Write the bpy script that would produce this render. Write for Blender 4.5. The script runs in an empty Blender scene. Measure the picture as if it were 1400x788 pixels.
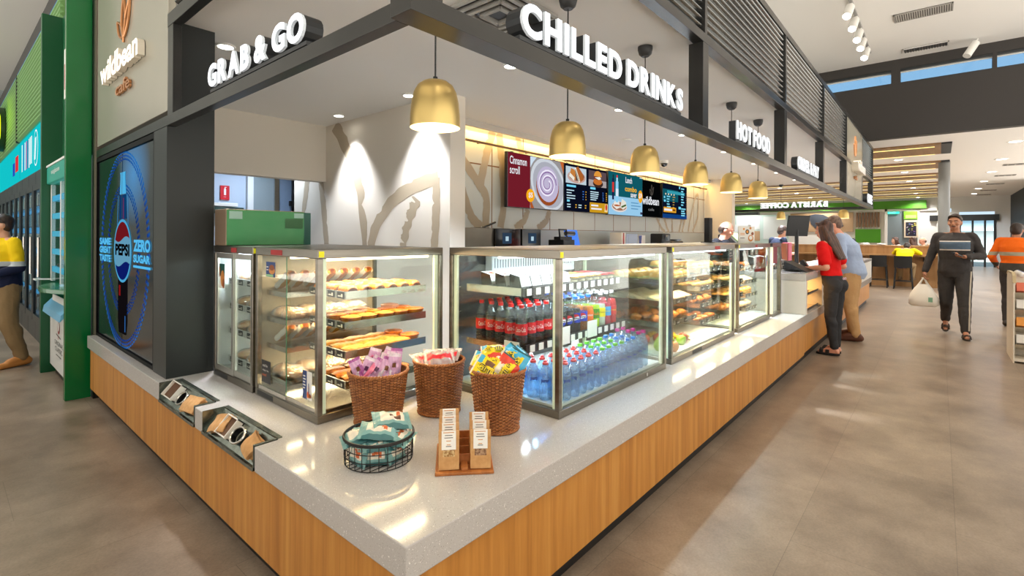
WORLD, HALL, EXPO, CAFE, PEND, UPLIGHT = .2, 25, .4, 800, 2, 12
ES = 2 ** -EXPO
import bpy, math, random
from math import sin, cos, pi, radians, sqrt
from mathutils import Vector, Matrix
rnd = random.Random(11)
SC = bpy.context.scene
COL = SC.collection

# ---------------------------------------------------------------- materials
def lin(c):
    def f(x):
        x /= 255.0
        return x / 12.92 if x <= .04045 else ((x + .055) / 1.055) ** 2.4
    return (f(c[0]), f(c[1]), f(c[2]), 1.0)
MATS = {}
def _new(name):
    m = bpy.data.materials.new(name); m.use_nodes = True
    nt = m.node_tree
    return m, nt, nt.nodes['Principled BSDF']
def mat(name, c, rough=.5, metal=0., coat=0., spec=.5, em=None, es=0., trans=0., bump=None, aniso=0.):
    if name in MATS: return MATS[name]
    m, nt, b = _new(name)
    b.inputs['Base Color'].default_value = lin(c)
    b.inputs['Roughness'].default_value = rough
    b.inputs['Metallic'].default_value = metal
    b.inputs['Coat Weight'].default_value = coat
    b.inputs['Specular IOR Level'].default_value = spec
    if em:
        b.inputs['Emission Color'].default_value = lin(em); b.inputs['Emission Strength'].default_value = es
    if bump:
        n = nt.nodes.new('ShaderNodeTexNoise'); n.inputs['Scale'].default_value = bump[0]; n.inputs['Detail'].default_value = 4
        t = nt.nodes.new('ShaderNodeTexCoord'); nt.links.new(t.outputs['Object'], n.inputs['Vector'])
        bp = nt.nodes.new('ShaderNodeBump'); bp.inputs['Strength'].default_value = bump[1]; bp.inputs['Distance'].default_value = .01
        nt.links.new(n.outputs['Fac'], bp.inputs['Height']); nt.links.new(bp.outputs['Normal'], b.inputs['Normal'])
    MATS[name] = m
    return m
def glow(name, c, s):
    if name in MATS: return MATS[name]
    m, nt, b = _new(name)
    nt.nodes.remove(b)
    e = nt.nodes.new('ShaderNodeEmission'); e.inputs['Color'].default_value = lin(c); e.inputs['Strength'].default_value = s * (ES if s < 6 else 1)
    nt.links.new(e.outputs[0], nt.nodes['Material Output'].inputs['Surface'])
    MATS[name] = m
    return m
def noisy(name, c1, c2, scale=(5, 5, 5), rough=.5, metal=0., detail=4, lo=.35, hi=.65, bump=0., coat=0., c3=None, spec=.5):
    """colour that wanders between c1 and c2 (object space noise)"""
    if name in MATS: return MATS[name]
    m, nt, b = _new(name)
    t = nt.nodes.new('ShaderNodeTexCoord'); mp = nt.nodes.new('ShaderNodeMapping')
    mp.inputs['Scale'].default_value = scale
    n = nt.nodes.new('ShaderNodeTexNoise'); n.inputs['Scale'].default_value = 1; n.inputs['Detail'].default_value = detail
    r = nt.nodes.new('ShaderNodeValToRGB')
    r.color_ramp.elements[0].position = lo; r.color_ramp.elements[0].color = lin(c1)
    r.color_ramp.elements[1].position = hi; r.color_ramp.elements[1].color = lin(c2)
    if c3:
        e = r.color_ramp.elements.new((lo + hi) / 2); e.color = lin(c3)
    L = nt.links.new
    L(t.outputs['Object'], mp.inputs['Vector']); L(mp.outputs['Vector'], n.inputs['Vector'])
    L(n.outputs['Fac'], r.inputs['Fac']); L(r.outputs['Color'], b.inputs['Base Color'])
    b.inputs['Roughness'].default_value = rough; b.inputs['Metallic'].default_value = metal
    b.inputs['Coat Weight'].default_value = coat; b.inputs['Specular IOR Level'].default_value = spec
    if bump:
        bp = nt.nodes.new('ShaderNodeBump'); bp.inputs['Strength'].default_value = bump; bp.inputs['Distance'].default_value = .01
        L(n.outputs['Fac'], bp.inputs['Height']); L(bp.outputs['Normal'], b.inputs['Normal'])
    MATS[name] = m
    return m
def thin(name, tint, refl=.06, rough=.0, body=None, bw=0., fr=.36):
    """thin clear sheet: see-through, mirror reflection growing at grazing angles, optional milky body"""
    if name in MATS: return MATS[name]
    m, nt, b = _new(name); nt.nodes.remove(b); L = nt.links.new
    tr = nt.nodes.new('ShaderNodeBsdfTransparent'); tr.inputs['Color'].default_value = lin(tint)
    gl = nt.nodes.new('ShaderNodeBsdfGlossy'); gl.inputs['Roughness'].default_value = rough
    lw = nt.nodes.new('ShaderNodeLayerWeight'); lw.inputs['Blend'].default_value = .12
    ma = nt.nodes.new('ShaderNodeMath'); ma.operation = 'MULTIPLY_ADD'; ma.inputs[1].default_value = fr; ma.inputs[2].default_value = refl
    ma.use_clamp = True
    L(lw.outputs['Fresnel'], ma.inputs[0])
    base = tr
    if body:
        df = nt.nodes.new('ShaderNodeBsdfDiffuse'); df.inputs['Color'].default_value = lin(body)
        mx = nt.nodes.new('ShaderNodeMixShader'); mx.inputs['Fac'].default_value = bw
        L(tr.outputs[0], mx.inputs[1]); L(df.outputs[0], mx.inputs[2]); base = mx
    m2 = nt.nodes.new('ShaderNodeMixShader')
    L(ma.outputs[0], m2.inputs['Fac']); L(base.outputs[0], m2.inputs[1]); L(gl.outputs[0], m2.inputs[2])
    L(m2.outputs[0], nt.nodes['Material Output'].inputs['Surface'])
    MATS[name] = m
    return m

# ---------------------------------------------------------------- mesh builder
_TX = {}
def text_geo(s, bold=0.):
    key = (s, bold)
    if key in _TX: return _TX[key]
    cu = bpy.data.curves.new('t', 'FONT'); cu.body = s; cu.size = 1; cu.resolution_u = 4; cu.offset = bold
    o = bpy.data.objects.new('t', cu); COL.objects.link(o)
    bpy.context.view_layer.update()
    dg = bpy.context.evaluated_depsgraph_get()
    me = bpy.data.meshes.new_from_object(o.evaluated_get(dg))
    v = [tuple(x.co) for x in me.vertices]; f = [tuple(p.vertices) for p in me.polygons]
    ec = {}
    for p in f:
        for a, b in zip(p, p[1:] + p[:1]): ec[(a, b)] = 1
    rim = [e for e in ec if (e[1], e[0]) not in ec]
    bpy.data.objects.remove(o); bpy.data.curves.remove(cu); bpy.data.meshes.remove(me)
    xs = [p[0] for p in v] or [0]; ys = [p[1] for p in v] or [0]
    _TX[key] = (v, f, rim, min(xs), max(xs), min(ys), max(ys))
    return _TX[key]

def _basis(d):
    d = Vector(d).normalized()
    a = Vector((0, 0, 1)) if abs(d.z) < .95 else Vector((1, 0, 0))
    u = d.cross(a).normalized(); w = d.cross(u).normalized()
    return u, w

class MB:
    def __init__(s): s.v = []; s.f = []; s.m = []
    def add(s, vs, fs, mi=0, mtx=None):
        k = len(s.v)
        if mtx is not None: vs = [tuple(mtx @ Vector(p)) for p in vs]
        s.v += [tuple(p) for p in vs]
        for i, q in enumerate(fs):
            s.f.append([k + j for j in q]); s.m.append(mi[i] if isinstance(mi, list) else mi)
        return s
    def merge(s, o, mtx=None, dm=0):
        return s.add(o.v, o.f, [x + dm for x in o.m], mtx)
    def box(s, x0, x1, y0, y1, z0, z1, mi=0, mtx=None):
        vs = [(x, y, z) for x in (x0, x1) for y in (y0, y1) for z in (z0, z1)]
        return s.add(vs, [(0, 1, 3, 2), (4, 6, 7, 5), (0, 4, 5, 1), (2, 3, 7, 6), (0, 2, 6, 4), (1, 5, 7, 3)], mi, mtx)
    def bx(s, c, d, mi=0, mtx=None):
        return s.box(c[0] - d[0] / 2, c[0] + d[0] / 2, c[1] - d[1] / 2, c[1] + d[1] / 2, c[2] - d[2] / 2, c[2] + d[2] / 2, mi, mtx)
    def cyl(s, p0, p1, r0, r1=None, n=16, mi=0, caps=True, mtx=None):
        r1 = r0 if r1 is None else r1
        p0 = Vector(p0); p1 = Vector(p1); u, w = _basis(p1 - p0)
        vs = []
        for p, r in ((p0, r0), (p1, r1)):
            for i in range(n):
                a = 2 * pi * i / n; vs.append(p + u * (r * cos(a)) + w * (r * sin(a)))
        fs = [(i, i + n, (i + 1) % n + n, (i + 1) % n) for i in range(n)]
        if caps: fs += [tuple(range(n)), tuple(range(2 * n - 1, n - 1, -1))]
        return s.add(vs, fs, mi, mtx)
    def lathe(s, prof, c=(0, 0, 0), n=24, mi=0, mtx=None, sx=1., sy=1.):
        vs = []; fs = []; ms = []
        for r, z in prof:
            for i in range(n):
                a = 2 * pi * i / n; vs.append((c[0] + r * cos(a) * sx, c[1] + r * sin(a) * sy, c[2] + z))
        for k in range(len(prof) - 1):
            for i in range(n):
                j = (i + 1) % n
                fs.append((k * n + i, k * n + j, (k + 1) * n + j, (k + 1) * n + i)); ms.append(mi[k] if isinstance(mi, list) else mi)
        if prof[0][0] > 1e-5: fs.append(tuple(range(n - 1, -1, -1))); ms.append(ms[0])
        if prof[-1][0] > 1e-5:
            b = (len(prof) - 1) * n; fs.append(tuple(range(b, b + n))); ms.append(ms[len(prof) * n - n - 1] if len(prof) > 1 else 0)
        return s.add(vs, fs, ms, mtx)
    def shell(s, prof, c=(0, 0, 0), n=24, mi=0, sx=1., sy=1., mtx=None):
        """lathe without end caps"""
        vs = []; fs = []
        for r, z in prof:
            for i in range(n):
                a = 2 * pi * i / n; vs.append((c[0] + r * cos(a) * sx, c[1] + r * sin(a) * sy, c[2] + z))
        ms = []
        for k in range(len(prof) - 1):
            for i in range(n):
                j = (i + 1) % n
                fs.append((k * n + i, k * n + j, (k + 1) * n + j, (k + 1) * n + i)); ms.append(mi[k] if isinstance(mi, list) else mi)
        return s.add(vs, fs, ms, mtx)
    def tube(s, pts, r, n=6, closed=False, mi=0, mtx=None):
        pts = [Vector(p) for p in pts]; N = len(pts); vs = []; fs = []
        rr = r if isinstance(r, (list, tuple)) else [r] * N
        pu = None
        for k, p in enumerate(pts):
            if closed: d = pts[(k + 1) % N] - pts[k - 1]
            else: d = pts[min(k + 1, N - 1)] - pts[max(k - 1, 0)]
            d = d.normalized() if d.length > 1e-9 else Vector((0, 0, 1))
            if pu is None: u, w = _basis(d)
            else:
                u = (pu - d * pu.dot(d)); u = u.normalized() if u.length > 1e-6 else _basis(d)[0]; w = d.cross(u)
            pu = u
            for i in range(n):
                a = 2 * pi * i / n; vs.append(p + u * (rr[k] * cos(a)) + w * (rr[k] * sin(a)))
        for k in range(N if closed else N - 1):
            for i in range(n):
                j = (i + 1) % n; b = ((k + 1) % N) * n
                fs.append((k * n + i, k * n + j, b + j, b + i))
        if not closed: fs += [tuple(range(n - 1, -1, -1)), tuple(range((N - 1) * n, N * n))]
        return s.add(vs, fs, mi, mtx)
    def prism(s, poly, ax, a, b, mi=0, mtx=None):
        """polygon in the two axes other than ax (in x,y,z order), extruded from a to b along ax"""
        def P(q, t): return {'x': (t, q[0], q[1]), 'y': (q[0], t, q[1]), 'z': (q[0], q[1], t)}[ax]
        n = len(poly); vs = [P(q, a) for q in poly] + [P(q, b) for q in poly]
        fs = [tuple(range(n - 1, -1, -1)), tuple(range(n, 2 * n))] + [(i, (i + 1) % n, (i + 1) % n + n, i + n) for i in range(n)]
        return s.add(vs, fs, mi, mtx)
    def ell(s, c, r, n=16, m=10, mi=0, mtx=None, rot=None):
        r = (r, r, r) if not isinstance(r, (tuple, list)) else r
        vs = []; fs = []
        for j in range(1, m):
            t = pi * j / m
            for i in range(n):
                a = 2 * pi * i / n; vs.append(Vector((r[0] * sin(t) * cos(a), r[1] * sin(t) * sin(a), r[2] * cos(t))))
        vs += [Vector((0, 0, r[2])), Vector((0, 0, -r[2]))]
        if rot is not None: vs = [rot @ p for p in vs]
        vs = [p + Vector(c) for p in vs]
        for j in range(m - 2):
            for i in range(n):
                k = (i + 1) % n; fs.append((j * n + i, (j + 1) * n + i, (j + 1) * n + k, j * n + k))
        T = (m - 1) * n
        for i in range(n):
            k = (i + 1) % n; fs.append((T, i, k)); fs.append((T + 1, (m - 2) * n + k, (m - 2) * n + i))
        return s.add(vs, fs, mi, mtx)
    def cap(s, p0, p1, r0, r1=None, n=12, mi=0, mtx=None):
        """tapered capsule"""
        r1 = r0 if r1 is None else r1
        p0 = Vector(p0); p1 = Vector(p1); d = (p1 - p0)
        if d.length < 1e-6: return s.ell(p0, r0, n, 8, mi, mtx)
        e = d.normalized(); u, w = _basis(e); rings = []
        for t in (-.95, -.75, -.4, 0): rings.append((p0 + e * (r0 * t), r0 * sqrt(max(0, 1 - t * t))))
        for t in (0, .4, .75, .95): rings.append((p1 + e * (r1 * t), r1 * sqrt(max(0, 1 - t * t))))
        vs = [p + u * (r * cos(2 * pi * i / n)) + w * (r * sin(2 * pi * i / n)) for p, r in rings for i in range(n)]
        fs = [(k * n + i, (k + 1) * n + i, (k + 1) * n + (i + 1) % n, k * n + (i + 1) % n) for k in range(len(rings) - 1) for i in range(n)]
        fs += [tuple(range(n)), tuple(range(len(vs) - 1, len(vs) - n - 1, -1))]
        return s.add(vs, fs, mi, mtx)
    def loft(s, rings, n=20, mi=0, mtx=None):
        """rings: (x,y,z,rx,ry) stacked roughly along z"""
        vs = [(x + rx * cos(2 * pi * i / n), y + ry * sin(2 * pi * i / n), z) for x, y, z, rx, ry in rings for i in range(n)]
        fs = [(k * n + i, k * n + (i + 1) % n, (k + 1) * n + (i + 1) % n, (k + 1) * n + i) for k in range(len(rings) - 1) for i in range(n)]
        fs += [tuple(range(n - 1, -1, -1)), tuple(range(len(vs) - n, len(vs)))]
        return s.add(vs, fs, mi, mtx)
    def grid(s, fn, nu, nv, mi=0, mtx=None):
        vs = [fn(i / (nu - 1), j / (nv - 1)) for j in range(nv) for i in range(nu)]
        fs = [(j * nu + i, j * nu + i + 1, (j + 1) * nu + i + 1, (j + 1) * nu + i) for j in range(nv - 1) for i in range(nu - 1)]
        if callable(mi):
            ms = [mi((i + .5) / (nu - 1), (j + .5) / (nv - 1)) for j in range(nv - 1) for i in range(nu - 1)]
        else: ms = mi
        return s.add(vs, fs, ms, mtx)
    def text(s, t, o, ux, uy, h=None, w=None, d=0., mi=0, ms=None, bold=0., al='l', ref=None, lift=.0006):
        """flat or extruded lettering; h = height of the glyph box (of ref if given), w = full width"""
        v, f, rim, x0, x1, y0, y1 = text_geo(t, bold)
        if not v: return s
        if ref: g = text_geo(ref, bold); y0, y1 = g[5], g[6]
        ux = Vector(ux).normalized(); uy = Vector(uy).normalized(); n = ux.cross(uy); o = Vector(o)
        if h is None: ky = kx = w / (x1 - x0)
        else: ky = h / (y1 - y0); kx = w / (x1 - x0) if w else ky
        W = (x1 - x0) * kx; sh = {'l': 0, 'c': -W / 2, 'r': -W}[al]
        def P(p, t): return o + ux * ((p[0] - x0) * kx + sh) + uy * ((p[1] - y0) * ky) + n * t
        s.add([P(p, lift + d) for p in v], f, mi)
        if d > 0:
            s.add([P(p, lift) for p in v], [q[::-1] for q in f], ms if ms is not None else mi)
            N = len(v)
            s.add([P(p, lift + d) for p in v] + [P(p, lift) for p in v], [(b, a, a + N, b + N) for a, b in rim], ms if ms is not None else mi)
        return s
    def build(s, name, mats, parent=None, smooth=35, bevel=0., bseg=2, world=False):
        me = bpy.data.meshes.new(name)
        vs = s.v
        if world and parent is not None:
            M = (Matrix.Translation(parent.location) @ parent.rotation_euler.to_matrix().to_4x4()).inverted()
            vs = [tuple(M @ Vector(p)) for p in vs]
        me.from_pydata(vs, [], s.f)
        mats = mats if isinstance(mats, (list, tuple)) else [mats]
        for m in mats: me.materials.append(m)
        if len(mats) > 1: me.polygons.foreach_set('material_index', s.m)
        if smooth:
            me.polygons.foreach_set('use_smooth', [True] * len(me.polygons)); me.set_sharp_from_angle(angle=radians(smooth))
        me.validate(); me.update()
        o = bpy.data.objects.new(name, me); COL.objects.link(o)
        if parent is not None: o.parent = parent
        if bevel:
            b = o.modifiers.new('bevel', 'BEVEL'); b.width = bevel; b.segments = bseg; b.limit_method = 'ANGLE'; b.angle_limit = radians(40)
        return o

def tag(o, label=None, cat=None, group=None, kind=None):
    if label: o['label'] = label
    if cat: o['category'] = cat
    if group: o['group'] = group
    if kind: o['kind'] = kind
    return o
def thing(name, label, cat, loc=(0, 0, 0), rz=0., group=None):
    o = bpy.data.objects.new(name, None); COL.objects.link(o); o.empty_display_size = .05
    o.location = loc; o.rotation_euler = (0, 0, rz)
    return tag(o, label, cat, group)
def solo(mb, name, mats, label, cat, group=None, **k):
    """one-mesh thing: world coordinates in, origin moved to the centre of its base"""
    xs = [p[0] for p in mb.v]; ys = [p[1] for p in mb.v]; zs = [p[2] for p in mb.v]
    c = Vector(((min(xs) + max(xs)) / 2, (min(ys) + max(ys)) / 2, min(zs)))
    mb.v = [tuple(Vector(p) - c) for p in mb.v]
    o = mb.build(name, mats, **k); o.location = c
    return tag(o, label, cat, group)
def struct(mb, name, mats, **k):
    return tag(mb.build(name, mats, **k), kind='structure')
KIDS = {}
def kids(o):
    return list(o.children)
def dup(root, loc, rz=None, label=None, group=None, rot=None):
    r = root.copy(); COL.objects.link(r); r.location = loc
    if rz is not None: r.rotation_euler = (0, 0, rz)
    if rot is not None: r.rotation_euler = rot
    if label: r['label'] = label
    if group: r['group'] = group
    for ch in kids(root):
        c = ch.copy(); COL.objects.link(c); c.parent = r
        for g in kids(ch):
            d = g.copy(); COL.objects.link(d); d.parent = c
    return r
ORD = ['first', 'second', 'third', 'fourth', 'fifth', 'sixth', 'seventh', 'eighth', 'ninth', 'tenth', 'eleventh', 'twelfth', 'thirteenth', 'fourteenth', 'fifteenth', 'sixteenth']
def lamp(kind, name, loc, power, color=(255, 255, 255), size=.1, rot=(0, 0, 0), size_y=None, spot=None, blend=.5, spread=None):
    l = bpy.data.lights.new(name, kind); l.energy = power; l.color = lin(color)[:3]
    if kind == 'AREA':
        l.size = size
        if size_y: l.shape = 'RECTANGLE'; l.size_y = size_y
        else: l.shape = 'DISK'
        if spread: l.spread = spread
    else:
        l.shadow_soft_size = size
    if kind == 'SPOT': l.spot_size = spot; l.spot_blend = blend
    o = bpy.data.objects.new(name, l); COL.objects.link(o); o.location = loc; o.rotation_euler = rot
    return o
X, Y, Z = Vector((1, 0, 0)), Vector((0, 1, 0)), Vector((0, 0, 1))

# ---------------------------------------------------------------- shared materials
STEEL = noisy('brushed_steel', (150, 143, 132), (132, 125, 114), (3, 3, 30), .28, 1., lo=.3, hi=.7)
STEEL2 = mat('plain_steel', (205, 200, 192), .22, 1.)
DARK = noisy('dark_metal', (52, 52, 51), (66, 65, 63), (2, 2, 2), .28, .7)
BLACK = mat('black_plastic', (16, 16, 17), .4)
BLACKG = mat('black_gloss', (8, 8, 9), .08)
WHITE = mat('white_paint', (238, 236, 230), .45)
CREAM = mat('cream_post', (226, 226, 200), .35, em=(240, 240, 205), es=.3)  # cream posts are no lamps; a slight glow is put into their colour
CEIL = mat('ceiling_paint', (242, 240, 235), .75)
BEIGE = mat('beige_paint', (228, 219, 204), .7)
QUARTZ = None
def _quartz():
    m, nt, b = _new('speckled_quartz'); L = nt.links.new
    t = nt.nodes.new('ShaderNodeTexCoord')
    def sp(scale, lo, hi, c):
        n = nt.nodes.new('ShaderNodeTexNoise'); n.inputs['Scale'].default_value = scale; n.inputs['Detail'].default_value = 1
        L(t.outputs['Object'], n.inputs['Vector'])
        r = nt.nodes.new('ShaderNodeValToRGB'); r.color_ramp.elements[0].position = lo; r.color_ramp.elements[1].position = hi
        L(n.outputs['Fac'], r.inputs['Fac']); return r
    base = nt.nodes.new('ShaderNodeRGB'); base.outputs[0].default_value = lin((198, 193, 188))
    prev = base.outputs[0]
    for scale, lo, hi, c in ((260, .66, .72, (165, 156, 145)), (170, .69, .74, (246, 242, 236)), (330, .71, .76, (110, 102, 94))):
        r = sp(scale, lo, hi, c); mx = nt.nodes.new('ShaderNodeMix'); mx.data_type = 'RGBA'
        L(r.outputs['Color'], mx.inputs[0]); L(prev, mx.inputs[6]); mx.inputs[7].default_value = lin(c); prev = mx.outputs[2]
    L(prev, b.inputs['Base Color']); b.inputs['Roughness'].default_value = .1; b.inputs['Specular IOR Level'].default_value = .5
    return m
QUARTZ = _quartz()
def _oak(name, c1, c2, c3, sc=(26, 26, 1.1)):
    m, nt, b = _new(name); L = nt.links.new
    t = nt.nodes.new('ShaderNodeTexCoord'); mp = nt.nodes.new('ShaderNodeMapping'); mp.inputs['Scale'].default_value = sc
    n = nt.nodes.new('ShaderNodeTexNoise'); n.inputs['Scale'].default_value = 1; n.inputs['Detail'].default_value = 6; n.inputs['Roughness'].default_value = .62
    n2 = nt.nodes.new('ShaderNodeTexNoise'); n2.inputs['Scale'].default_value = 7; n2.inputs['Detail'].default_value = 2
    r = nt.nodes.new('ShaderNodeValToRGB'); r.color_ramp.elements[0].position = .3; r.color_ramp.elements[1].position = .72
    r.color_ramp.elements[0].color = lin(c1); r.color_ramp.elements[1].color = lin(c2)
    e = r.color_ramp.elements.new(.5); e.color = lin(c3)
    L(t.outputs['Object'], mp.inputs['Vector']); L(mp.outputs['Vector'], n.inputs['Vector'])
    mp2 = nt.nodes.new('ShaderNodeMapping'); mp2.inputs['Scale'].default_value = tuple(q * .12 for q in sc)
    L(t.outputs['Object'], mp2.inputs['Vector']); L(mp2.outputs['Vector'], n2.inputs['Vector'])
    a = nt.nodes.new('ShaderNodeMath'); a.operation = 'MULTIPLY_ADD'; a.inputs[1].default_value = .25; 
    L(n2.outputs['Fac'], a.inputs[0])
    s = nt.nodes.new('ShaderNodeMath'); s.operation = 'MULTIPLY'; s.inputs[1].default_value = .75
    L(n.outputs['Fac'], s.inputs[0]); L(s.outputs[0], a.inputs[2])
    L(a.outputs[0], r.inputs['Fac']); L(r.outputs['Color'], b.inputs['Base Color'])
    b.inputs['Roughness'].default_value = .45
    MATS[name] = m
    return m
OAK = _oak('oak_veneer', (176, 112, 42), (224, 164, 84), (204, 138, 60))
OAKB = _oak('oak_baffle', (120, 88, 54), (160, 122, 78), (140, 104, 66), (1.1, 14, 14))
GLASS = thin('clear_glass', (246, 250, 247), .035)
GEDGE = mat('glass_edge', (70, 130, 100), .1)
BRASS = noisy('brushed_brass', (226, 194, 122), (234, 206, 136), (3, 3, 3), .4, 1.)
GREEN = mat('green_panel', (2, 112, 52), .2)
KRAFT = noisy('kraft_paper', (190, 140, 84), (206, 158, 102), (40, 40, 40), .75)
PAPER = mat('white_paper', (240, 236, 228), .7)
SKIN = mat('skin', (222, 166, 136), .5)
HAIR_D = noisy('dark_hair', (34, 24, 18), (58, 40, 30), (60, 60, 8), .45)
RED_TAG = mat('red_tag', (170, 30, 28), .5)
YEL_TAG = mat('yellow_tag', (232, 226, 30), .5, em=(232, 226, 30), es=.15)
# ================================================================ the setting
def _floor():
    m, nt, b = _new('floor_vinyl'); L = nt.links.new
    t = nt.nodes.new('ShaderNodeTexCoord')
    n = nt.nodes.new('ShaderNodeTexNoise'); n.inputs['Scale'].default_value = 2.2; n.inputs['Detail'].default_value = 8; n.inputs['Roughness'].default_value = .68
    n2 = nt.nodes.new('ShaderNodeTexNoise'); n2.inputs['Scale'].default_value = 90; n2.inputs['Detail'].default_value = 2
    L(t.outputs['Object'], n.inputs['Vector']); L(t.outputs['Object'], n2.inputs['Vector'])
    r = nt.nodes.new('ShaderNodeValToRGB'); r.color_ramp.elements[0].position = .3; r.color_ramp.elements[1].position = .72
    r.color_ramp.elements[0].color = lin((120, 104, 88)); r.color_ramp.elements[1].color = lin((170, 151, 130))
    L(n.outputs['Fac'], r.inputs['Fac'])
    br = nt.nodes.new('ShaderNodeTexBrick'); br.offset = .5; br.inputs['Scale'].default_value = 1
    br.inputs['Brick Width'].default_value = 1.2; br.inputs['Row Height'].default_value = .6; br.inputs['Mortar Size'].default_value = .0015
    br.inputs['Color1'].default_value = (1, 1, 1, 1); br.inputs['Color2'].default_value = (.86, .86, .87, 1); br.inputs['Mortar'].default_value = (.55, .55, .55, 1)
    L(t.outputs['Object'], br.inputs['Vector'])
    mx = nt.nodes.new('ShaderNodeMix'); mx.data_type = 'RGBA'; mx.blend_type = 'MULTIPLY'; mx.inputs[0].default_value = .8
    L(r.outputs['Color'], mx.inputs[6]); L(br.outputs['Color'], mx.inputs[7])
    m2 = nt.nodes.new('ShaderNodeMix'); m2.data_type = 'RGBA'; m2.blend_type = 'OVERLAY'; m2.inputs[0].default_value = .25
    L(mx.outputs[2], m2.inputs[6]); L(n2.outputs['Fac'], m2.inputs[7])
    L(m2.outputs[2], b.inputs['Base Color'])
    rr = nt.nodes.new('ShaderNodeMapRange'); rr.inputs[3].default_value = .22; rr.inputs[4].default_value = .42
    L(n.outputs['Fac'], rr.inputs[0]); L(rr.outputs[0], b.inputs['Roughness'])
    return m
struct(MB().box(-6, 40, -5, 17, -.1, 0), 'floor', _floor(), smooth=0)
struct(MB().box(.92, 10.8, .95, 2.99, .0005, .012), 'floor_bounce', mat('bounce_white', (238, 238, 236), .5), smooth=0)  # unseen pale slab added to bounce downlight onto the cafe ceiling
struct(MB().box(.11, 13.0, .12, 6.9, 2.75, 2.85), 'ceiling_cafe', CEIL, smooth=0)
struct(MB().box(-9, 12.25, -12, 17, 5.1, 5.2), 'ceiling_hall', CEIL, smooth=0)
struct(MB().box(12.2, 40, -12, 13, 3.52, 3.62), 'ceiling_low', CEIL, smooth=0)
CHAR = mat('charcoal_paint', (50, 46, 43), .6)
struct(MB().box(12, 12.2, -12, 9, 3.5, 4.6).box(12, 12.2, -12, 9, 4.9, 5.1), 'wall_bulkhead', CHAR, smooth=0)
struct(MB().box(12, 12.2, -.52, -.37, 4.6, 4.9).box(12, 12.2, -1.94, -1.88, 4.6, 4.9).box(12, 12.2, 2.0, 2.1, 4.6, 4.9).box(12, 12.2, -12, -6, 4.6, 4.9), 'trim_1', CHAR, smooth=0)
struct(MB().box(12.02, 12.1, -6, 9, 4.855, 4.9, 0).box(12.02, 12.1, -6, 9, 4.6, 4.625, 0).box(12.09, 12.1, -6, 9, 4.83, 4.856, 1), 'window_1', [mat('alu_dark', (60, 64, 66), .3, .6), WHITE], smooth=0)
g = MB().box(12.1, 12.104, -6, 9, 4.6, 4.9); struct(g, 'window_2', thin('tinted_glass', (206, 228, 242), .04), smooth=0)
# leaf wall, back wall with tiles, return, room behind the opening
struct(MB().box(2.2, 2.39, 2.25, 5.25, 0, 2.75), 'wall_partition', BEIGE, smooth=0)
def _tiles():
    m, nt, b = _new('wall_tiles'); L = nt.links.new
    t = nt.nodes.new('ShaderNodeTexCoord'); sp = nt.nodes.new('ShaderNodeSeparateXYZ'); L(t.outputs['Object'], sp.inputs[0])
    def line(out, off, per, wd):
        a = nt.nodes.new('ShaderNodeMath'); a.operation = 'SUBTRACT'; a.inputs[1].default_value = off; L(out, a.inputs[0])
        w = nt.nodes.new('ShaderNodeMath'); w.operation = 'PINGPONG'; w.inputs[1].default_value = per / 2; L(a.outputs[0], w.inputs[0])
        c = nt.nodes.new('ShaderNodeMath'); c.operation = 'LESS_THAN'; c.inputs[1].default_value = wd; L(w.outputs[0], c.inputs[0]); return c.outputs[0]
    v = line(sp.outputs[0], 3.563, .5965, .008); h = line(sp.outputs[2], 1.53, .765, .008)
    mm = nt.nodes.new('ShaderNodeMath'); mm.operation = 'MAXIMUM'; L(v, mm.inputs[0]); L(h, mm.inputs[1])
    mx = nt.nodes.new('ShaderNodeMix'); mx.data_type = 'RGBA'; L(mm.outputs[0], mx.inputs[0])
    mx.inputs[6].default_value = lin((204, 205, 196)); mx.inputs[7].default_value = lin((128, 92, 58))
    L(mx.outputs[2], b.inputs['Base Color']); b.inputs['Roughness'].default_value = .22
    return m
struct(MB().box(2.39, 10.8, 3.0, 3.12, 1.53, 2.75), 'wall_back', _tiles(), smooth=0)
struct(MB().box(2.39, 10.8, 3.005, 3.12, 0, 1.53), 'wall_back_lower', mat('splashback', (186, 190, 184), .25), smooth=0)
struct(MB().box(10.8, 11.0, 2.39, 3.12, 0, 2.75), 'wall_return', BEIGE, smooth=0)
struct(MB().box(.3, .99, 4.45, 4.6, 0, 2.75).box(.99, 2.2, 4.45, 4.6, 2.085, 2.75), 'wall_left', BEIGE, smooth=0)
BLUEG = mat('cool_paint', (186, 202, 222), .7)
struct(MB().box(.3, 3.6, 6.0, 6.1, 0, 2.75).box(.3, .4, 4.6, 6, 0, 2.75).box(3.5, 3.6, 4.6, 6, 0, 2.75), 'wall_storeroom', BLUEG, smooth=0)
struct(MB().box(2.79, 10.8, 2.86, 2.9, 2.685, 2.75), 'trim_2', mat('pelmet', (196, 188, 176), .7), smooth=0)
# store room door and frame behind the opening
struct(MB().box(1.89, 1.965, 5.93, 6.0, 0, 2.5, 1).box(1.965, 2.25, 5.96, 6.0, 0, 2.45, 0).box(2.25, 2.31, 5.93, 6.0, 0, 2.5, 2).box(2.31, 2.50, 5.96, 6.0, 0, 2.45, 3).box(2.50, 2.54, 5.92, 6.0, 0, 2.5, 4), 'door_1',
       [mat('store_door', (142, 156, 162), .5), mat('door_frame_white', (230, 234, 236), .4), STEEL2, mat('store_blue', (130, 150, 176), .5), BLACK], smooth=0)
o = solo(MB().box(2.44, 2.51, 5.87, 5.92, 1.86, 1.93).box(2.46, 2.5, 5.92, 5.97, 1.87, 1.91), 'door_closer', BLACK, 'small black door closer box on the dark store room door frame', 'door closer', bevel=.005)
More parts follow.
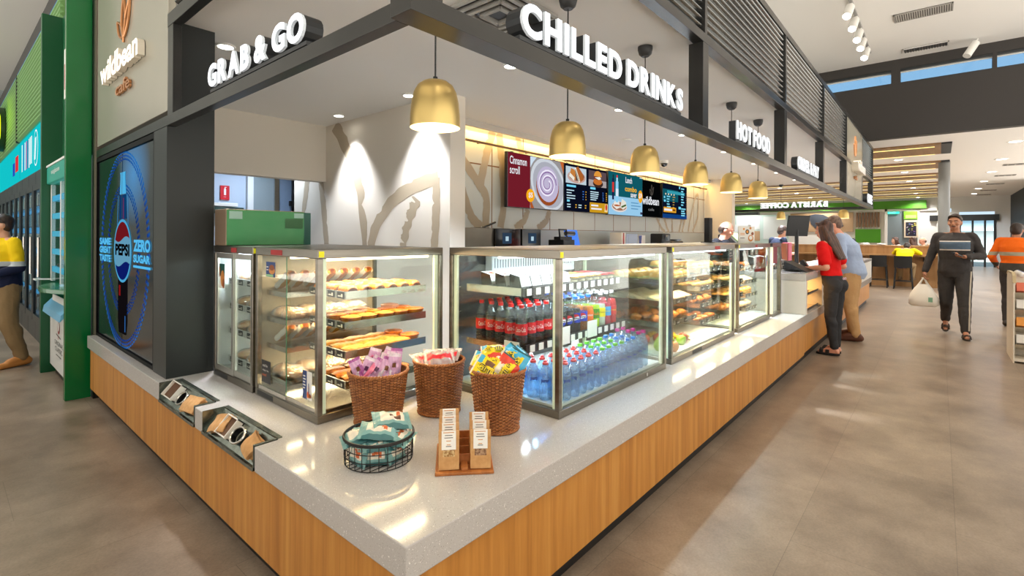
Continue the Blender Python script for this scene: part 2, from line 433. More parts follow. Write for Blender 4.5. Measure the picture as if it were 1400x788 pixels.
# shelf unit behind the opening, red sign
b = MB(); b.box(1.3, 1.757, 5.9, 5.999, 1.815, 1.86, 0).box(1.3, 1.83, 5.9, 5.999, 1.72, 1.805, 1)
solo(b, 'wall_dispenser', [WHITE, mat('dispenser_dark', (30, 60, 56), .3)], 'white topped dark dispenser on the store room wall below the red sign', 'dispenser', bevel=.004)
t = thing('fire_extinguisher_sign', 'red fire extinguisher sign on the pale blue store room wall', 'sign', (1.626, 5.985, 1.905))
MB().box(-.055, .055, -.005, .01, 0, .185).build('plate', mat('sign_red', (196, 24, 40), .4), t)
k = MB(); k.lathe([(0, .0), (.013, .0), (.013, .075), (.006, .09), (.004, .105)], (0, 0, 0), 14, sx=1, sy=.1)
k.box(-.004, .02, -.001, .001, .1, .107)
k.v = [(p[0], p[1] - .0065, p[2] + .06) for p in k.v]
k.text('FIRE', (0, -.006, .03), X, Z, h=.012, al='c')
k.build('pictogram', mat('sign_white', (244, 240, 240), .4), t)

# ---------------------------------------------------------------- low ceiling, far end of the hall
LED = glow('led_warm', (255, 222, 140), 2.2)
for i in range(6):
    x0 = 13.4 + 3.3 * i
    t = thing('ceiling_baffle', ORD[i] + ' timber ceiling baffle with two light strips behind the dark bulkhead', 'baffle', (x0 + .85, 2.0, 3.485), group='timber baffles under the low ceiling')
    MB().box(-.85, .85, -3.16, 8, 0, .034, 0).build('board', OAKB, t, smooth=0)
    MB().box(-.85, .85, -3.34, -3.161, -.002, .034, 0).build('end_cap', BLACK, t, smooth=0)
    MB().box(-.52, -.46, -3.05, 7.9, -.006, -.0005).build('light_strip', LED, t, smooth=0); MB().box(.82, .85, -3.05, 7.9, -.006, -.0005).build('light_strip', LED, t, smooth=0)
    # recess sides
DLF = glow('downlight_face', (255, 250, 238), 14)
def downlight(x, y, z, label, group, power, color=(255, 238, 212), r=.055, spot=100):
    t = thing('downlight', label, 'ceiling light', (x, y, z - .012), group=group)
    MB().shell([(r * 1.25, .012), (r * 1.25, 0), (r, 0), (r * .95, .01)], n=20).build('trim_ring', WHITE, t)
    MB().cyl((0, 0, .006), (0, 0, .011), r * .95, n=20).build('diffuser', DLF, t)
    if power: lamp('SPOT', 'downlight_beam', (x, y, z - .03), power, color, r, spot=radians(spot), blend=.7)
    return t
for i, x in enumerate((14.24, 17.4, 20.7, 24.2, 27.7, 31)):
    downlight(x, -2.37, 3.52, ORD[i] + ' round downlight along the right side of the low white ceiling', 'downlights right of the column', 260, (240, 246, 255), .11, 150)
for i, x in enumerate((15.9, 19.2, 22.5, 25.8, 29.1, 32.2)):
    for j, y in enumerate((-.3, 4, 8)):
        downlight(x, y, 3.52, f'{ORD[i]} small downlight between the timber baffles, {("nearest the column", "middle", "farthest left")[j]} row', 'downlights between the baffles', 260, (250, 246, 240), .09, 150)
VENT = mat('vent_grey', (170, 166, 160), .5, .2)
def linear_vent(c, L, W, label, group, rz=0., n=10, bright=False):
    t = thing('ceiling_vent', label, 'vent', c, rz, group)
    MB().box(-L / 2, L / 2, -W / 2, W / 2, .012, .02).build('backing', mat('vent_mid', (104, 100, 94), .6), t, smooth=0)
    f = MB(); w = .02
    f.box(-L / 2, L / 2, -W / 2, -W / 2 + w, 0, .02).box(-L / 2, L / 2, W / 2 - w, W / 2, 0, .02).box(-L / 2, -L / 2 + w, -W / 2, W / 2, 0, .02).box(L / 2 - w, L / 2, -W / 2, W / 2, 0, .02)
    f.build('frame', WHITE if bright else VENT, t, smooth=0)
    s = MB()
    for i in range(n):
        x = -L / 2 + w + (L - 2 * w) * (i + .5) / n
        s.box(x - .006, x + .006, -W / 2 + w, W / 2 - w, .001, .012, mtx=None)
    s.build('fins', STEEL2 if bright else mat('fin_grey', (206, 203, 196), .4), t, smooth=0)
for i, (x, y) in enumerate(((18.9, -2.75), (22.2, -2.78), (25.6, -2.75), (29, -2.75), (32, -2.75))):
    linear_vent((x, y, 3.5), .5, .3, ORD[i] + ' slot air vent beside the right hand downlights', 'slot vents in the low ceiling', pi / 2, 3)
linear_vent((9.57, -.92, 5.08), .74, .36, 'long louvred air vent nearest the camera in the high ceiling', 'air vents in the high ceiling', pi / 2, 24)
linear_vent((11.5, -.92, 5.08), .68, .28, 'bright louvred vent close to the clerestory window', 'air vents in the high ceiling', pi / 2, 16, True)
# track with five spotlights
t = thing('light_track', 'white lighting track on the high ceiling above the louvres', 'light track', (9.6, -.09, 5.06))
MB().box(-1.5, 1.5, -.02, .02, 0, .04).build('rail', mat('track_grey', (150, 148, 144), .4), t, smooth=0)
SPF = glow('spot_face', (255, 250, 240), 16)
def spot_head(loc, rot, label, group, on=True, L=.24):
    t = thing('spotlight', label, 'spotlight', loc, 0, group); t.rotation_euler = rot
    MB().cyl((0, 0, -L), (0, 0, 0), .062, n=18).build('barrel', WHITE, t)
    MB().cyl((0, 0, -L - .002), (0, 0, -L + .0), .052, n=18).build('lens', SPF if on else mat('lens_off', (225, 222, 216), .3), t)
    MB().cyl((0, 0, -.05), (.02, 0, .12), .012, n=8).build('stem', WHITE, t)
for i, x in enumerate((8.25, 8.85, 9.45, 9.95, 10.55)):
    spot_head((x, -.09, 4.97), (radians(6), radians(38), 0), ORD[i] + ' white track spotlight above the louvres, counted from the camera', 'track spotlights')
spot_head((11.55, -1.63, 5.02), Vector((.38, -.42, .82)).to_track_quat('Z', 'Y').to_euler(), 'single white spotlight beside the bright vent near the window', 'single spotlights', False, .3)
# column
CONC = noisy('column_paint', (112, 112, 108), (132, 132, 128), (2, 2, .3), .5)
b = MB().cyl((17, -1.23, 0), (17, -1.23, 3.52), .125, n=28); solo(b, 'column', CONC, 'round grey column behind the walking man at end of baffles', 'column')
# dark slatted wall to the right, back walls
b = MB(); b.box(24, 38, -3.9, -3.8, 0, 3.52, 0)
for i in range(58): b.box(24 + .24 * i, 24.1 + .24 * i, -3.8, -3.74, .05, 3.5, 1)
struct(b, 'wall_right', [mat('slat_back', (22, 26, 28), .6), mat('slat_front', (44, 52, 56), .4)], smooth=0)
FW = 33.0
def fy(y, z): return (-1.134 + (y + 1.134) * 1.362, 1.45 + (z - 1.45) * 1.362)   # 24 m reading to the 33 m wall
PALE = mat('pale_paint', (226, 226, 222), .7)
b = MB().box(FW, FW + .2, -1.6, 13, 2.95, 3.52, 0).box(FW, FW + .2, -5, -1.6, 2.75, 3.52, 0).box(FW, FW + .2, -5, -3.2, 0, 2.75, 0).box(FW, FW + .2, -1.9, -1.12, 0, 2.75, 0).box(FW, FW + .2, -.3, 1.1, 2.7, 2.95).box(FW, FW + .2, 1.1, 13, 0, 2.95, 0)
b.box(FW, FW + .2, -1.12, -.3, 0, 2.95, 0)
struct(b, 'wall_far', PALE, smooth=0)
struct(MB().box(FW + 3, FW + 3.1, -1.15, 14, 0, 3.5), 'wall_farther', mat('slate_paint', (120, 132, 138), .7), smooth=0)
b = MB()
y0, y1 = -1.9, -3.2
for yy in (-1.93, -2.4, -2.85, -3.2): b.box(FW - .05, FW + .05, yy - .04, yy + .04, 0, 2.35, 0)
b.box(FW - .15, FW + .1, -3.35, -.75, 2.3, 2.6, 0)
struct(b, 'door_2', [mat('door_dark', (40, 42, 42), .4)], smooth=0)
struct(MB().box(FW + .06, FW + .07, -3.2, -1.9, .02, 2.3), 'window_3', thin('door_glass', (225, 240, 244), .1), smooth=0)
# ================================================================ counter
t = thing('counter_base', 'long L shaped oak veneered counter base with black kick plinth', 'counter', (3, 1, 0))
b = MB()
b.prism([(.02, 4.43), (.02, .02), (5.55, .02), (5.55, .04), (12.68, .04), (12.68, .9), (.9, .9), (.9, 4.43)], 'z', .112, .4645)
b.build('wood_panel', OAK, t, world=True, smooth=0)
b = MB()
b.prism([(.085, 4.43), (.085, .085), (12.6, .085), (12.6, .85), (.85, .85), (.85, 4.43)], 'z', 0, .111)
b.build('plinth', mat('plinth_black', (24, 23, 22), .45), t, world=True, smooth=0)
poly = [(0, 0), (12.7, 0), (12.7, .76), (5.6, .76), (5.6, 1.1), (1.12, 1.1), (1.12, 4.44), (0, 4.44), (0, 2.345), (.1, 2.345), (.1, 1.735), (0, 1.735), (0, 1.625), (.1, 1.625), (.1, 1.015), (0, 1.015)]
poly = poly[::-1]
o = solo(MB().prism(poly, 'z', .465, .57), 'countertop', QUARTZ, 'thick white speckled quartz countertop around the corner of the food counter', 'countertop', smooth=0, bevel=.004)
# raised service counter
t = thing('service_counter', 'raised white service counter with heated shelf opening beside the woman in red', 'counter', (9, .3, .5705))
b = MB()
b.box(5.53, 5.6, 0, .7, .5705, .949).box(6.55, 6.62, 0, .7, .5705, .949).box(5.6, 6.55, .6, .7, .5705, .949).box(6.62, 12.66, .66, .7, .5705, .93).box(6.62, 12.66, 0, .03, .5705, .93).box(12.63, 12.66, .03, .66, .5705, .93)
b.build('carcass', mat('solid_white', (226, 222, 212), .3), t, world=True, smooth=0, bevel=.003)
MB().box(5.53, 6.62, 0, .72, .95, 1.03).build('raised_top', QUARTZ, t, world=True, smooth=0, bevel=.003)
MB().box(6.622, 12.68, -.005, .75, .931, .985).build('rear_top', QUARTZ, t, world=True, smooth=0, bevel=.003)
MB().box(5.601, 6.549, .04, .59, .574, .58).box(5.601, 6.549, .04, .59, .76, .766).build('shelf', STEEL2, t, world=True, smooth=0)
lamp('AREA', 'warmer_light', (6.05, .25, .755), 5, (255, 190, 110), .8, size_y=.2); lamp('AREA', 'warmer_light', (6.05, .25, .945), 7, (255, 190, 110), .8, size_y=.2)
MB().box(6.6, 12.64, .035, .65, .572, .58).build('underfloor', WHITE, t, world=True, smooth=0)
# recessed bag trays cut into the counter edge
def bag_tray(y0, y1, label):
    t = thing('bag_tray', label, 'tray', (.05, (y0 + y1) / 2, .466))
    ss = noisy('tray_steel', (150, 156, 146), (120, 126, 116), (30, 30, 30), .22, .9)
    b = MB(); b.add([(.0985, y0, .575), (.0985, y1, .575), (.004, y1, .472), (.004, y0, .472), (.0985, y0, .4665), (.0985, y1, .4665), (.004, y1, .4665), (.004, y0, .4665)],
                    [(0, 1, 2, 3), (4, 7, 6, 5), (0, 4, 5, 1), (3, 2, 6, 7), (0, 3, 7, 4), (1, 5, 6, 2)])
    b.build('sloping_bed', ss, t, world=True, smooth=0)
    for yy in (y0, y1):
        s = 1 if yy == y0 else -1
        MB().prism([(.0985, .576), (-.002, .576), (-.002, .467), (.0985, .467)], 'y', yy, yy + s * .004).build('end_plate', ss, t, world=True, smooth=0)
    MB().box(.0945, .118, y0, y1, .5705, .576).build('rear_flange', ss, t, world=True, smooth=0)
    MB().box(-.006, .004, y0, y1, .4665, .482).build('front_lip', ss, t, world=True, smooth=0)
    return t
bag_tray(1.02, 1.62, 'sunken steel bag tray nearest the counter corner holding kraft paper bags')
bag_tray(1.74, 2.34, 'sunken steel bag tray beside the dark pillar with green tinted bed')
def on_slope(y, lift):   # frame on the sloping bed: local x down the slope, y along the tray, z off the bed
    c = Vector((.05, y, .5235)); d = Vector((-.0945, 0, -.103)).normalized(); n = d.cross(Vector((0, -1, 0))).normalized()
    if n.z < 0: n = -n
    yv = n.cross(d)
    m = Matrix((d, yv, n)).transposed().to_4x4(); m.translation = c + n * lift; return m
KD = mat('bag_inside', (96, 64, 38), .8)
def bag_stack(y, n, w, label, tilt=0., sh=0.):
    t = thing('paper_bag_stack', label, 'paper bags', (.05, y, .53)); w *= .85
    for i in range(n):
        b = MB(); L = .085; a = rnd.uniform(-.12, .12) + tilt
        def fn(u, v, i=i): return (-L / 2 + L * u, -w / 2 + w * v, .004 + .007 * i + .012 * sin(pi * v) + .003 * sin(7 * u + i))
        b.grid(fn, 10, 8); 
        def fn2(u, v, i=i): p = fn(u, v); return (p[0], p[1], p[2] - .0045)
        b.grid(fn2, 10, 8)
        m = on_slope(y, 0) @ Matrix.Translation((sh, 0, 0)) @ Matrix.Rotation(a, 4, 'Z')
        o = b.build('paper_bag', KRAFT, None, smooth=60); o.data.transform(Matrix.Translation((-.05, -y, -.53)) @ m); o.parent = t
def bag_chute(y, w, kind, label):
    t = thing('bag_holder', label, 'bag holder', (.05, y, .53)); T = Matrix.Translation((-.05, -y, -.53)) @ on_slope(y, .002)
    b = MB()
    if kind == 'ring':
        pts = [(.0 + .036 * cos(a), w / 2 * sin(a), .03) for a in [2 * pi * i / 24 for i in range(24)]]
        b.tube(pts, .005, 6, True); o = b.build('steel_ring', STEEL2, None); o.data.transform(T); o.parent = t
        b = MB().shell([(.034, 0), (.035, .03)], n=24, sy=w / 2 / .036); o = b.build('sleeve', BLACK, None); o.data.transform(T); o.parent = t
    else:
        b.box(-.055, .04, -w / 2, -w / 2 + .006, 0, .035).box(-.055, .04, w / 2 - .006, w / 2, 0, .035).box(-.055, -.049, -w / 2, w / 2, 0, .035).box(.034, .04, -w / 2, w / 2, 0, .02)
        o = b.build('frame', mat('holder_white', (226, 220, 208), .4), None, smooth=0); o.data.transform(T); o.parent = t
        o = MB().box(-.049, .034, -w / 2 + .006, w / 2 - .006, .001, .018).build('bags_inside', KD, None, smooth=0); o.data.transform(T); o.parent = t
bag_chute(2.22, .16, 'box', 'white framed box of brown bags in the tray beside the dark pillar')
bag_chute(2.03, .09, 'ring', 'round steel ring holder in the tray beside the dark pillar')
bag_stack(1.89, 5, .2, 'curled stack of kraft bags in the tray beside the dark pillar', .1)
bag_stack(1.49, 4, .16, 'loose kraft bags at the left end of the front tray', .25, .0)
bag_chute(1.40, .12, 'box', 'white framed bag box at the left of the front tray')
bag_chute(1.26, .11, 'ring', 'round steel ring holder in the middle of the front tray')
bag_stack(1.13, 4, .13, 'folded kraft bags at the right end of the front tray', -.2, .0)

# ================================================================ canopy frame over the counter
t = thing('canopy_frame', 'dark steel canopy frame with louvred upper panels above the counter', 'canopy', (6.6, 1.2, 2.105))
B0, B1 = 2.107, 2.168
def beam(x0, x1, y0, y1, z0, z1, name='beam'): MB().box(x0, x1, y0, y1, z0, z1).build(name, DARK, t, world=True, smooth=0, bevel=.002)
beam(.05, .10, .13, 4.5, B0, B1); beam(.03, 13.35, .03, .13, B0, B1); beam(13.25, 13.35, .131, 6.2, B0, B1)
for x in (.055, 2.385, 4.63, 6.80, 8.96, 11.16, 13.25): beam(x, x + .1, .032, .128, B1, 2.72, 'post')
beam(.052, .098, 2.31, 2.41, B1, 2.70, 'post')
beam(.05, .10, .13, 2.41, 2.70, 2.78); beam(.05, 13.35, .03, .10, 2.72, 2.78)
beam(.03, 13.35, .03, .13, 3.46, 3.52); beam(.05, .10, .13, 2.41, 3.46, 3.52)
LOUV = noisy('louvre_metal', (104, 106, 106), (124, 126, 124), (1, 1, 1), .2, .9)
def louvre(a, bb, along, name='louvre_panel'):
    b = MB(); n = 13; z0, z1 = 2.78, 3.46; st = (z1 - z0) / n
    prof = []
    for i in range(n):
        z = z0 + st * i
        prof += [(.017 - .017 * cos(2 * pi * q / 8), z + st * q / 8) for q in range(8)]
    prof.append((0, z1)); back = [(.036, z1), (.036, z0)]
    if along == 'x': b.prism([(.045 + p[0], p[1]) for p in prof + back], 'x', a, bb)
    else: b.prism([(.06 + p[0], p[1]) for p in prof + back], 'y', a, bb)
    b.build(name, LOUV, t, world=True, smooth=60)
xs = [.055, 2.385, 4.63, 6.80, 8.96, 11.16, 13.25]
for i in (0, 1, 2, 3, 5): 
    louvre(xs[i] + (.07 if i else .1), xs[i + 1] + .03, 'x')
for i in range(1, 7): beam(xs[i] + .03, xs[i] + .07, .031, .10, 2.78, 3.46, 'post')
beam(.052, .15, .032, .128, 2.78, 3.46, 'post')
louvre(.13, 2.31, 'y')
PANEL = noisy('bronze_grey_panel', (168, 165, 150), (178, 174, 160), (.5, .5, .5), .2, .2)
MB().box(9.065, 11.155, .035, .06, B1 + .001, 2.719).box(9.035, 11.185, .035, .06, 2.781, 3.459).build('sign_panel', PANEL, t, world=True, smooth=0)
# left facade: pillar, sign board, trim
PIL = noisy('pillar_grey', (38, 41, 40), (46, 49, 47), (.6, .6, .6), .38, .3)
struct(MB().box(.10, .31, 2.41, 4.45, .571, 2.75).box(.05, .10, 2.41, 2.68, .571, 2.104), 'trim_3', PIL, smooth=0)
struct(MB().box(.05, .12, 4.405, 4.50, .571, 3.6, 0).box(.05, .1, 4.50, 4.57, .0, 3.6, 1), 'trim_4', [mat('trim_taupe', (112, 100, 88), .45, .4), BLACK], smooth=0)
o = solo(MB().box(.055, .099, 2.42, 4.40, 2.20, 3.6), 'sign_board', PANEL, 'glossy grey bronze fascia board carrying the leaf logo above the cola fridge', 'fascia board', smooth=0, bevel=.004)
# facade lettering: leaf mark, wildbean, cafe
UL, NL = Vector((0, -1, 0)), Vector((-1, 0, 0))
t = thing('cafe_logo_sign', 'leaf mark with white wildbean and copper cafe letters on the grey fascia', 'sign', (.03, 3.46, 2.5))
COPP = mat('copper_letter', (200, 140, 92), .35, .6)
WLET = mat('white_letter', (250, 246, 238), .4, em=(255, 248, 236), es=.55); WSIDE = mat('letter_side', (232, 222, 204), .5)
def leaf_mark(cx, cz, s, put, r):
    """outline of three pointed leaves; put(u,v) -> 3-D"""
    def leaf(ang, L, W, off):
        out = []
        for k in range(28):
            q = k / 27; tt = q * 2 if q <= .5 else 2 - q * 2
            sd = 1 if q <= .5 else -1
            u = sd * W * sin(pi * tt ** .8); v = L * tt
            out.append((off + u * cos(ang) + v * sin(ang), -u * sin(ang) + v * cos(ang)))
        return out
    for ang, L, W, off in ((0, 1.0, .13, 0), (.42, .88, .11, .06), (-.62, .66, .12, -.05)):
        yield [put(cx + u * s, cz + v * s) for u, v in leaf(ang, L, W, off)]
b = MB()
for pts in leaf_mark(0, 2.91, .30, lambda u, v: (.047, 3.46 - u * 1.45, v), .012): b.tube(pts, .009, 6, False)
b.tube([(.047, 3.46, 2.91), (.047, 3.47, 2.875)], .009, 6)
b.build('leaf_outline', COPP, t, world=True)
b = MB(); b.text('wildbean', (.052, 4.04, 2.645), UL, Z, h=.172, w=1.13, d=.04, mi=0, ms=1, bold=.03); b.build('lettering', [WLET, WSIDE], t, world=True, smooth=0)
b = MB(); b.text('cafe', (.052, 3.66, 2.50), UL, Z, h=.095, w=.415, d=.015, bold=.012); b.build('small_lettering', COPP, t, world=True, smooth=0)
# second logo at the far end panel
t = thing('cafe_logo_sign', 'small leaf logo sign on the grey panel at far end of louvres', 'sign', (10.1, .03, 2.55))
b = MB()
for pts in leaf_mark(0, 2.93, .36, lambda u, v: (10.05 + u, .028, v), .012): b.tube(pts, .014, 6, False)
b.build('leaf_outline', COPP, t, world=True)
b = MB(); b.text('wildbean', (9.55, .034, 2.62), X, Z, h=.2, w=1.15, d=.1, mi=0, ms=1, bold=.03); b.build('lettering', [glow('sign_white', (255, 253, 248), 2.2), WSIDE], t, world=True, smooth=0)
b = MB(); b.text('cafe', (9.9, .034, 2.5), X, Z, h=.08, w=.4, d=.02); b.build('small_lettering', COPP, t, world=True, smooth=0)

# lit channel letters standing on the beam
LF = glow('letter_face', (250, 252, 255), 1.9); LS = mat('letter_case', (58, 60, 62), .45, .3); LE = mat('letter_edge', (220, 226, 230), .4, em=(235, 245, 255), es=.15)
def letter_sign(text, o, ux, W, H, depth, label, bold=.042, face=LF, back=None):
    ux = Vector(ux); n = ux.cross(Z)
    t = thing('lit_letter_sign', label, 'sign', Vector(o) + ux * (W / 2))
    v, f, rim, x0, x1, y0, y1 = text_geo(text, bold)
    # lay the glyphs out one by one so each letter is a part
    adv = []; xx = 0
    for i, ch in enumerate(text):
        if ch == ' ': adv.append((xx, 0)); xx += .22; continue
        g = text_geo(ch, bold); adv.append((xx, g[4] - g[3])); xx += g[4] - g[3] + .115
    tot = xx - .115; k = W / tot
    for ch, (px, w) in zip(text, adv):
        if ch == ' ': continue
        b = MB(); p = Vector(o) + ux * (px * k)
        b.text(ch, p + n * .0, ux, Z, h=H, w=w * k, d=.012, mi=0, ms=1, bold=bold, lift=0)
        b.text(ch, p - n * (depth + .0005), ux, Z, h=H, w=w * k, d=depth, mi=2, ms=2, bold=bold, lift=0)
        b.build('letter', [face, LE, LS] if not back else [face, face, face], t, world=True, smooth=0)
    b = MB(); a = Vector(o) - Z * .018; c = a + ux * W
    q = [a, c, c - n * depth, a - n * depth]
    b.add([p for p in q] + [p + Z * .016 for p in q], [(3, 2, 1, 0), (4, 5, 6, 7), (0, 1, 5, 4), (1, 2, 6, 5), (2, 3, 7, 6), (3, 0, 4, 7)])
    b.build('base_rail', LS, t, world=True, smooth=0)
letter_sign('GRAB & GO', (.05, 1.69, 2.19), (0, -1, 0), 1.0, .115, .07, 'lit white GRAB & GO letters standing on the left canopy beam')
letter_sign('CHILLED DRINKS', (.53, .035, 2.19), (1, 0, 0), 1.50, .128, .07, 'lit white CHILLED DRINKS letters on the canopy beam above the drinks cabinet')
letter_sign('HOT FOOD', (3.08, .035, 2.19), (1, 0, 0), .96, .14, .05, 'lit white HOT FOOD letters on the canopy beam')
letter_sign('ORDER & PAY', (5.22, .035, 2.19), (1, 0, 0), 1.22, .14, .06, 'lit white ORDER & PAY letters on the canopy beam beyond the hot food sign')
letter_sign('COFFEE', (12.1, .035, 2.19), (1, 0, 0), .95, .2, .12, 'small lit letters at the far end of the canopy beam')
letter_sign('BARISTA COFFEE', (13.36, .93, 2.19), (0, 1, 0), 1.5, .14, .08, 'BARISTA COFFEE letters seen from behind on the end beam of the canopy', face=glow('letter_soft', (252, 252, 250), 1.3), back=1)

# ---------------------------------------------------------------- pendants
def pendant():
    t = thing('pendant_lamp', '', 'pendant lamp', (0, 0, 0))
    prof = [(.1, 0), (.0985, .05), (.094, .1), (.085, .14), (.07, .168), (.05, .183), (.02, .19), (.004, .19)]
    b = MB(); b.shell(prof, n=40); b.build('shade', BRASS, t, smooth=60)
    inn = [(.0965, 0), (.095, .05), (.09, .1), (.08, .138), (.05, .175), (.001, .18)]
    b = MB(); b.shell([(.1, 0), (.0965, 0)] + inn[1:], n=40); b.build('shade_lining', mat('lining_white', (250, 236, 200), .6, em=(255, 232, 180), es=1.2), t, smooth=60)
    MB().ell((0, 0, .07), (.032, .032, .04), 16, 10).build('bulb', glow('bulb_warm', (255, 226, 160), 30), t)
    MB().cyl((0, 0, .19), (0, 0, .205), .009, n=10).cyl((0, 0, .2), (0, 0, .826), .0035, n=8).build('cord', BLACK, t)
    MB().lathe([(.008, .80), (.025, .802), (.042, .818), (.05, .85), (.05, .869), (0, .869)], n=24).build('ceiling_cup', mat('cup_black', (34, 34, 34), .5), t)
    return t
P0 = pendant()
for i in range(6):
    nm = ORD[i] + (' brass dome pendant lamp over the cabinets, counted from the counter corner')
    loc = (.44 + .935 * i, .4, 1.88)
    if i == 0: P0.location = loc; P0['label'] = 'largest brass dome pendant lamp, nearest the counter corner'; P0['group'] = 'brass pendants above the cabinets'
    else: dup(P0, loc, label=nm, group='brass pendants above the cabinets')
dup(P0, (11.8, .42, 1.85), label='brass dome pendant lamp above the man in the blue shirt', group='brass pendants by the barista bar')
dup(P0, (12.9, 1.86, 1.89), label='brass dome pendant lamp above the barista behind the counter', group='brass pendants by the barista bar')
for i in range(6): lamp('SPOT', 'pendant_beam', (.44 + .935 * i, .4, 1.93), PEND, (255, 220, 160), .03, spot=radians(105), blend=.6)
# ---------------------------------------------------------------- cafe ceiling fixtures
for i, x in enumerate((2.0, 3.7, 5.35, 6.98, 8.6, 10.2, 11.85)):
    downlight(x, 1.35, 2.75, ORD[i] + ' small round downlight in the cafe ceiling row behind the pendants', 'downlights behind the pendants', CAFE * (.35 if i == 0 else 1), (226, 238, 255), .05, 84)
for x, y, s in ((2.0, 3.82, 'by the left wall'), (2.0, 2.6, 'in front of the leaf mural'), (.44, 2.6, 'behind the GRAB & GO sign')):
    downlight(x, y, 2.75, 'small round ceiling downlight ' + s, 'downlights over the left corner', 170, (240, 245, 255), .05, 80)
t = thing('ceiling_diffuser', 'square four way air diffuser in the cafe ceiling behind the corner post', 'vent', (1.28, .82, 2.735))
for k, r in enumerate((.24, .185, .13, .075)):
    b = MB()
    for s in (1, -1):
        b.box(-r, r, s * r - .012, s * r + .012, -.004 - .003 * k, .012, 0).box(s * r - .012, s * r + .012, -r, r, -.004 - .003 * k, .012, 0)
    b.build('blade', mat('diffuser_grey', (170, 168, 162), .4, .3), t, smooth=0)
MB().box(-.24, .24, -.24, .24, .0095, .0145).build('backing', mat('vent_dark', (38, 36, 34), .6), t, smooth=0)
t = thing('camera_dome', 'small black dome camera on the cafe ceiling above the menu screens', 'camera', (7.3, 2.45, 2.66))
MB().ell((0, 0, .03), (.055, .055, .05), 16, 10).build('dome', BLACKG, t); MB().cyl((0, 0, .04), (0, 0, .09), .07, n=18).build('base', WHITE, t)
o = solo(MB().cyl((5.2, 2.05, 2.725), (5.2, 2.05, 2.75), .06, n=20), 'smoke_detector', WHITE, 'flat white smoke detector on the cafe ceiling', 'smoke detector', bevel=.006)

# ---------------------------------------------------------------- leaf mural on the partition, taupe brush strokes
TAU = mat('mural_taupe', (176, 160, 136), .7)
STK = [0]
def stroke(b, pts, ws, put, jit=.012, seed=1):
    nrm_ = X if abs(put(0, 0)[0] - put(1, 0)[0]) < 1e-6 else Y
    r = random.Random(seed); N = 40; L = []; Rr = []
    def cr(p, u):
        n = len(p) - 1; x = u * n; k = min(int(x), n - 1); f = x - k
        p0, p1, p2, p3 = p[max(k - 1, 0)], p[k], p[k + 1], p[min(k + 2, n)]
        return [.5 * (2 * b_ + (c - a) * f + (2 * a - 5 * b_ + 4 * c - d) * f * f + (-a + 3 * b_ - 3 * c + d) * f ** 3) for a, b_, c, d in zip(p0, p1, p2, p3)]
    ws2 = [[w] for w in ws]; STK[0] += 1; lift = STK[0] * .00012; base = put
    vs = []
    for i in range(N + 1):
        u = i / N; c = Vector(cr(pts, u)); d = Vector(cr(pts, min(1, u + .01))) - Vector(cr(pts, max(0, u - .01)))
        n = Vector((-d.y, d.x)).normalized(); w = cr(ws2, u)[0]
        ph = seed * 1.7; a = c + n * (w + jit * .25 * sin(u * 31 + ph)); e = c - n * (w - jit * (2.2 * max(0, sin(u * 17 + ph)) ** 6 * (.6 + .4 * sin(u * 73)) + .3 * sin(u * 47 + ph) + r.uniform(-.25, .25)))
        vs += [tuple(Vector(put(a.x, a.y)) - nrm_ * lift), tuple(Vector(put(e.x, e.y)) - nrm_ * lift)]
    b.add(vs, [(2 * i, 2 * i + 1, 2 * i + 3, 2 * i + 2) for i in range(N)])
t = thing('leaf_mural', 'large taupe painted leaf outlines on the beige partition wall', 'mural', (2.195, 3.2, 1.4))
b = MB(); pm = lambda u, v: (2.1985, u, v)
stroke(b, [(3.508, 1.3), (3.409, 1.54), (3.126, 1.789), (2.76, 1.93), (2.41, 1.985)], [.065, .07, .07, .07, .065], pm, .015, 1)
stroke(b, [(2.468, 1.3), (2.441, 1.659), (2.44, 1.99)], [.05, .055, .05], pm, .01, 2)
stroke(b, [(2.953, 1.3), (2.866, 1.567), (2.726, 1.805)], [.05, .06, .07], pm, .04, 3)
stroke(b, [(4.24, 2.74), (4.033, 2.483), (3.85, 2.2), (3.70, 1.894), (3.61, 1.3)], [.09, .08, .07, .075, .05], pm, .03, 4)
stroke(b, [(4.58, 2.14), (4.50, 1.8), (4.42, 1.3)], [.055, .06, .055], pm, .012, 5); stroke(b, [(4.88, 2.2), (4.93, 2.0), (5.0, 1.7), (5.04, 1.4)], [.06, .06, .05, .04], pm, .012, 6)
b.build('brush_strokes', TAU, t, world=True, smooth=0)
t = thing('leaf_mural', 'taupe painted leaf outlines on the tiled wall around the menu screens', 'mural', (6, 2.999, 1.54))
b = MB(); pw = lambda u, v: (u, 2.9985, v)
for k, (pts, w) in enumerate((([(3.05, 2.34), (3.304, 2.087), (3.46, 1.9), (3.45, 1.55)], .06), ([(3.57, 2.72), (3.448, 2.374), (3.356, 2.042)], .06), ([(3.05, 2.0), (3.198, 1.69), (3.371, 1.55)], .06),
        ([(3.69, 2.72), (3.729, 2.407), (3.78, 1.9), (3.72, 1.55)], .06), ([(4.04, 2.73), (4.13, 2.5)], .05), ([(4.26, 1.80), (4.18, 1.65), (4.0, 1.545)], .05), ([(4.74, 1.80), (4.66, 1.65), (4.47, 1.55)], .05),
        ([(8.2, 1.82), (8.42, 1.62), (8.6, 1.54)], .035), ([(8.56, 1.82), (8.7, 1.62), (8.79, 1.54)], .035), ([(8.93, 1.82), (8.975, 1.54)], .03), ([(9.45, 1.82), (9.3, 1.54)], .035), ([(9.63, 1.82), (9.46, 1.54)], .035),
        ([(9.80, 1.56), (9.98, 1.95), (10.2, 2.3), (10.38, 2.4)], .035), ([(10.38, 2.4), (10.36, 1.9), (10.05, 1.56)], .035))):
    stroke(b, pts, [w] * len(pts), pw, .012, 20 + k)
b.build('brush_strokes', TAU, t, world=True, smooth=0)

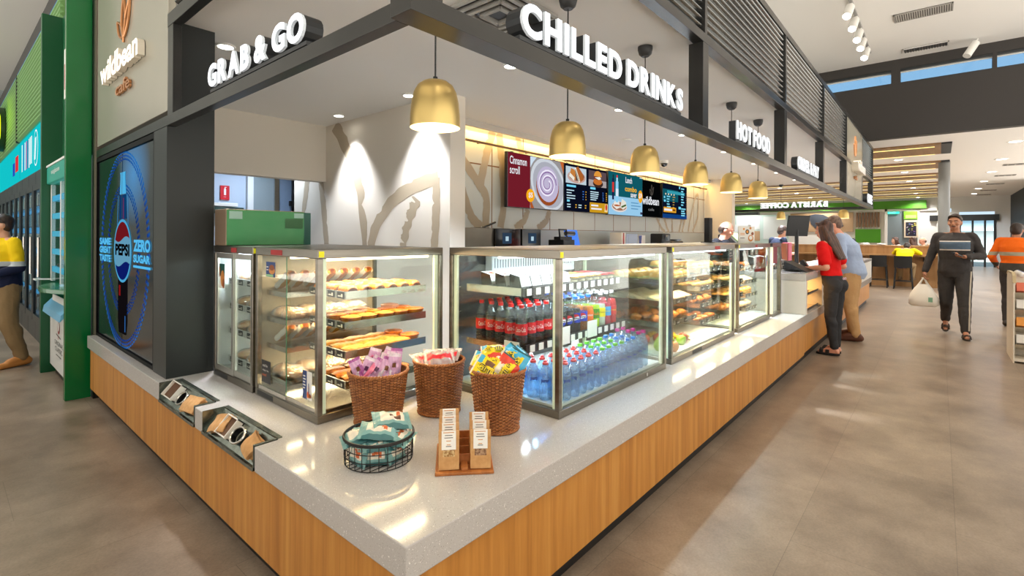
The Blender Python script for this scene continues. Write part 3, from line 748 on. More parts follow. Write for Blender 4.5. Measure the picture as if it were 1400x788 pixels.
# ================================================================ menu screens on the rail
t = thing('screen_rail', 'bronze metal rail along the tiled wall carrying the menu screens', 'rail', (6.8, 2.93, 2.52))
MB().box(2.9, 10.75, 2.925, 2.945, 2.525, 2.55).build('bar', mat('rail_bronze', (120, 88, 56), .4, .4), t, world=True, smooth=0)
b = MB()
for k in range(9): b.box(3.3 + .9 * k, 3.32 + .9 * k, 2.945, 2.999, 2.53, 2.545)
b.build('bracket', mat('rail_bronze', (0, 0, 0)), t, world=True, smooth=0)
GL = {}
def em(c, s=1.15): s *= .88; return glow('scr_%d_%d_%d_%d' % (*c, int(s * 100)), c, s)
class Art:
    """flat picture on a screen: u to the viewer's right, v up, thin layers"""
    def __init__(s, o, ux, st=.0006): s.o = Vector(o); s.ux = Vector(ux); s.n = s.ux.cross(Z); s.b = MB(); s.m = []; s.k = 0; s.st = st
    def _m(s, c, e):
        m = em(c, e) if isinstance(c, tuple) else c
        if m not in s.m: s.m.append(m)
        return s.m.index(m)
    def P(s, u, v): return s.o + s.ux * u + Z * v + s.n * (s.k * s.st)
    W = None
    def poly(s, pts, c, e=1.15):
        if s.W:
            for ax, lim, sg in ((0, 0, 1), (0, s.W, -1), (1, 0, 1), (1, s.H, -1)):
                out = []
                for i, p in enumerate(pts):
                    q = pts[i - 1]; a, b2 = (q[ax] - lim) * sg, (p[ax] - lim) * sg
                    if (a < 0) != (b2 < 0): f = a / (a - b2); out.append((q[0] + (p[0] - q[0]) * f, q[1] + (p[1] - q[1]) * f))
                    if b2 >= 0: out.append(p)
                pts = out
                if len(pts) < 3: return
        s.k += 1; s.b.add([s.P(u, v) for u, v in pts], [tuple(range(len(pts)))], s._m(c, e))
    def rect(s, u0, u1, v0, v1, c, e=1.15): s.poly([(u0, v0), (u1, v0), (u1, v1), (u0, v1)], c, e)
    def disc(s, u, v, a, b2, c, e=1.15, rot=0., n=28, t0=0., t1=2 * pi):
        pts = []
        for i in range(n + (1 if t1 - t0 < 6.2 else 0)):
            q = t0 + (t1 - t0) * i / n; x, y = a * cos(q), b2 * sin(q)
            pts.append((u + x * cos(rot) - y * sin(rot), v + x * sin(rot) + y * cos(rot)))
        s.poly(pts, c, e)
    def line(s, pts, w, c, e=1.15):
        s.k += 1; vs = []
        for i, p in enumerate(pts):
            a = Vector(pts[max(i - 1, 0)]); d = (Vector(pts[min(i + 1, len(pts) - 1)]) - a).normalized(); n = Vector((-d.y, d.x)) * (w / 2)
            vs += [s.P(p[0] + n.x, p[1] + n.y), s.P(p[0] - n.x, p[1] - n.y)]
        s.b.add(vs, [(2 * i, 2 * i + 1, 2 * i + 3, 2 * i + 2) for i in range(len(pts) - 1)], s._m(c, e))
    def text(s, t, u, v, c, h=None, w=None, al='l', e=1.15, bold=.0, ref=None):
        s.k += 1; s.b.text(t, s.P(u, v), s.ux, Z, h=h, w=w, al=al, mi=s._m(c, e), bold=bold, ref=ref, lift=0)
    def done(s, name, parent): return s.b.build(name, s.m, parent, world=True, smooth=0)
def screen(x0, x1, z0, z1, y, label, depth=.05):
    t = thing('menu_screen', label, 'screen', ((x0 + x1) / 2, y, z0), group='menu screens on the wall rail')
    MB().box(x0, x1, y + .004, y + depth, z0, z1).build('housing', BLACK, t, world=True, smooth=0, bevel=.003)
    b = MB()
    for xx in (x0 + .15, x1 - .15): b.box(xx - .02, xx + .02, y + depth, 2.943, z1 - .1, z1 + .02)
    b.build('hanger', BLACK, t, world=True, smooth=0)
    a = Art((x0 + .008, y + .003, z0 + .008), (1, 0, 0)); a.W = x1 - x0 - .016; a.H = z1 - z0 - .016; a.t = t
    return a
NAVY = (12, 16, 34); WT = (236, 238, 244); CY = (120, 214, 246)
a = screen(3.70, 4.90, 1.80, 2.485, 2.87, 'menu screen showing a cinnamon scroll beside a maroon panel')
W, H = a.W, a.H
a.rect(0, W, 0, H, (205, 222, 236)); a.rect(0, .44, 0, H, (112, 28, 40))
a.disc(.93, .28, .56, .50, (150, 146, 146), n=36)
a.rect(0, .44, 0, H, (112, 28, 40))
a.disc(.84, .33, .41, .33, (222, 228, 236), .95, rot=-.5); a.disc(.84, .325, .36, .29, (190, 192, 204), .9, rot=-.5)
a.disc(.82, .30, .26, .25, (168, 84, 40), .9, rot=-.6); a.disc(.82, .335, .25, .235, (206, 196, 226), .95, rot=-.6)
for r0, r1, c in ((.2, .05, (140, 108, 160)), (.22, .06, (238, 232, 248))):
    pts = [(.81 + (r0 - (r0 - r1) * q / 40) * cos(q * .33 + (0 if r0 < .21 else .5)), .335 + (r0 - (r0 - r1) * q / 40) * .9 * sin(q * .33 + (0 if r0 < .21 else .5))) for q in range(41)]
    a.line(pts, .018 if r0 < .21 else .022, c)
a.poly([(.44, 0), (.44, .12), (.52, 0)], (168, 84, 40)); a.poly([(W, H), (W - .09, H), (W, H - .16)], (190, 100, 50))
a.disc(.44, .16, .085, .085, (246, 170, 24)); a.text('$5', .445, .125, WT, h=.075, al='c', bold=.02)
a.text('Cinnamon', .03, H - .14, WT, h=.10, w=.33, bold=.012); a.text('scroll', .03, H - .26, WT, h=.10, w=.19, bold=.012)
a.done('display', a.t)
a = screen(4.93, 6.115, 1.80, 2.485, 2.88, 'menu screen showing toasted sandwiches and burger with price lists')
W, H = a.W, a.H
a.rect(0, W, 0, H, NAVY, .9)
a.rect(.03, .57, .40, H - .03, (190, 206, 216)); a.disc(.31, .50, .24, .09, (196, 160, 150)); a.disc(.31, .515, .2, .07, (90, 66, 60))
a.poly([(.12, .50), (.16, .62), (.26, .60), (.29, .45), (.2, .46)], (196, 126, 60)); a.poly([(.11, .50), (.13, .55), (.25, .49), (.24, .44)], (236, 230, 214))
a.poly([(.28, .63), (.34, .66), (.47, .56), (.5, .48), (.40, .43)], (170, 96, 44)); a.poly([(.25, .62), (.28, .64), (.40, .44), (.36, .42)], (244, 238, 220)); a.line([(.27, .61), (.37, .44)], .014, (70, 90, 50))
a.rect(.63, 1.17, .40, H - .03, (92, 74, 78)); a.rect(.63, 1.17, .40, .50, (168, 158, 160))
a.disc(.9, .45, .15, .06, (60, 40, 34)); a.disc(.89, .48, .13, .05, (196, 110, 44)); a.disc(.88, .54, .11, .03, (120, 40, 34)); a.poly([(.8, .54), (.95, .56), (.99, .53), (.92, .51)], (236, 236, 226)); a.disc(.89, .56, .115, .085, (222, 150, 60), t1=pi)
def rows(u, v, n, dv, w, c, h=.014, e=1.15):
    for k in range(n): a.rect(u, u + w * rnd.uniform(.55, 1), v - k * dv, v - k * dv + h, c, e)
rows(.04, .345, 1, .05, .26, CY, .03); rows(.04, .29, 4, .038, .22, (196, 226, 240)); rows(.45, .29, 4, .038, .05, (60, 110, 190)); rows(.53, .29, 4, .038, .03, (230, 176, 60))
rows(.04, .13, 1, .05, .12, CY, .03); rows(.04, .085, 2, .035, .12, (196, 226, 240)); rows(.25, .085, 2, .035, .04, (230, 176, 60)); rows(.33, .085, 2, .035, .1, (196, 226, 240)); rows(.5, .085, 2, .035, .05, (230, 176, 60))
rows(.65, .35, 1, .05, .22, CY, .032); rows(.65, .305, 5, .03, .24, (196, 226, 240)); rows(1.0, .305, 5, .03, .05, (60, 110, 190)); rows(1.1, .305, 5, .03, .03, (230, 176, 60))
a.rect(.62, W, .0, .15, (200, 150, 30)); rows(.66, .095, 2, .05, .32, WT, .024); a.poly([(1.05, .02), (1.07, .14), (1.16, .14), (1.15, .02)], (240, 214, 150)); a.disc(1.105, .09, .03, .05, (200, 60, 40))
a.done('display', a.t)
a = screen(6.09, 7.29, 1.79, 2.49, 2.84, 'menu screen with teal lunch combo saver advert in front of the logo screen')
W, H = a.W, a.H
a.rect(0, W, .30, H, (16, 88, 100)); a.rect(0, W, 0, .30, (150, 200, 232))
a.disc(.36, .13, .26, .085, (222, 214, 210)); a.disc(.36, .14, .24, .07, (160, 110, 84))
a.poly([(.14, .14), (.2, .22), (.34, .23), (.38, .12), (.26, .09)], (232, 228, 220)); a.poly([(.38, .12), (.44, .27), (.58, .22), (.6, .14), (.48, .09)], (226, 222, 210)); a.line([(.42, .13), (.58, .17)], .03, (70, 96, 50)); a.disc(.27, .15, .1, .015, (180, 100, 60))
a.rect(.11, .17, .24, .58, (26, 30, 70)); a.rect(.11, .17, .36, .52, (206, 50, 46)); a.rect(.125, .155, .58, .64, (30, 30, 34))
a.rect(.22, .31, .2, .54, (140, 206, 240)); a.rect(.24, .29, .54, .6, (170, 220, 244)); a.rect(.245, .285, .6, .64, (220, 50, 60)); a.rect(.22, .31, .3, .42, (214, 232, 246))
a.text('Lunch', .55, .54, WT, h=.10, w=.23, bold=.02); a.text('combo', .53, .40, (236, 178, 40), h=.09, w=.42, bold=.03); a.text('saver', .73, .31, WT, h=.065, w=.22, bold=.02)
a.disc(1.09, .34, .085, .11, (240, 168, 24)); a.text('$9', 1.09, .30, WT, h=.10, al='c', bold=.02)
rows(.74, .21, 3, .05, .36, (96, 150, 190), .018); a.rect(1.08, 1.16, .03, .07, (60, 60, 90)); a.rect(1.05, 1.16, .66, .675, WT)
a.done('display', a.t)
a = screen(7.36, 8.17, 1.80, 2.47, 2.90, 'black menu screen with white wildbean cafe logo')
a.rect(0, a.W, 0, a.H, (10, 12, 14), .6)
for pts in leaf_mark(0, 0, .2, lambda u, v: (u, v), 0): a.line([(.42 + u, .40 + v) for u, v in pts], .016, (90, 84, 78), .8)
a.text('wildbean', .38, .22, WT, h=.15, w=.70, al='c', bold=.02); a.text('cafe', .4, .11, (140, 140, 140), h=.05, w=.24, al='c')
a.done('display', a.t)
a = screen(8.22, 9.43, 1.80, 2.48, 2.88, 'menu screen with dark blue coffee list, last on the rail', .055)
W, H = a.W, a.H
a.rect(0, W, 0, H, (14, 24, 44), .9); a.rect(0, W * .62, .33, .56, (20, 96, 110), .9); a.rect(.2, W * .9, .48, .54, (60, 170, 190), .9); a.rect(0, W, 0, .08, (20, 70, 140), .9)
rows(.05, .38, 2, .07, .1, CY, .04); rows(.18, .41, 5, .05, .18, (130, 214, 240), .022); rows(.45, .41, 5, .05, .14, (200, 160, 70), .014); a.rect(.02, .62, .11, .21, (226, 160, 40)); a.rect(.05, .42, .14, .18, WT); a.rect(.45, .58, .14, .18, (120, 70, 20))
rows(.86, .60, 7, .055, .18, (130, 214, 240), .026); rows(.86, .19, 4, .045, .28, (130, 214, 240), .026); rows(.74, .60, 1, .05, .08, CY, .05); rows(.72, .19, 1, .05, .12, CY, .05); rows(1.1, .52, 10, .045, .07, (180, 130, 60), .01)
for k in range(4): a.disc(.08 + .13 * k, .46, .025, .018, (230, 220, 190))
a.done('display', a.t)
lamp('AREA', 'cove_light', (6.8, 2.93, 2.68), 42, (255, 206, 120), 7.7, (0, 0, 0), .04)
t = thing('cove_light_strip', 'warm glowing light strip hidden above the tiled wall', 'light strip', (6.8, 2.95, 2.70)); MB().box(-3.95, 3.95, -.03, .03, .03, .045).build('strip', glow('cove_glow', (255, 222, 150), 5), t, smooth=0)

# ================================================================ cola fridge doors
t = thing('drinks_fridge', 'black double door drinks fridge with blue PEPSI bottle advert', 'fridge', (.08, 3.54, .575))
DK = mat('fridge_black', (5, 5, 6), .5, spec=.1)
b = MB(); b.box(.085, .0995, 2.685, 4.40, .575, 2.10, 0).box(.052, .085, 2.685, 2.70, .575, 2.10, 0).box(.052, .085, 4.39, 4.40, .575, 2.10, 0).box(.052, .085, 2.70, 4.39, 2.065, 2.10, 0).box(.052, .085, 2.70, 4.39, .575, .598, 0)
b.build('surround', DK, t, world=True, smooth=0)
def _door():
    m, nt, b_ = _new('printed_door'); L = nt.links.new
    g = nt.nodes.new('ShaderNodeTexCoord'); mp = nt.nodes.new('ShaderNodeMapping')
    mp.inputs['Location'].default_value = (0, .62, -1.62); mp.inputs['Scale'].default_value = (0, 1.25, 1.7)
    mp.inputs['Location'].default_value = (0, .52, -2.6); mp.inputs['Scale'].default_value = (0, 1.7, 2.0)
    gr = nt.nodes.new('ShaderNodeTexGradient'); gr.gradient_type = 'SPHERICAL'
    r = nt.nodes.new('ShaderNodeValToRGB'); r.color_ramp.elements[0].color = lin((9, 11, 15)); r.color_ramp.elements[0].position = .25; r.color_ramp.elements[1].color = lin((14, 116, 176)); r.color_ramp.elements[1].position = 1
    L(g.outputs['Object'], mp.inputs['Vector']); L(mp.outputs['Vector'], gr.inputs['Vector']); L(gr.outputs['Fac'], r.inputs['Fac'])
    b_.inputs['Base Color'].default_value = lin((9, 10, 12)); L(r.outputs['Color'], b_.inputs['Emission Color']); b_.inputs['Emission Strength'].default_value = .8
    b_.inputs['Roughness'].default_value = .12
    return m
DOOR = _door()
for y0, y1 in ((2.705, 3.548), (3.556, 4.385)):
    MB().box(.062, .084, y0, y1, .602, 2.062).build('door', DOOR, t, world=True, smooth=0, bevel=.002)
a = Art((.0612, 4.385, .575), (0, -1, 0), .0002); U = lambda y: 4.385 - y; V = lambda z: z - .575
BL = (90, 196, 250)
for rad, n, c in ((.71, 96, (50, 140, 246)), (.685, 96, (34, 108, 226)), (.66, 96, (26, 86, 200)), (.47, 70, (24, 92, 200)), (.445, 70, (20, 80, 180)), (.42, 70, (14, 60, 150))):
    for k in range(n):
        q = 2 * pi * k / n; cu, cv = U(3.53), V(1.33)
        d0, d1 = q, q + .55 * 2 * pi / n; s1 = rad * 1.0; w_ = .014
        a.k = 2
        a.poly([(cu + (s1) * cos(d0), cv + s1 * 1.02 * sin(d0)), (cu + (s1 + w_) * cos(d0 + .02), cv + (s1 + w_) * 1.02 * sin(d0 + .02)), (cu + (s1 + w_) * cos(d1 + .02), cv + (s1 + w_) * 1.02 * sin(d1 + .02)), (cu + s1 * cos(d1), cv + s1 * 1.02 * sin(d1))], c, .6)
a.k = 4
a.poly([(U(3.60), V(1.90)), (U(3.60), V(1.86)), (U(3.62), V(1.75)), (U(3.43), V(1.75)), (U(3.46), V(1.86)), (U(3.46), V(1.90)), (U(3.45), V(1.915)), (U(3.61), V(1.915))], BL, .9)
a.poly([(U(3.62), V(1.745)), (U(3.64), V(1.56)), (U(3.42), V(1.56)), (U(3.43), V(1.745))], (20, 74, 130), .7); a.rect(U(3.52), U(3.49), V(1.56), V(1.72), (120, 60, 110), .7)
for yy in (3.665, 3.395): a.line([(U(yy), V(1.745)), (U(yy + (.03 if yy > 3.5 else -.03)), V(1.52))], .012, (60, 160, 230), .8)
a.poly([(U(3.66), V(1.12)), (U(3.66), V(.80)), (U(3.63), V(.70)), (U(3.42), V(.70)), (U(3.39), V(.80)), (U(3.39), V(1.12))], (22, 18, 22), .7); a.rect(U(3.63), U(3.58), V(.98), V(1.06), (160, 30, 30), .7); a.rect(U(3.45), U(3.43), V(.72), V(.84), (60, 130, 210), .7)
gu, gv = U(3.53), V(1.322)
a.disc(gu, gv, .262, .238, BL, .75, n=48); a.disc(gu, gv, .24, .218, (120, 190, 226), .7, n=48)
def seg(z0f, z1f, c, e):   # band of the roundel between two wavy lines
    lo = []; hi = []
    for k in range(25):
        u = -1 + 2 * k / 24; e_ = sqrt(max(0, 1 - u * u))
        wv = .10 * sin(u * pi)
        lo.append((gu + .24 * u, gv + .218 * max(-e_, min(e_, z0f + wv)))); hi.append((gu + .24 * u, gv + .218 * max(-e_, min(e_, z1f + wv))))
    a.k += 1; vs = [a.P(*p) for p in lo] + [a.P(*p) for p in hi]
    a.b.add(vs, [(k, k + 1, k + 26, k + 25) for k in range(24)], a._m(c, e))
seg(.40, 2, (150, 34, 44), .55); seg(-2, -.46, (20, 40, 140), .55)
a.text('PEPSI', gu, V(1.285), (12, 12, 16), h=.09, w=.43, al='c', e=.5, bold=.05)
for i, s in enumerate(('SAME', 'GREAT', 'TASTE')): a.text(s, U(4.30), V(1.36 - .069 * i), BL, h=.058, w=.40, e=1.0, bold=.05)
a.text('ZERO', U(3.205), V(1.325), BL, h=.085, w=.42, e=1.0, bold=.05); a.text('SUGAR', U(3.205), V(1.248), BL, h=.057, w=.42, e=1.0, bold=.05); a.rect(U(3.205), U(2.775), V(1.212), V(1.229), BL, 1.0)
a.done('advert', t)
MB().box(.0595, .0601, 3.548, 3.556, .60, 2.065).build('door_gap', BLACK, t, world=True, smooth=0)
# ================================================================ display cabinets
ZT, ZB = 1.38, .5705
CW = mat('cabinet_white', (236, 238, 236), .4); CGR = mat('cabinet_grey', (150, 148, 140), .5)
def cabinet(name, label, x0, x1, y0, y1, face, back, warm, power, seams=(), floor=CW, kind='display cabinet'):
    """glass food cabinet; face = sides that are glass ('l' the -x side, 'f' the -y side, 'r' the +x side, 'k' the +y side)"""
    t = thing(name, label, kind, ((x0 + x1) / 2, (y0 + y1) / 2, ZB))
    p = .026
    MB().box(x0, x1, y0, y1, ZT - .042, ZT).build('top', STEEL, t, world=True, smooth=0, bevel=.003)
    MB().box(x0, x1, y0, y1, ZB, ZB + .038).build('base', STEEL, t, world=True, smooth=0, bevel=.003)
    MB().box(x0 + .03, x1 - .03, y0 + .03, y1 - .03, ZB + .0385, ZB + .05).build('floor_plate', floor, t, world=True, smooth=0)
    z0, z1 = ZB + .0385, ZT - .0425
    for i, xx in enumerate((x0, x1 - p)):
        for j, yy in enumerate((y0, y1 - p)): MB().box(xx, xx + p, yy, yy + p, z0, z1).build('post', STEEL, t, world=True, smooth=0, bevel=.002)
    w = .024
    def strip(*a): MB().box(*a, z0, z1).build('cream_channel', CREAM, t, world=True, smooth=0)
    for s in face:
        if s == 'f':
            MB().box(x0 + p, x1 - p, y0 + .008, y0 + .013, z0, z1).build('glass_pane', GLASS, t, world=True, smooth=0)
            strip(x0 + p, x0 + p + w, y0 + .015, y0 + .03); strip(x1 - p - w, x1 - p, y0 + .015, y0 + .03)
        if s == 'k': MB().box(x0 + p, x1 - p, y1 - .013, y1 - .008, z0, z1).build('glass_pane', GLASS, t, world=True, smooth=0)
        if s == 'l':
            MB().box(x0 + .008, x0 + .013, y0 + p, y1 - p, z0, z1).build('glass_pane', GLASS, t, world=True, smooth=0)
            strip(x0 + .015, x0 + .03, y0 + p, y0 + p + w); strip(x0 + .015, x0 + .03, y1 - p - w, y1 - p)
        if s == 'r': MB().box(x1 - .013, x1 - .008, y0 + p, y1 - p, z0, z1).build('glass_pane', GLASS, t, world=True, smooth=0)
    if back: MB().box(x0 + p, x1 - p, y1 - .012, y1 - .004, z0, z1).build('back_panel', back, t, world=True, smooth=0)
    tc = (255, 226, 184) if warm else (226, 240, 255)
    for yy in (y0 + .07, (y0 + y1) / 2 + .05):
        MB().box(x0 + .06, x1 - .06, yy - .012, yy + .012, z1 - .014, z1 - .001).build('light_tube', glow('tube_warm' if warm else 'tube_cool', tc, 9), t, world=True, smooth=0)
        lamp('AREA', 'cabinet_light', ((x0 + x1) / 2, yy, z1 - .016), power, tc, x1 - x0 - .14, (0, 0, 0), .03)
    MB().box(x0 + .004, x0 + .03, y0 - .0015, y0 - .0002, ZT - .036, ZT - .008).build('yellow_tag', YEL_TAG, t, world=True, smooth=0)
    return t
TICK = mat('ticket_black', (20, 20, 22), .4)
def shelf(t, x0, x1, y0, y1, z, ntick=4, axis='f', lip=.026, m=STEEL2, ticks=True, light=None):
    """shelf with raised lip and a row of price tickets along its front"""
    b = MB(); b.box(x0, x1, y0, y1, z - .008, z)
    b.box(x0, x1, y0 - .004, y0, z - .012, z + lip).box(x0 - .004, x0, y0 - .004, y1, z - .012, z + lip)
    s = b.build('shelf', m, t, world=True, smooth=0)
    def sub(b, nm, mm):
        o = b.build(nm, mm, None, smooth=0); o.data.transform(Matrix.Translation(-t.location)); o.parent = s
    if light:
        lc, lp = light
        sub(MB().box(x0 + .02, x1 - .02, y0 + .03, y0 + .045, z - .0145, z - .0085), 'light_strip', glow('tube_warm' if lc[2] < 200 else 'tube_cool', lc, 9))
        lamp('AREA', 'shelf_light', ((x0 + x1) / 2, y0 + .045, z - .016), lp, lc, x1 - x0 - .04, (0, 0, 0), .03)
    if ticks:
        b = MB()
        if axis == 'f':
            for k in range(ntick):
                u = x0 + (x1 - x0) * (k + .5) / ntick; b.box(u - .026, u + .026, y0 - .007, y0 - .0045, z - .01, z + .022, 0).box(u - .02, u + .004, y0 - .0078, y0 - .007, z - .002, z + .004, 1).box(u + .008, u + .021, y0 - .0078, y0 - .007, z - .004, z + .012, 1)
        if axis == 'l':
            for k in range(ntick):
                u = y0 + (y1 - y0) * (k + .5) / ntick; b.box(x0 - .007, x0 - .0045, u - .03, u + .03, z - .01, z + .022, 0).box(x0 - .0078, x0 - .007, u - .004, u + .022, z - .002, z + .004, 1).box(x0 - .0078, x0 - .007, u - .022, u - .009, z - .004, z + .012, 1)
        sub(b, 'price_ticket', [TICK, PAPER])
    return s
WARMBACK = mat('warm_back', (196, 184, 162), .45)
# ---- pie cabinet
T_HOT = cabinet('hot_food_cabinet', 'warm lit glass cabinet of pies and pastries with two sliding doors', .288, 1.05, 1.04, 1.72, 'f', WARMBACK, True, 5, floor=STEEL2)
def sliding(t, x, ya, yb, label=None, framed=False):
    """two sliding panes on the -x side"""
    ym = (ya + yb) / 2
    for k, (a, b2) in enumerate(((ym - .01, yb), (ya, ym + .01))):
        xx = x + .007 + .007 * k
        d = MB().box(xx, xx + .004, a, b2, ZB + .06, ZT - .045).build('sliding_door', GLASS, t, world=True, smooth=0)
        def sub(m_, nm, mm):
            o = m_.build(nm, mm, None, smooth=0); o.data.transform(Matrix.Translation(-t.location)); o.parent = d
        if framed:
            f = MB(); f.box(xx - .003, xx + .007, a, a + .03, ZB + .04, ZT - .045).box(xx - .003, xx + .007, b2 - .03, b2, ZB + .04, ZT - .045).box(xx - .003, xx + .007, a + .03, b2 - .03, ZB + .04, ZB + .075).box(xx - .003, xx + .007, a + .03, b2 - .03, ZT - .075, ZT - .045)
            sub(f, 'door_frame', mat('alu_frame', (196, 194, 186), .3, .8))
        else:
            sub(MB().box(xx, xx + .004, a - .0015, a, ZB + .06, ZT - .045), 'glass_edge', GEDGE)
            sub(MB().box(xx - .002, xx + .006, a, b2, ZB + .039, ZB + .06), 'bottom_rail', STEEL2)
sliding(T_HOT, .288, 1.066, 1.694)
b = MB(); b.box(.3, .34, 1.035, 1.0392, .575, .6)
for nm, y0, y1, z0, z1, c1 in (('dark', 1.54, 1.65, .655, .775, 0), ('card', 1.10, 1.19, .665, .80, 1)):
    a = Art((.2935, y1, z0), (0, -1, 0), .0004); w, h = y1 - y0, z1 - z0
    if c1 == 0:
        a.rect(0, w, 0, h, mat('card_black', (26, 25, 26), .4)); 
        a.text('could be', .012, h - .035, PAPER, h=.014, w=.06); a.text('a bag in the', .012, h - .06, PAPER, h=.012, w=.075); a.text('oven!', .012, h - .085, mat('card_orange', (236, 110, 40), .5), h=.016, w=.05)
        a.done('door_sticker', T_HOT)
    else:
        a.rect(0, w, 0, h, PAPER); a.rect(0, w * .45, 0, h, mat('card_blue', (30, 62, 122), .4))
        for k in range(5): a.rect(.006, .006 + .02 + .006 * (k % 2), h - .03 - .014 * k, h - .024 - .014 * k, PAPER)
        a.disc(.057, .025, .011, .016, mat('card_orange', (0, 0, 0))); a.disc(.075, .022, .013, .01, mat('card_brown', (150, 80, 34), .5)); a.rect(.06, .066, .03, .08, mat('card_blue', (0, 0, 0))); a.rect(.06, .066, .055, .062, RED_TAG)
        a.done('door_sticker', T_HOT)
a = Art((.2935, 1.60, 1.225), (0, -1, 0), .0004); a.rect(0, .11, 0, .08, mat('card_blue', (0, 0, 0))); a.disc(.07, .035, .035, .02, mat('card_tan', (214, 140, 70), .5)); a.disc(.07, .05, .03, .015, mat('card_brown', (0, 0, 0))); a.rect(.008, .03, .05, .055, PAPER); a.rect(.008, .03, .035, .04, PAPER); a.rect(.005, .09, .002, .014, mat('card_green', (150, 200, 150), .5))
a.done('door_sticker', T_HOT)
MB().box(.2865, .2878, 1.40, 1.53, ZT - .036, ZT - .01).build('red_tag', RED_TAG, T_HOT, world=True, smooth=0)
MB().box(.2865, .2878, 1.50, 1.69, .578, .603).build('base_label', mat('base_label', (34, 33, 32), .4), T_HOT, world=True, smooth=0)
for z, k in ((1.145, 3), (.995, 3), (.85, 3), (.702, 3)):
    shelf(T_HOT, .455, .95, 1.075, 1.44, z, 4, 'l', light=((255, 206, 136), 1.3) if z > .8 else None)
# ---- pastry
CRUST = noisy('golden_pastry', (216, 138, 46), (170, 84, 20), (26, 26, 26), .42, lo=.34, hi=.68, bump=.4, c3=(202, 112, 32), coat=.15)
CRUSTP = noisy('pale_pastry', (232, 186, 98), (196, 112, 34), (26, 26, 26), .45, lo=.34, hi=.7, bump=.4, c3=(218, 150, 58), coat=.1)
BAKED = noisy('browned_topping', (150, 70, 24), (206, 120, 40), (40, 40, 40), .5, lo=.3, hi=.7, bump=.5)
MEAT = noisy('meat_filling', (86, 40, 20), (126, 66, 34), (60, 60, 60), .6, bump=.5)
def loaf(L, W, H, e=.72, seed=0, cuts=0, n=18, m=22):
    """puffed pastry form, long along x"""
    r = random.Random(seed); ph = [r.uniform(0, 6) for _ in range(6)]; vs = []; fs = []
    for i in range(m + 1):
        u = -1 + 2 * i / m; s = max(.0, 1 - abs(u) ** 7) ** .5 if 0 < i < m else .0
        s = max(s, .72)
        for j in range(n):
            q = 2 * pi * j / n; cx, cz = cos(q), sin(q)
            y = W / 2 * s * math.copysign(abs(cx) ** e, cx); z = H / 2 * s * math.copysign(abs(cz) ** e, cz)
            k = 1 + .04 * sin(5 * u + ph[0] + q) + .03 * sin(9 * u + ph[1] - 2 * q)
            if cuts and z > 0: z -= H * .10 * max(0, cos(u * pi * cuts)) ** 6
            vs.append((L / 2 * u, y * k, max(0, H / 2 + z * k)))
    for i in range(m):
        for j in range(n): fs.append((i * n + j, (i + 1) * n + j, (i + 1) * n + (j + 1) % n, i * n + (j + 1) % n))
    return vs, fs, n, m
def sausage_roll():
    t = thing('sausage_roll', '', 'pastry'); vs, fs, n, m = loaf(.112, .066, .05, .8, 3, 2)
    MB().add(vs, fs).build('pastry_case', CRUST, t, smooth=60)
    b = MB()
    for s in (-1, 1): b.ell((s * .053, 0, .025), (.008, .027, .019), 14, 8)
    b.build('filling', MEAT, t, smooth=60); return t
def meat_pie(top):
    t = thing('meat_pie', '', 'pie'); b = MB()
    b.lathe([(.034, 0), (.040, .004), (.052, .034), (.0535, .040), (.050, .042), (.048, .038)], n=26); b.build('crust', CRUST, t, smooth=50)
    def fn(u, v): 
        q = 2 * pi * u; r = .049 * v; return (r * cos(q), r * sin(q), .038 + .010 * (1 - v * v) + .0015 * sin(5 * q + 9 * v))
    MB().grid(fn, 27, 8).build('lid', top, t, smooth=70); return t
def pasty(m=CRUSTP, L=.13, W=.085, H=.034, nm='pasty', cat='pastry', cuts=3):
    t = thing(nm, '', cat); vs, fs, n, k = loaf(L, W, H, .62, 8, cuts); MB().add(vs, fs).build('pastry_case', m, t, smooth=60)
    return t
def lay(proto, spots, labf, group):
    """first spot uses the proto itself"""
    for i, sp in enumerate(spots):
        x, y, z, rz = sp[:4]; lab = labf(i, sp)
        if not proto.get('used'): o = proto; o['used'] = 1; o.location = (x, y, z); o.rotation_euler = (0, 0, rz); o['label'] = lab; o['group'] = group
        else: o = dup(proto, (x, y, z), rz, lab, group)
        if 'used' in o and o is not proto: del o['used']
SR, PIE, PIE2, PAS, PAS2 = sausage_roll(), meat_pie(CRUSTP), meat_pie(BAKED), pasty(), pasty(CRUST, .12, .08, .036)
RW = ['front', 'middle', 'back']
sp = [(.50 + .08 * i, 1.14 + .12 * j, 1.1455, pi / 2 + rnd.uniform(-.06, .06), i, j) for j in range(3) for i in range(6 if j < 2 else 5)]
lay(SR, sp, lambda i, s: f'golden sausage roll, {ORD[s[4]]} from left in the {RW[s[5]]} row of the top pie tray', 'sausage rolls on the top pie tray')
sp = []
for j in range(3):
    for i in range(5):
        if (i, j) != (3, 2): sp.append((.51 + .1 * i + rnd.uniform(-.006, .006), 1.13 + .115 * j, .9955, rnd.uniform(0, 6), i, j))
lay(PIE, [s for s in sp if s[4] < 3], lambda i, s: f'pale topped round pie, {ORD[s[4]]} from left in the {RW[s[5]]} row of the second tray', 'pies on the second tray')
lay(PIE2, [s for s in sp if s[4] >= 3], lambda i, s: f'browned round pie at the right end, {RW[s[5]]} row of second tray, column {ORD[s[4]]}', 'pies on the second tray')
sp = [(.53 + .135 * i, 1.13 + .1 * j, .8505, rnd.uniform(-.1, .1), i, j) for j in range(3) for i in range(3)]
lay(PAS, sp, lambda i, s: f'flaky pale pasty, {ORD[s[4]]} from left in the {RW[s[5]]} row of the third tray', 'pasties on the third tray')
lay(PIE2, [(.90, 1.15, .8505, 0, 0, 0), (.89, 1.29, .8505, 1, 0, 1)], lambda i, s: f'browned pie at the right of the third tray, {("nearer the glass", "further back")[i]}', 'pies on the third tray')
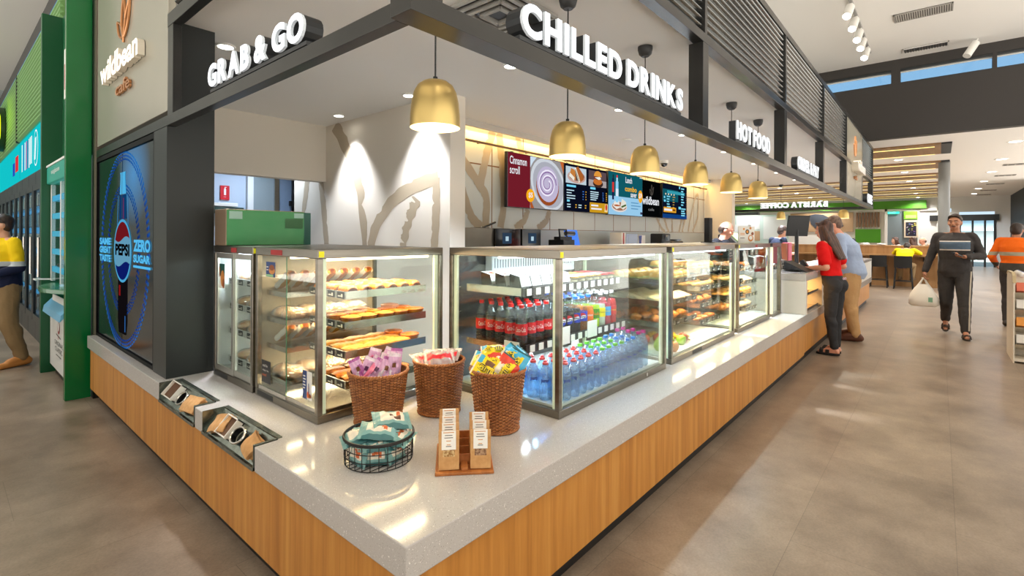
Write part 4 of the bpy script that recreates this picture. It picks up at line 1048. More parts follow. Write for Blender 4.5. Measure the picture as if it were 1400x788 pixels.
sp = [(.53 + .135 * i, 1.13 + .1 * j, .7025, rnd.uniform(-.1, .1), i, j) for j in range(3) for i in range(2 if j else 3)]
lay(PAS2, sp, lambda i, s: f'golden pasty, {ORD[s[4]]} from left in the {RW[s[5]]} row of the lowest pie tray', 'pasties on the lowest pie tray')
# wrapped food behind the left sliding door
WRAP = thin('clear_wrap', (250, 250, 250), .10, .15, (250, 248, 244), .22)
FOIL = mat('paper_wrap', (240, 234, 222), .55)
def sleeve():
    t = thing('paper_sleeve', '', 'food sleeve'); vs, fs, n, m = loaf(.17, .05, .036, .7, 4); MB().add(vs, fs).build('filled_roll', CRUSTP, t, smooth=60)
    def fn(u, v): q = pi * (v * 1.5 - .25); return (-.075 + .15 * u, -.03 * cos(q), .018 + .024 * sin(q) + .002 * sin(14 * u))
    MB().grid(fn, 10, 12).build('paper_wrapper', FOIL, t, smooth=60); return t
def wrapped_bun():
    t = thing('wrapped_roll', '', 'wrapped roll'); MB().ell((0, 0, .032), (.06, .045, .03), 18, 12).build('bread_roll', CRUSTP, t, smooth=80)
    r = random.Random(5)
    b = MB(); b.ell((0, 0, .034), (.07, .054, .034), 26, 16)
    b.v = [(p[0] * (1 + r.uniform(-.07, .07)), p[1] * (1 + r.uniform(-.07, .07)), max(0, p[2] * (1 + r.uniform(-.05, .06)))) for p in b.v]
    b.build('clear_film', WRAP, t, smooth=0); return t
SL, WB = sleeve(), wrapped_bun()
for z, kind, nm in ((1.13, 'S', 'top'), (.985, 'W', 'second'), (.84, 'S', 'third'), (.665, 'W', 'lowest')):
    shelf(T_HOT, .34, .95, 1.455, 1.69, z, 4, 'l', lip=.015, ticks=False, light=((255, 230, 190), 1.8))
    if kind == 'S':
        for i in range(7):
            o = SL if not SL.get('used') else dup(SL, (0, 0, 0)); SL['used'] = 1
            if 'used' in o and o is not SL: del o['used']
            o.location = (.39 + .08 * i, 1.575, z + .055); o.rotation_euler = (0, radians(-0), 0); o.rotation_euler = (radians(38), 0, pi / 2)
            o.rotation_euler = Matrix.Rotation(radians(-28), 3, 'X').to_euler() if 0 else (0, radians(30), pi / 2)
            o['label'] = f'white paper wrapped roll leaning on {nm} shelf behind the sliding door, {ORD[i]} from the door'; o['group'] = 'paper wrapped rolls behind the sliding door'
    else:
        lay(WB, [(.41 + .125 * i, 1.52 + .115 * j, z + .001, rnd.uniform(-.3, .3), i, j) for j in range(2) for i in range(4)],
            lambda i, s, nm=nm: f'film wrapped bread roll, {nm} shelf behind the sliding door, {ORD[s[4]]} in, {("right", "left")[s[5]]} row', 'film wrapped rolls behind the sliding door')
# ---- narrow upright cabinet
T_NAR = cabinet('cold_cabinet', 'narrow cold cabinet with two aluminium framed sliding doors beside the dark pillar', .283, 1.05, 1.745, 2.33, '', mat('cold_back', (226, 232, 226), .4), False, 11)
MB().box(.31, 1.02, 1.75, 1.756, ZB + .0385, ZT - .0425).build('side_panel', CREAM, T_NAR, world=True, smooth=0)
MB().box(.31, 1.02, 2.31, 2.318, ZB + .0385, ZT - .0425).build('side_panel', CW, T_NAR, world=True, smooth=0)
sliding(T_NAR, .283, 1.771, 2.304, framed=True)
MB().box(.2815, .2828, 1.97, 2.05, ZT - .036, ZT - .01).build('red_tag', RED_TAG, T_NAR, world=True, smooth=0)
MB().box(.2815, .2828, 2.10, 2.30, .578, .603).build('base_label', mat('base_label', (0, 0, 0)), T_NAR, world=True, smooth=0)
for z, nm in ((1.15, 'top'), (.995, 'second'), (.84, 'third'), (.66, 'lowest')):
    shelf(T_NAR, .36, .98, 1.78, 2.29, z, 4, 'l', m=CW, light=((236, 244, 240), 3))
    lay(WB, [(.43 + .15 * i, 1.86 + .16 * j, z + .001, rnd.uniform(-.4, .4), i, j) for j in range(3) for i in range(3)],
        lambda i, s, nm=nm: f'film wrapped roll on {nm} shelf of the narrow cold cabinet, row {ORD[s[5]]}, {ORD[s[4]]} in', 'film wrapped rolls in the narrow cold cabinet')
a = Art((.284, 2.235, 1.12), (0, -1, 0), .0004); a.rect(0, .085, 0, .15, PAPER); a.rect(0, .085, .075, .15, mat('card_teal', (26, 84, 76), .4)); a.disc(.05, .06, .03, .05, mat('card_tan', (0, 0, 0))); a.disc(.065, .03, .016, .03, mat('card_brown', (0, 0, 0))); a.rect(0, .015, .07, .13, mat('card_brown', (0, 0, 0)))
a.done('door_sticker', T_NAR)
# green fronted oven standing on it
t = thing('countertop_oven', 'steel box oven with green reflecting glass front on top of the narrow cabinet', 'oven', (.54, 2.24, 1.381))
MB().box(.285, .77, 2.14, 2.325, 1.381, 1.605).build('body', mat('oven_brown', (150, 128, 106), .4, .5), t, world=True, smooth=0, bevel=.004)
MB().box(.288, .768, 2.132, 2.139, 1.384, 1.60).build('glass_front', noisy('green_mirror', (44, 140, 76), (120, 180, 116), (1.6, 1, 2.4), .2, .3, lo=.3, hi=.7, c3=(84, 154, 96)), t, world=True, smooth=0)
for q in ((.64, .76, 1.49, 1.555, (60, 110, 64)), (.70, .765, 1.56, 1.592, (170, 206, 190)), (.30, .375, 1.545, 1.592, (170, 206, 190))): MB().box(q[0], q[1], 2.1305, 2.1318, q[2], q[3]).build('sticker', mat('stk%d' % q[4][0], q[4], .4), t, world=True, smooth=0)
MB().box(.772, .84, 2.18, 2.325, 1.381, 1.60).build('side_module', mat('oven_teal', (50, 110, 92), .3), t, world=True, smooth=0)

# ---- chilled drinks cabinet
T_CH = cabinet('drinks_cabinet', 'glass chilled cabinet full of soft drinks and water bottles', 1.08, 2.31, .24, 1.02, 'lfr', mat('chill_back', (84, 84, 82), .4), False, 5)
MB().box(1.35, 2.25, .93, .99, 1.20, 1.335).build('evaporator', noisy('evap', (240, 244, 244), (224, 228, 230), (2, 2, 2), .35), T_CH, world=True, smooth=0, bevel=.006)
b = MB()
for k in range(34): b.box(1.37 + .025 * k, 1.376 + .025 * k, .927, .9295, 1.25, 1.31)
b.build('evaporator_slots', mat('slot_grey', (140, 146, 150), .5), T_CH, world=True, smooth=0)
shelf(T_CH, 1.13, 2.14, .51, .92, 1.145, 1, 'f', ticks=False, lip=.03, light=((226, 240, 255), 3))
shelf(T_CH, 1.13, 2.24, .51, .92, .848, 1, 'f', ticks=False, lip=.02, light=((226, 240, 255), 12))
for z, x0, x1, n in ((1.135, 1.11, 2.13, 13), (.836, 1.14, 2.21, 14)):
    MB().box(x0, x1, .49, .503, z, z + .042).build('ticket_rail', TICK, T_CH, world=True, smooth=0)
    b = MB()
    for k in range(n):
        u = x0 + (x1 - x0) * (k + .35) / n; b.box(u - .0, u + .04, .486, .4895, z + .002, z + .038)
    b.build('price_ticket', PAPER, T_CH, world=True, smooth=0)
for x, y in ((1.42, .485), (1.72, .485)): MB().box(x, x + .11, .482, .485, .83, .93).build('shelf_talker', PAPER, T_CH, world=True, smooth=0)
MB().box(1.09, 1.0935, .50, .60, .82, .90).build('shelf_talker', PAPER, T_CH, world=True, smooth=0)
MB().cyl((2.02, .2365, .592), (2.02, .2395, .592), .012, n=12).build('lock', STEEL2, T_CH, world=True)
PET = thin('clear_plastic', (246, 251, 252), .045, .05, (240, 246, 250), .03, .14)
WATER = thin('blue_water_plastic', (200, 232, 252), .16, .04, (216, 240, 255), .22, .26)
def bottle(nm, liquid, label_m, cap_m, label, h=.235, r=.033, fill=.62, logo=None, waist=1., cat='drink bottle', kind=0):
    t = thing(nm, '', cat)
    # profile of a soda bottle
    pr = [(.001, .002), (r * .8, 0), (r, .012), (r, h * .30), (r * waist, h * .42), (r, h * .56), (r * .95, h * .67), (r * .72, h * .77), (r * .43, h * .86), (.0125, h * .90), (.0125, h * .93)]
    if kind:
        pr = [(.001, .002), (r * .8, 0), (r, .012)] + [(r * (.965 + .035 * cos(q * pi)), h * (.08 + .52 * q / 14)) for q in range(1, 15)] + [(r * .95, h * .67), (r * .72, h * .77), (r * .43, h * .86), (.0125, h * .90), (.0125, h * .93)]
    b = MB(); b.shell(pr, n=20, mi=0); b.build('bottle', PET if kind == 0 else WATER, t, smooth=60)
    if liquid:
        q = [(p[0] * .955, p[1] * 1. + (.002 if p[1] < .01 else 0)) for p in pr if p[1] <= h * fill + 1e-6]; q[0] = (.001, .003); q.append((.001, q[-1][1] + .001))
        MB().shell(q, n=18).build('drink', liquid, t, smooth=60)
    cp = [(.0145, h * .925), (.0145, h * .995), (.012, h), (.001, h)] if kind != 2 else [(.0155, h * .9), (.0155, h * .945), (.010, h * .96), (.0085, h * 1.0), (.001, h * 1.0)]
    MB().shell(cp, n=16).build('cap', cap_m, t, smooth=40)
    if label_m:
        lz0, lz1 = (h * .33, h * .58) if kind == 0 else (h * .40, h * .58)
        lb = MB().shell([(r * 1.012, lz0), (r * 1.012, lz1)], n=24); L_ = lb.build('label', label_m, t, smooth=60)
        if logo:
            for ang in (-pi * .73,): logo(t, L_, r * 1.014, (lz0 + lz1) / 2, ang)
    return t
def curved(b, v, r, cz, ang):
    """wrap flat (u,v) onto the label cylinder, centred on angle ang (u to the viewer's right)"""
    out = []
    for p in v: q = ang + p[0] / r; out.append((r * cos(q), r * sin(q), cz + p[1]))
    return out
def wrap_text(s, c, hgt, w, vert=False, bold=.02):
    def f(t, L_, r, cz, ang):
        g = text_geo(s, bold); v, fc, rim, x0, x1, y0, y1 = g
        pts = [((p[0] - x0) / (x1 - x0) * w - w / 2, (p[1] - y0) / (y1 - y0) * hgt - hgt / 2) for p in v]
        b = MB(); b.add(curved(b, pts, r, cz, ang), fc); o = b.build('lettering', c, None, smooth=0); o.parent = L_
    return f
def pepsi_logo(base):
    rd, wh, bl = mat('roundel_red', (206, 30, 44), .4), mat('roundel_white', (240, 242, 246), .4), mat('roundel_blue', (24, 60, 176), .4)
    def f(t, L_, r, cz, ang):
        b = MB(); R_ = .026
        for lo, hi, mi in ((-.34, .34, 1), (.34, 1, 0), (-1, -.34, 2)):
            vs = []
            for k in range(15):
                u = -1 + 2 * k / 14; e_ = sqrt(max(0, 1 - u * u)); w = .12 * sin(u * pi)
                vs.append((u * R_, R_ * max(-e_, min(e_, lo + w if lo > -1 else -2)))); vs.append((u * R_, R_ * max(-e_, min(e_, hi + w if hi < 1 else 2))))
            b.add(curved(b, vs, r, cz - .004, ang), [(2 * k, 2 * k + 2, 2 * k + 3, 2 * k + 1) for k in range(14)], mi)
        g = text_geo('PEPSI', .04); pts = [((p[0] - g[3]) / (g[4] - g[3]) * .044 - .022, (p[1] - g[5]) / (g[6] - g[5]) * .010 - .005) for p in g[0]]
        b.add(curved(b, pts, r + .0003, cz - .004, ang), g[1], 3)
        o = b.build('roundel', [rd, wh, bl, BLACK], None, smooth=0); o.parent = L_
    return f
COLA = mat('cola', (24, 10, 8), .15); 
def dm(n, c, r=.35): return mat(n, c, r)
BT = {
 'coke': ('red capped cola bottle with red label', bottle('cola_bottle', COLA, dm('lab_red', (210, 20, 30)), dm('cap_red', (214, 30, 30)), '', fill=.74, logo=wrap_text('Coca-Cola', dm('lab_white', (244, 240, 238)), .024, .058, bold=.0))),
 'zero': ('black capped cola bottle with red label', bottle('cola_bottle', COLA, dm('lab_red', 0), dm('cap_black', (24, 24, 26)), '', fill=.74, logo=wrap_text('Zero', BLACK, .02, .04))),
 'pmax': ('black PEPSI bottle with roundel and black cap', bottle('cola_bottle', COLA, dm('lab_black', (18, 18, 22)), dm('cap_black', 0), '', fill=.74, logo=pepsi_logo(0))),
 'pblue': ('blue labelled PEPSI bottle with blue cap', bottle('cola_bottle', COLA, dm('lab_blue', (20, 50, 170)), dm('cap_blue', (40, 110, 230)), '', fill=.74, logo=pepsi_logo(0))),
 'amber': ('amber drink bottle with blue label and blue cap', bottle('soft_drink_bottle', dm('amber_drink', (150, 84, 24), .2), dm('lab_blue', 0), dm('cap_blue', 0), '', logo=pepsi_logo(0))),
 'orange': ('orange soft drink bottle with blue cap', bottle('soft_drink_bottle', dm('orange_drink', (250, 140, 16), .2), dm('lab_orange', (240, 110, 20)), dm('cap_blue', 0), '', fill=.75, logo=wrap_text('Sunkist', dm('lab_white', 0), .014, .05))),
 'lime': ('lime green soft drink bottle with black cap', bottle('soft_drink_bottle', dm('lime_drink', (200, 240, 20), .2), dm('lab_green', (60, 140, 30)), dm('cap_black', 0), '', fill=.75, logo=wrap_text('Solo', dm('lab_orange2', (240, 130, 30)), .02, .05))),
 'lemon': ('clear lemonade bottle with yellow label', bottle('soft_drink_bottle', dm('clear_drink', (232, 236, 214), .2), dm('lab_yellow', (246, 222, 30)), dm('cap_white', (236, 240, 240)), '', fill=.7, logo=wrap_text('Schweppes', BLACK, .011, .05, bold=0))),
 'pink': ('pink soft drink bottle with light blue label', bottle('soft_drink_bottle', dm('pink_drink', (206, 60, 84), .2), dm('lab_cyan', (60, 160, 220)), dm('cap_white', 0), '', fill=.72, logo=wrap_text('Schweppes', dm('lab_yellow', 0), .012, .05, bold=0))),
 'red': ('bright red soft drink bottle with yellow mark', bottle('soft_drink_bottle', dm('red_drink', (226, 20, 36), .2), dm('lab_red2', (220, 30, 40)), dm('cap_white', 0), '', fill=.78, logo=wrap_text('Schweppes', dm('lab_yellow', 0), .014, .05, bold=0))),
}
order = ['coke', 'coke', 'coke', 'coke', 'zero', 'pmax', 'pmax', 'pblue', 'amber', 'orange', 'lime', 'lemon', 'pink', 'red']
DEEP = ['front', 'second', 'third', 'fourth', 'back']
for k, kind in enumerate(order):
    d, pr = BT[kind]
    same = [i for i, q in enumerate(order) if q == kind]
    col_ = '' if len(same) == 1 else f', {ORD[same.index(k)]} column'
    lay(pr, [(1.165 + .0735 * k + rnd.uniform(-.003, .003), .545 + .073 * j, .849, rnd.uniform(-.25, .25), j) for j in range(5 if k < 6 else 4)],
        lambda i, s, d=d, col_=col_: f'{d}{col_}, {DEEP[s[4]]} row, middle drinks shelf', 'soft drinks on the middle shelf')
WL = dm('water_label', (150, 196, 236)); WL2 = dm('water_label2', (186, 212, 236))
NAVYT = dm('water_text', (30, 50, 140))
WT_ = {
 'redcap': ('clear water bottle with red sports cap', bottle('water_bottle', None, WATER, dm('cap_rosered', (226, 70, 70)), '', .195, .033, kind=2, cat='water bottle', logo=wrap_text('pump', NAVYT, .02, .04)), 'water bottles on the cabinet floor'),
 'green': ('clear water bottle with green cap', bottle('water_bottle', None, WATER, dm('cap_green', (110, 210, 50)), '', .20, .034, kind=1, cat='water bottle', logo=wrap_text('spring', NAVYT, .012, .04)), ''),
 'blue': ('clear water bottle with blue cap', bottle('water_bottle', None, WATER, dm('cap_skyblue', (30, 130, 220)), '', .205, .034, kind=1, cat='water bottle', logo=wrap_text('water', NAVYT, .012, .04)), ''),
 'pinkcap': ('slim clear water bottle with magenta cap', bottle('water_bottle', None, WATER, dm('cap_magenta', (216, 40, 150)), '', .225, .03, kind=1, cat='water bottle', logo=wrap_text('water', NAVYT, .012, .03)), ''),
}
wo = ['redcap'] * 6 + ['green'] * 4 + ['blue'] * 2 + ['pinkcap'] * 2
for k, kind in enumerate(wo):
    d, pr, _g = WT_[kind]; same = [i for i, q in enumerate(wo) if q == kind]
    nrow = 8 if k < 2 else 3
    RN = ['front', 'second', 'third', 'fourth', 'fifth', 'sixth', 'seventh', 'back']
    lay(pr, [(1.152 + .0735 * k + rnd.uniform(-.004, .004), .305 + .074 * j, .6225, rnd.uniform(-.3, .3), j) for j in range(nrow)],
        lambda i, s, d=d, same=same, k=k: f'{d}, {ORD[same.index(k)]} column from left, {RN[s[4]]} row', 'water bottles on the cabinet floor')
# packs on the top shelf
def food_pack():
    t = thing('sandwich_pack', '', 'food pack')
    MB().prism([(-.045, 0), (.045, 0), (.05, .10), (-.02, .085)], 'x', -.042, .042).build('tray', mat('pack_black', (30, 30, 32), .2), t, smooth=0, bevel=.004)
    b = MB(); b.add([(-.0435, -.038, .034), (.0435, -.038, .034), (.0435, -.0215, .0872), (-.0435, -.0215, .0872), (.0435, .052, .102), (-.0435, .052, .102)], [(0, 1, 2, 3), (3, 2, 4, 5)])
    s_ = b.build('paper_band', PAPER, t, smooth=0)
    o = MB().add([(-.014, .0, .0925), (.014, .0, .0925), (.014, .022, .097), (-.014, .022, .097), (-.014, -.012, .0901), (.014, -.012, .0901)], [(0, 1, 2, 3), (4, 5, 1, 0)], [0, 1]).build('brand_patch', [dm('patch_red', (196, 40, 40)), dm('patch_yellow', (240, 190, 40))], None, smooth=0); o.parent = s_
    return t
FP = food_pack()
lay(FP, [(1.18 + .092 * i, .56 + .105 * j, 1.146, 0, i, j) for j in range(3) for i in range(5)], lambda i, s: f'black food pack with white band, {ORD[s[4]]} from left, {RW[s[5]]} row, top drinks cabinet shelf', 'white banded packs on the top shelf')
def tub(lid):
    t = thing('snack_tub', '', 'snack tub'); MB().lathe([(.03, 0), (.036, .045), (.037, .05)], n=20).build('cup', PET, t); MB().lathe([(.0, .004), (.028, .004), (.033, .04), (0, .04)], n=16).build('contents', dm('tub_fill', (206, 190, 150)), t)
    MB().lathe([(.039, .05), (.039, .057), (.036, .059), (0, .059)], n=20).build('lid', lid, t); return t
T1, T2 = tub(dm('lid_gold', (206, 160, 60))), tub(dm('lid_red', (206, 30, 40)))
lay(T1, [(1.66 + .086 * i, .555 + .09 * j, 1.146, 0, i, j) for j in range(3) for i in range(4)], lambda i, s: f'snack tub with gold lid, {ORD[s[4]]} from left in {RW[s[5]]} row of the top shelf', 'gold lidded tubs on the top shelf')
lay(T2, [(2.01 + .086 * i, .555 + .09 * j, 1.146, 0, i, j) for j in range(3) for i in range(2)], lambda i, s: f'snack tub with red lid, {ORD[s[4]]} from left in {RW[s[5]]} row of the top shelf', 'red lidded tubs on the top shelf')

# ---- bakery cabinets
T_B = cabinet('bakery_cabinet', 'glass bakery cabinet with buns, pastries and fruit next to the drinks cabinet', 2.42, 3.80, .25, 1.0, 'lfr', mat('bakery_back', (70, 66, 60), .35), False, 7)
T_C = cabinet('bakery_cabinet', 'glass bakery cabinet with trays of pastries between the fruit cabinet and glass screen', 3.91, 5.02, .25, 1.0, 'lfr', mat('bakery_back', (0, 0, 0)), False, 6)
BUN = noisy('bun_crust', (232, 170, 84), (206, 132, 56), (10, 10, 10), .4, lo=.35, hi=.65, coat=.1)
FILL = noisy('salad_filling', (90, 140, 50), (230, 214, 150), (50, 50, 50), .6)
def burger():
    t = thing('filled_bun', '', 'filled bun'); MB().lathe([(.0, 0), (.044, 0), (.05, .01), (.048, .022), (0, .022)], n=22).build('bun_base', BUN, t, smooth=50)
    r = random.Random(2); b = MB(); b.lathe([(0, .021), (.05, .022), (.054, .028), (.05, .034), (0, .035)], n=22); b.v = [(p[0] * r.uniform(.92, 1.1), p[1] * r.uniform(.92, 1.1), p[2]) for p in b.v]; b.build('filling', FILL, t, smooth=0)
    MB().lathe([(.05, .034), (.051, .045), (.044, .062), (.025, .073), (0, .076)], n=22).build('bun_top', BUN, t, smooth=60); return t
def croissant():
    t = thing('croissant', '', 'croissant'); b = MB(); pts = []; rr = []
    for k in range(33):
        q = -1.25 + 2.5 * k / 32; pts.append((.055 * sin(q) * 1.2, .045 * cos(q) - .03, .03)); rr.append(max(.006, .030 * cos(q * 1.12) * (1 + .13 * sin(k * 1.6))))
    b.tube(pts, rr, 14); b.v = [(p[0], p[1], max(0, p[2])) for p in b.v]; b.build('dough', CRUST, t, smooth=70)
    b = MB(); b.tube([(p[0], p[1], p[2] + r_ * .75) for p, r_ in list(zip(pts, rr))[8:25]], .006, 6); b.build('glaze_ridge', BAKED, t, smooth=60); return t
def baguette():
    t = thing('filled_roll', '', 'filled roll'); vs, fs, n, m = loaf(.17, .06, .05, .9, 6); MB().add(vs, fs).build('bread', BUN, t, smooth=60)
    MB().box(-.075, .075, -.031, .0, .024, .03).build('filling', FILL, t, smooth=0, bevel=.002); return t
def wrapped():
    t = thing('wrapped_sandwich', '', 'sandwich'); b = MB().prism([(-.05, 0), (.05, 0), (.05, .055), (-.05, .02)], 'x', -.055, .055); b.build('bread', mat('white_bread', (246, 236, 214), .7), t, smooth=0, bevel=.006)
    MB().prism([(-.0505, .008), (.0505, .02), (.0505, .032), (-.0505, .014)], 'x', -.0555, .0555).build('filling', noisy('wrap_fill', (214, 130, 90), (240, 220, 180), (40, 40, 40), .6), t, smooth=0); return t
BG, CR, BA, WS = burger(), croissant(), baguette(), wrapped()
def shelf_food(t, x0, x1, z, proto, nx, ny, desc, place, y0=.36, y1=.86, rz=0., grp=None):
    shelf(t, x0, x1, y0, y1, z, 4, 'f', light=((255, 226, 180), 1.8))
    dx = (x1 - x0) / nx; dy = (y1 - y0 - .02) / ny
    lay(proto, [(x0 + dx * (i + .5) + rnd.uniform(-.005, .005), y0 + .01 + dy * (j + .5), z + .001, rz + rnd.uniform(-.12, .12), i, j) for j in range(ny) for i in range(nx)],
        lambda i, s: f'{desc}, {ORD[s[4]]} from left, {ORD[s[5]]} row, {place}', grp or (desc + ' on ' + place))
shelf_food(T_B, 2.55, 3.17, 1.11, BG, 5, 3, 'filled bun', 'top left tray of the fruit cabinet')
shelf_food(T_B, 2.55, 3.17, .955, WS, 5, 3, 'white bread sandwich', 'middle left tray of the fruit cabinet')
shelf_food(T_B, 2.55, 3.17, .80, CR, 4, 3, 'golden croissant', 'lower left tray of the fruit cabinet')
shelf_food(T_B, 3.24, 3.74, 1.16, BG, 4, 3, 'filled bun', 'top right tray of the fruit cabinet')
shelf_food(T_B, 3.24, 3.74, 1.01, BA, 3, 4, 'filled bread roll', 'second right tray of the fruit cabinet')
shelf_food(T_B, 3.24, 3.74, .87, CR, 3, 3, 'golden croissant', 'third right tray of the fruit cabinet')
shelf_food(T_B, 3.24, 3.74, .73, PAS2, 3, 4, 'golden pasty', 'lowest right tray of the fruit cabinet')
for z, a_, b_ in ((1.15, PAS2, 'golden pasty'), (1.01, BA, 'filled bread roll'), (.87, PAS, 'pale pasty'), (.73, CR, 'golden croissant')):
    nm = {1.15: 'top', 1.01: 'second', .87: 'third', .73: 'lowest'}[z]
    shelf_food(T_C, 3.98, 4.42, z, a_, 3, 4, b_, f'{nm} left tray of the far bakery cabinet')
for z, a_, b_ in ((1.12, CR, 'golden croissant'), (.98, WS, 'white bread sandwich'), (.84, BG, 'filled bun'), (.70, WB, 'film wrapped roll')):
    nm = {1.12: 'top', .98: 'second', .84: 'third', .70: 'lowest'}[z]
    shelf_food(T_C, 4.50, 4.94, z, a_, 3, 3, b_, f'{nm} right tray of the far bakery cabinet')
for nm, x, t_ in (('a', 3.66, T_B),):
    a = Art((3.66, .2565, 1.22), (1, 0, 0), .0004); a.rect(0, .1, 0, .11, BLACK); a.text('could', .01, .08, PAPER, h=.012, w=.05); a.text('bag in the', .01, .055, PAPER, h=.012, w=.075); a.text('oven!', .01, .03, mat('card_orange', (0, 0, 0)), h=.012, w=.05); a.done('door_sticker', T_B)
a = Art((4.88, .2565, 1.14), (1, 0, 0), .0004); a.rect(0, .05, 0, .11, mat('card_blue', (0, 0, 0))); a.rect(.03, .05, .0, .05, mat('card_orange', (0, 0, 0))); a.done('door_sticker', T_C)
MB().box(2.80, 2.99, .2482, .2496, .577, .602).build('base_label', mat('base_label', (0, 0, 0)), T_B, world=True, smooth=0)
MB().box(3.28, 3.40, .2482, .2496, ZT - .036, ZT - .01).build('red_tag', RED_TAG, T_B, world=True, smooth=0); MB().box(4.45, 4.52, .2482, .2496, ZT - .036, ZT - .01).build('red_tag', RED_TAG, T_C, world=True, smooth=0)
# fruit on the floor of the bakery cabinet
def apple(nm, m, r=.038):
    t = thing(nm, '', 'fruit'); MB().lathe([(.001, .006), (r * .5, 0), (r * .9, r * .5), (r, r * 1.05), (r * .85, r * 1.6), (r * .45, r * 1.86), (.001, r * 1.7)], n=20).build('flesh', m, t, smooth=80)
    MB().cyl((0, 0, r * 1.7), (.004, 0, r * 2.2), .002, n=6).build('stem', dm('stem_brown', (80, 50, 24)), t); return t
def banana():
    t = thing('banana', '', 'fruit'); b = MB(); pts = [(.08 * sin(q), .08 * cos(q) - .06, .019) for q in [-1 + 2 * k / 16 for k in range(17)]]
    b.tube(pts, [.006, .012, .016] + [.018] * 11 + [.016, .011, .006], 8); b.build('peel', noisy('banana_peel', (238, 206, 60), (226, 186, 40), (8, 8, 8), .5), t, smooth=50)
    MB().cyl(pts[0], (pts[0][0] - .018, pts[0][1] - .02, .019), .006, .005, 8).build('stalk', dm('stalk', (130, 110, 40)), t); return t
def pear():
    t = thing('pear', '', 'fruit'); MB().lathe([(.001, .002), (.025, .0), (.04, .022), (.042, .04), (.034, .065), (.022, .085), (.016, .098), (.001, .104)], n=20).build('flesh', noisy('pear_skin', (196, 206, 96), (176, 190, 70), (20, 20, 20), .45), t, smooth=80)
    MB().cyl((0, 0, .1), (.004, 0, .122), .002, n=6).build('stem', dm('stem_brown', 0), t); return t
GA, RA, OR, BN, PE = apple('apple', noisy('green_apple', (150, 200, 50), (170, 210, 70), (10, 10, 10), .3)), apple('apple', noisy('red_apple', (160, 30, 40), (200, 90, 50), (12, 12, 12), .3)), apple('orange', noisy('orange_peel', (240, 140, 30), (244, 156, 44), (60, 60, 60), .5, bump=.3), .037), banana(), pear()
FN = ['nearest the camera', 'second from the camera', 'third from the camera', 'fourth from the camera', 'fifth from the camera', 'sixth from the camera']
fz = .6225
lay(PE, [(2.56 + .09 * i, .40 + .02 * i, fz, i * 1.3) for i in range(3)], lambda i, s: f'green pear on the fruit cabinet floor, {FN[i]}', 'fruit in the bakery cabinet')
lay(GA, [(2.86, .36, fz, 0), (2.78, .42, fz, 1)], lambda i, s: f'green apple on the fruit cabinet floor, {FN[i]}', 'fruit in the bakery cabinet')
lay(RA, [(2.80, .52, fz, 0), (2.95, .38, fz, 1), (2.70, .58, fz, 2)], lambda i, s: f'red apple on the fruit cabinet floor, {FN[i]}', 'fruit in the bakery cabinet')
lay(OR, [(2.52, .315, fz, 0), (2.60, .31, fz, 0)], lambda i, s: f'orange at the front of the fruit cabinet floor, {FN[i]}', 'fruit in the bakery cabinet')
lay(BN, [(3.00, .56, fz, .4), (3.08, .50, fz, .6), (3.06, .40, fz, .3), (3.0, .66, fz, .2)], lambda i, s: f'yellow banana on the fruit cabinet floor, {FN[i]}', 'fruit in the bakery cabinet')
# end glass screen
t = thing('glass_screen', 'steel framed glass guard with maroon card at the end of the cabinets', 'screen', (5.28, .27, ZB))
MB().box(5.12, 5.52, .25, .29, ZT - .042, ZT).build('top_rail', STEEL, t, world=True, smooth=0); MB().box(5.12, 5.52, .25, .29, ZB, ZB + .03).build('bottom_rail', STEEL, t, world=True, smooth=0)
MB().box(5.12, 5.15, .25, .29, ZB + .031, ZT - .043).build('post', CREAM, t, world=True, smooth=0); MB().box(5.49, 5.52, .25, .29, ZB + .031, ZT - .043).build('post', STEEL, t, world=True, smooth=0)
MB().box(5.151, 5.489, .266, .272, ZB + .031, ZT - .043).build('glass_pane', GLASS, t, world=True, smooth=0)
MB().box(5.16, 5.38, .262, .265, 1.15, 1.337).build('maroon_card', mat('maroon', (120, 24, 40), .4), t, world=True, smooth=0)
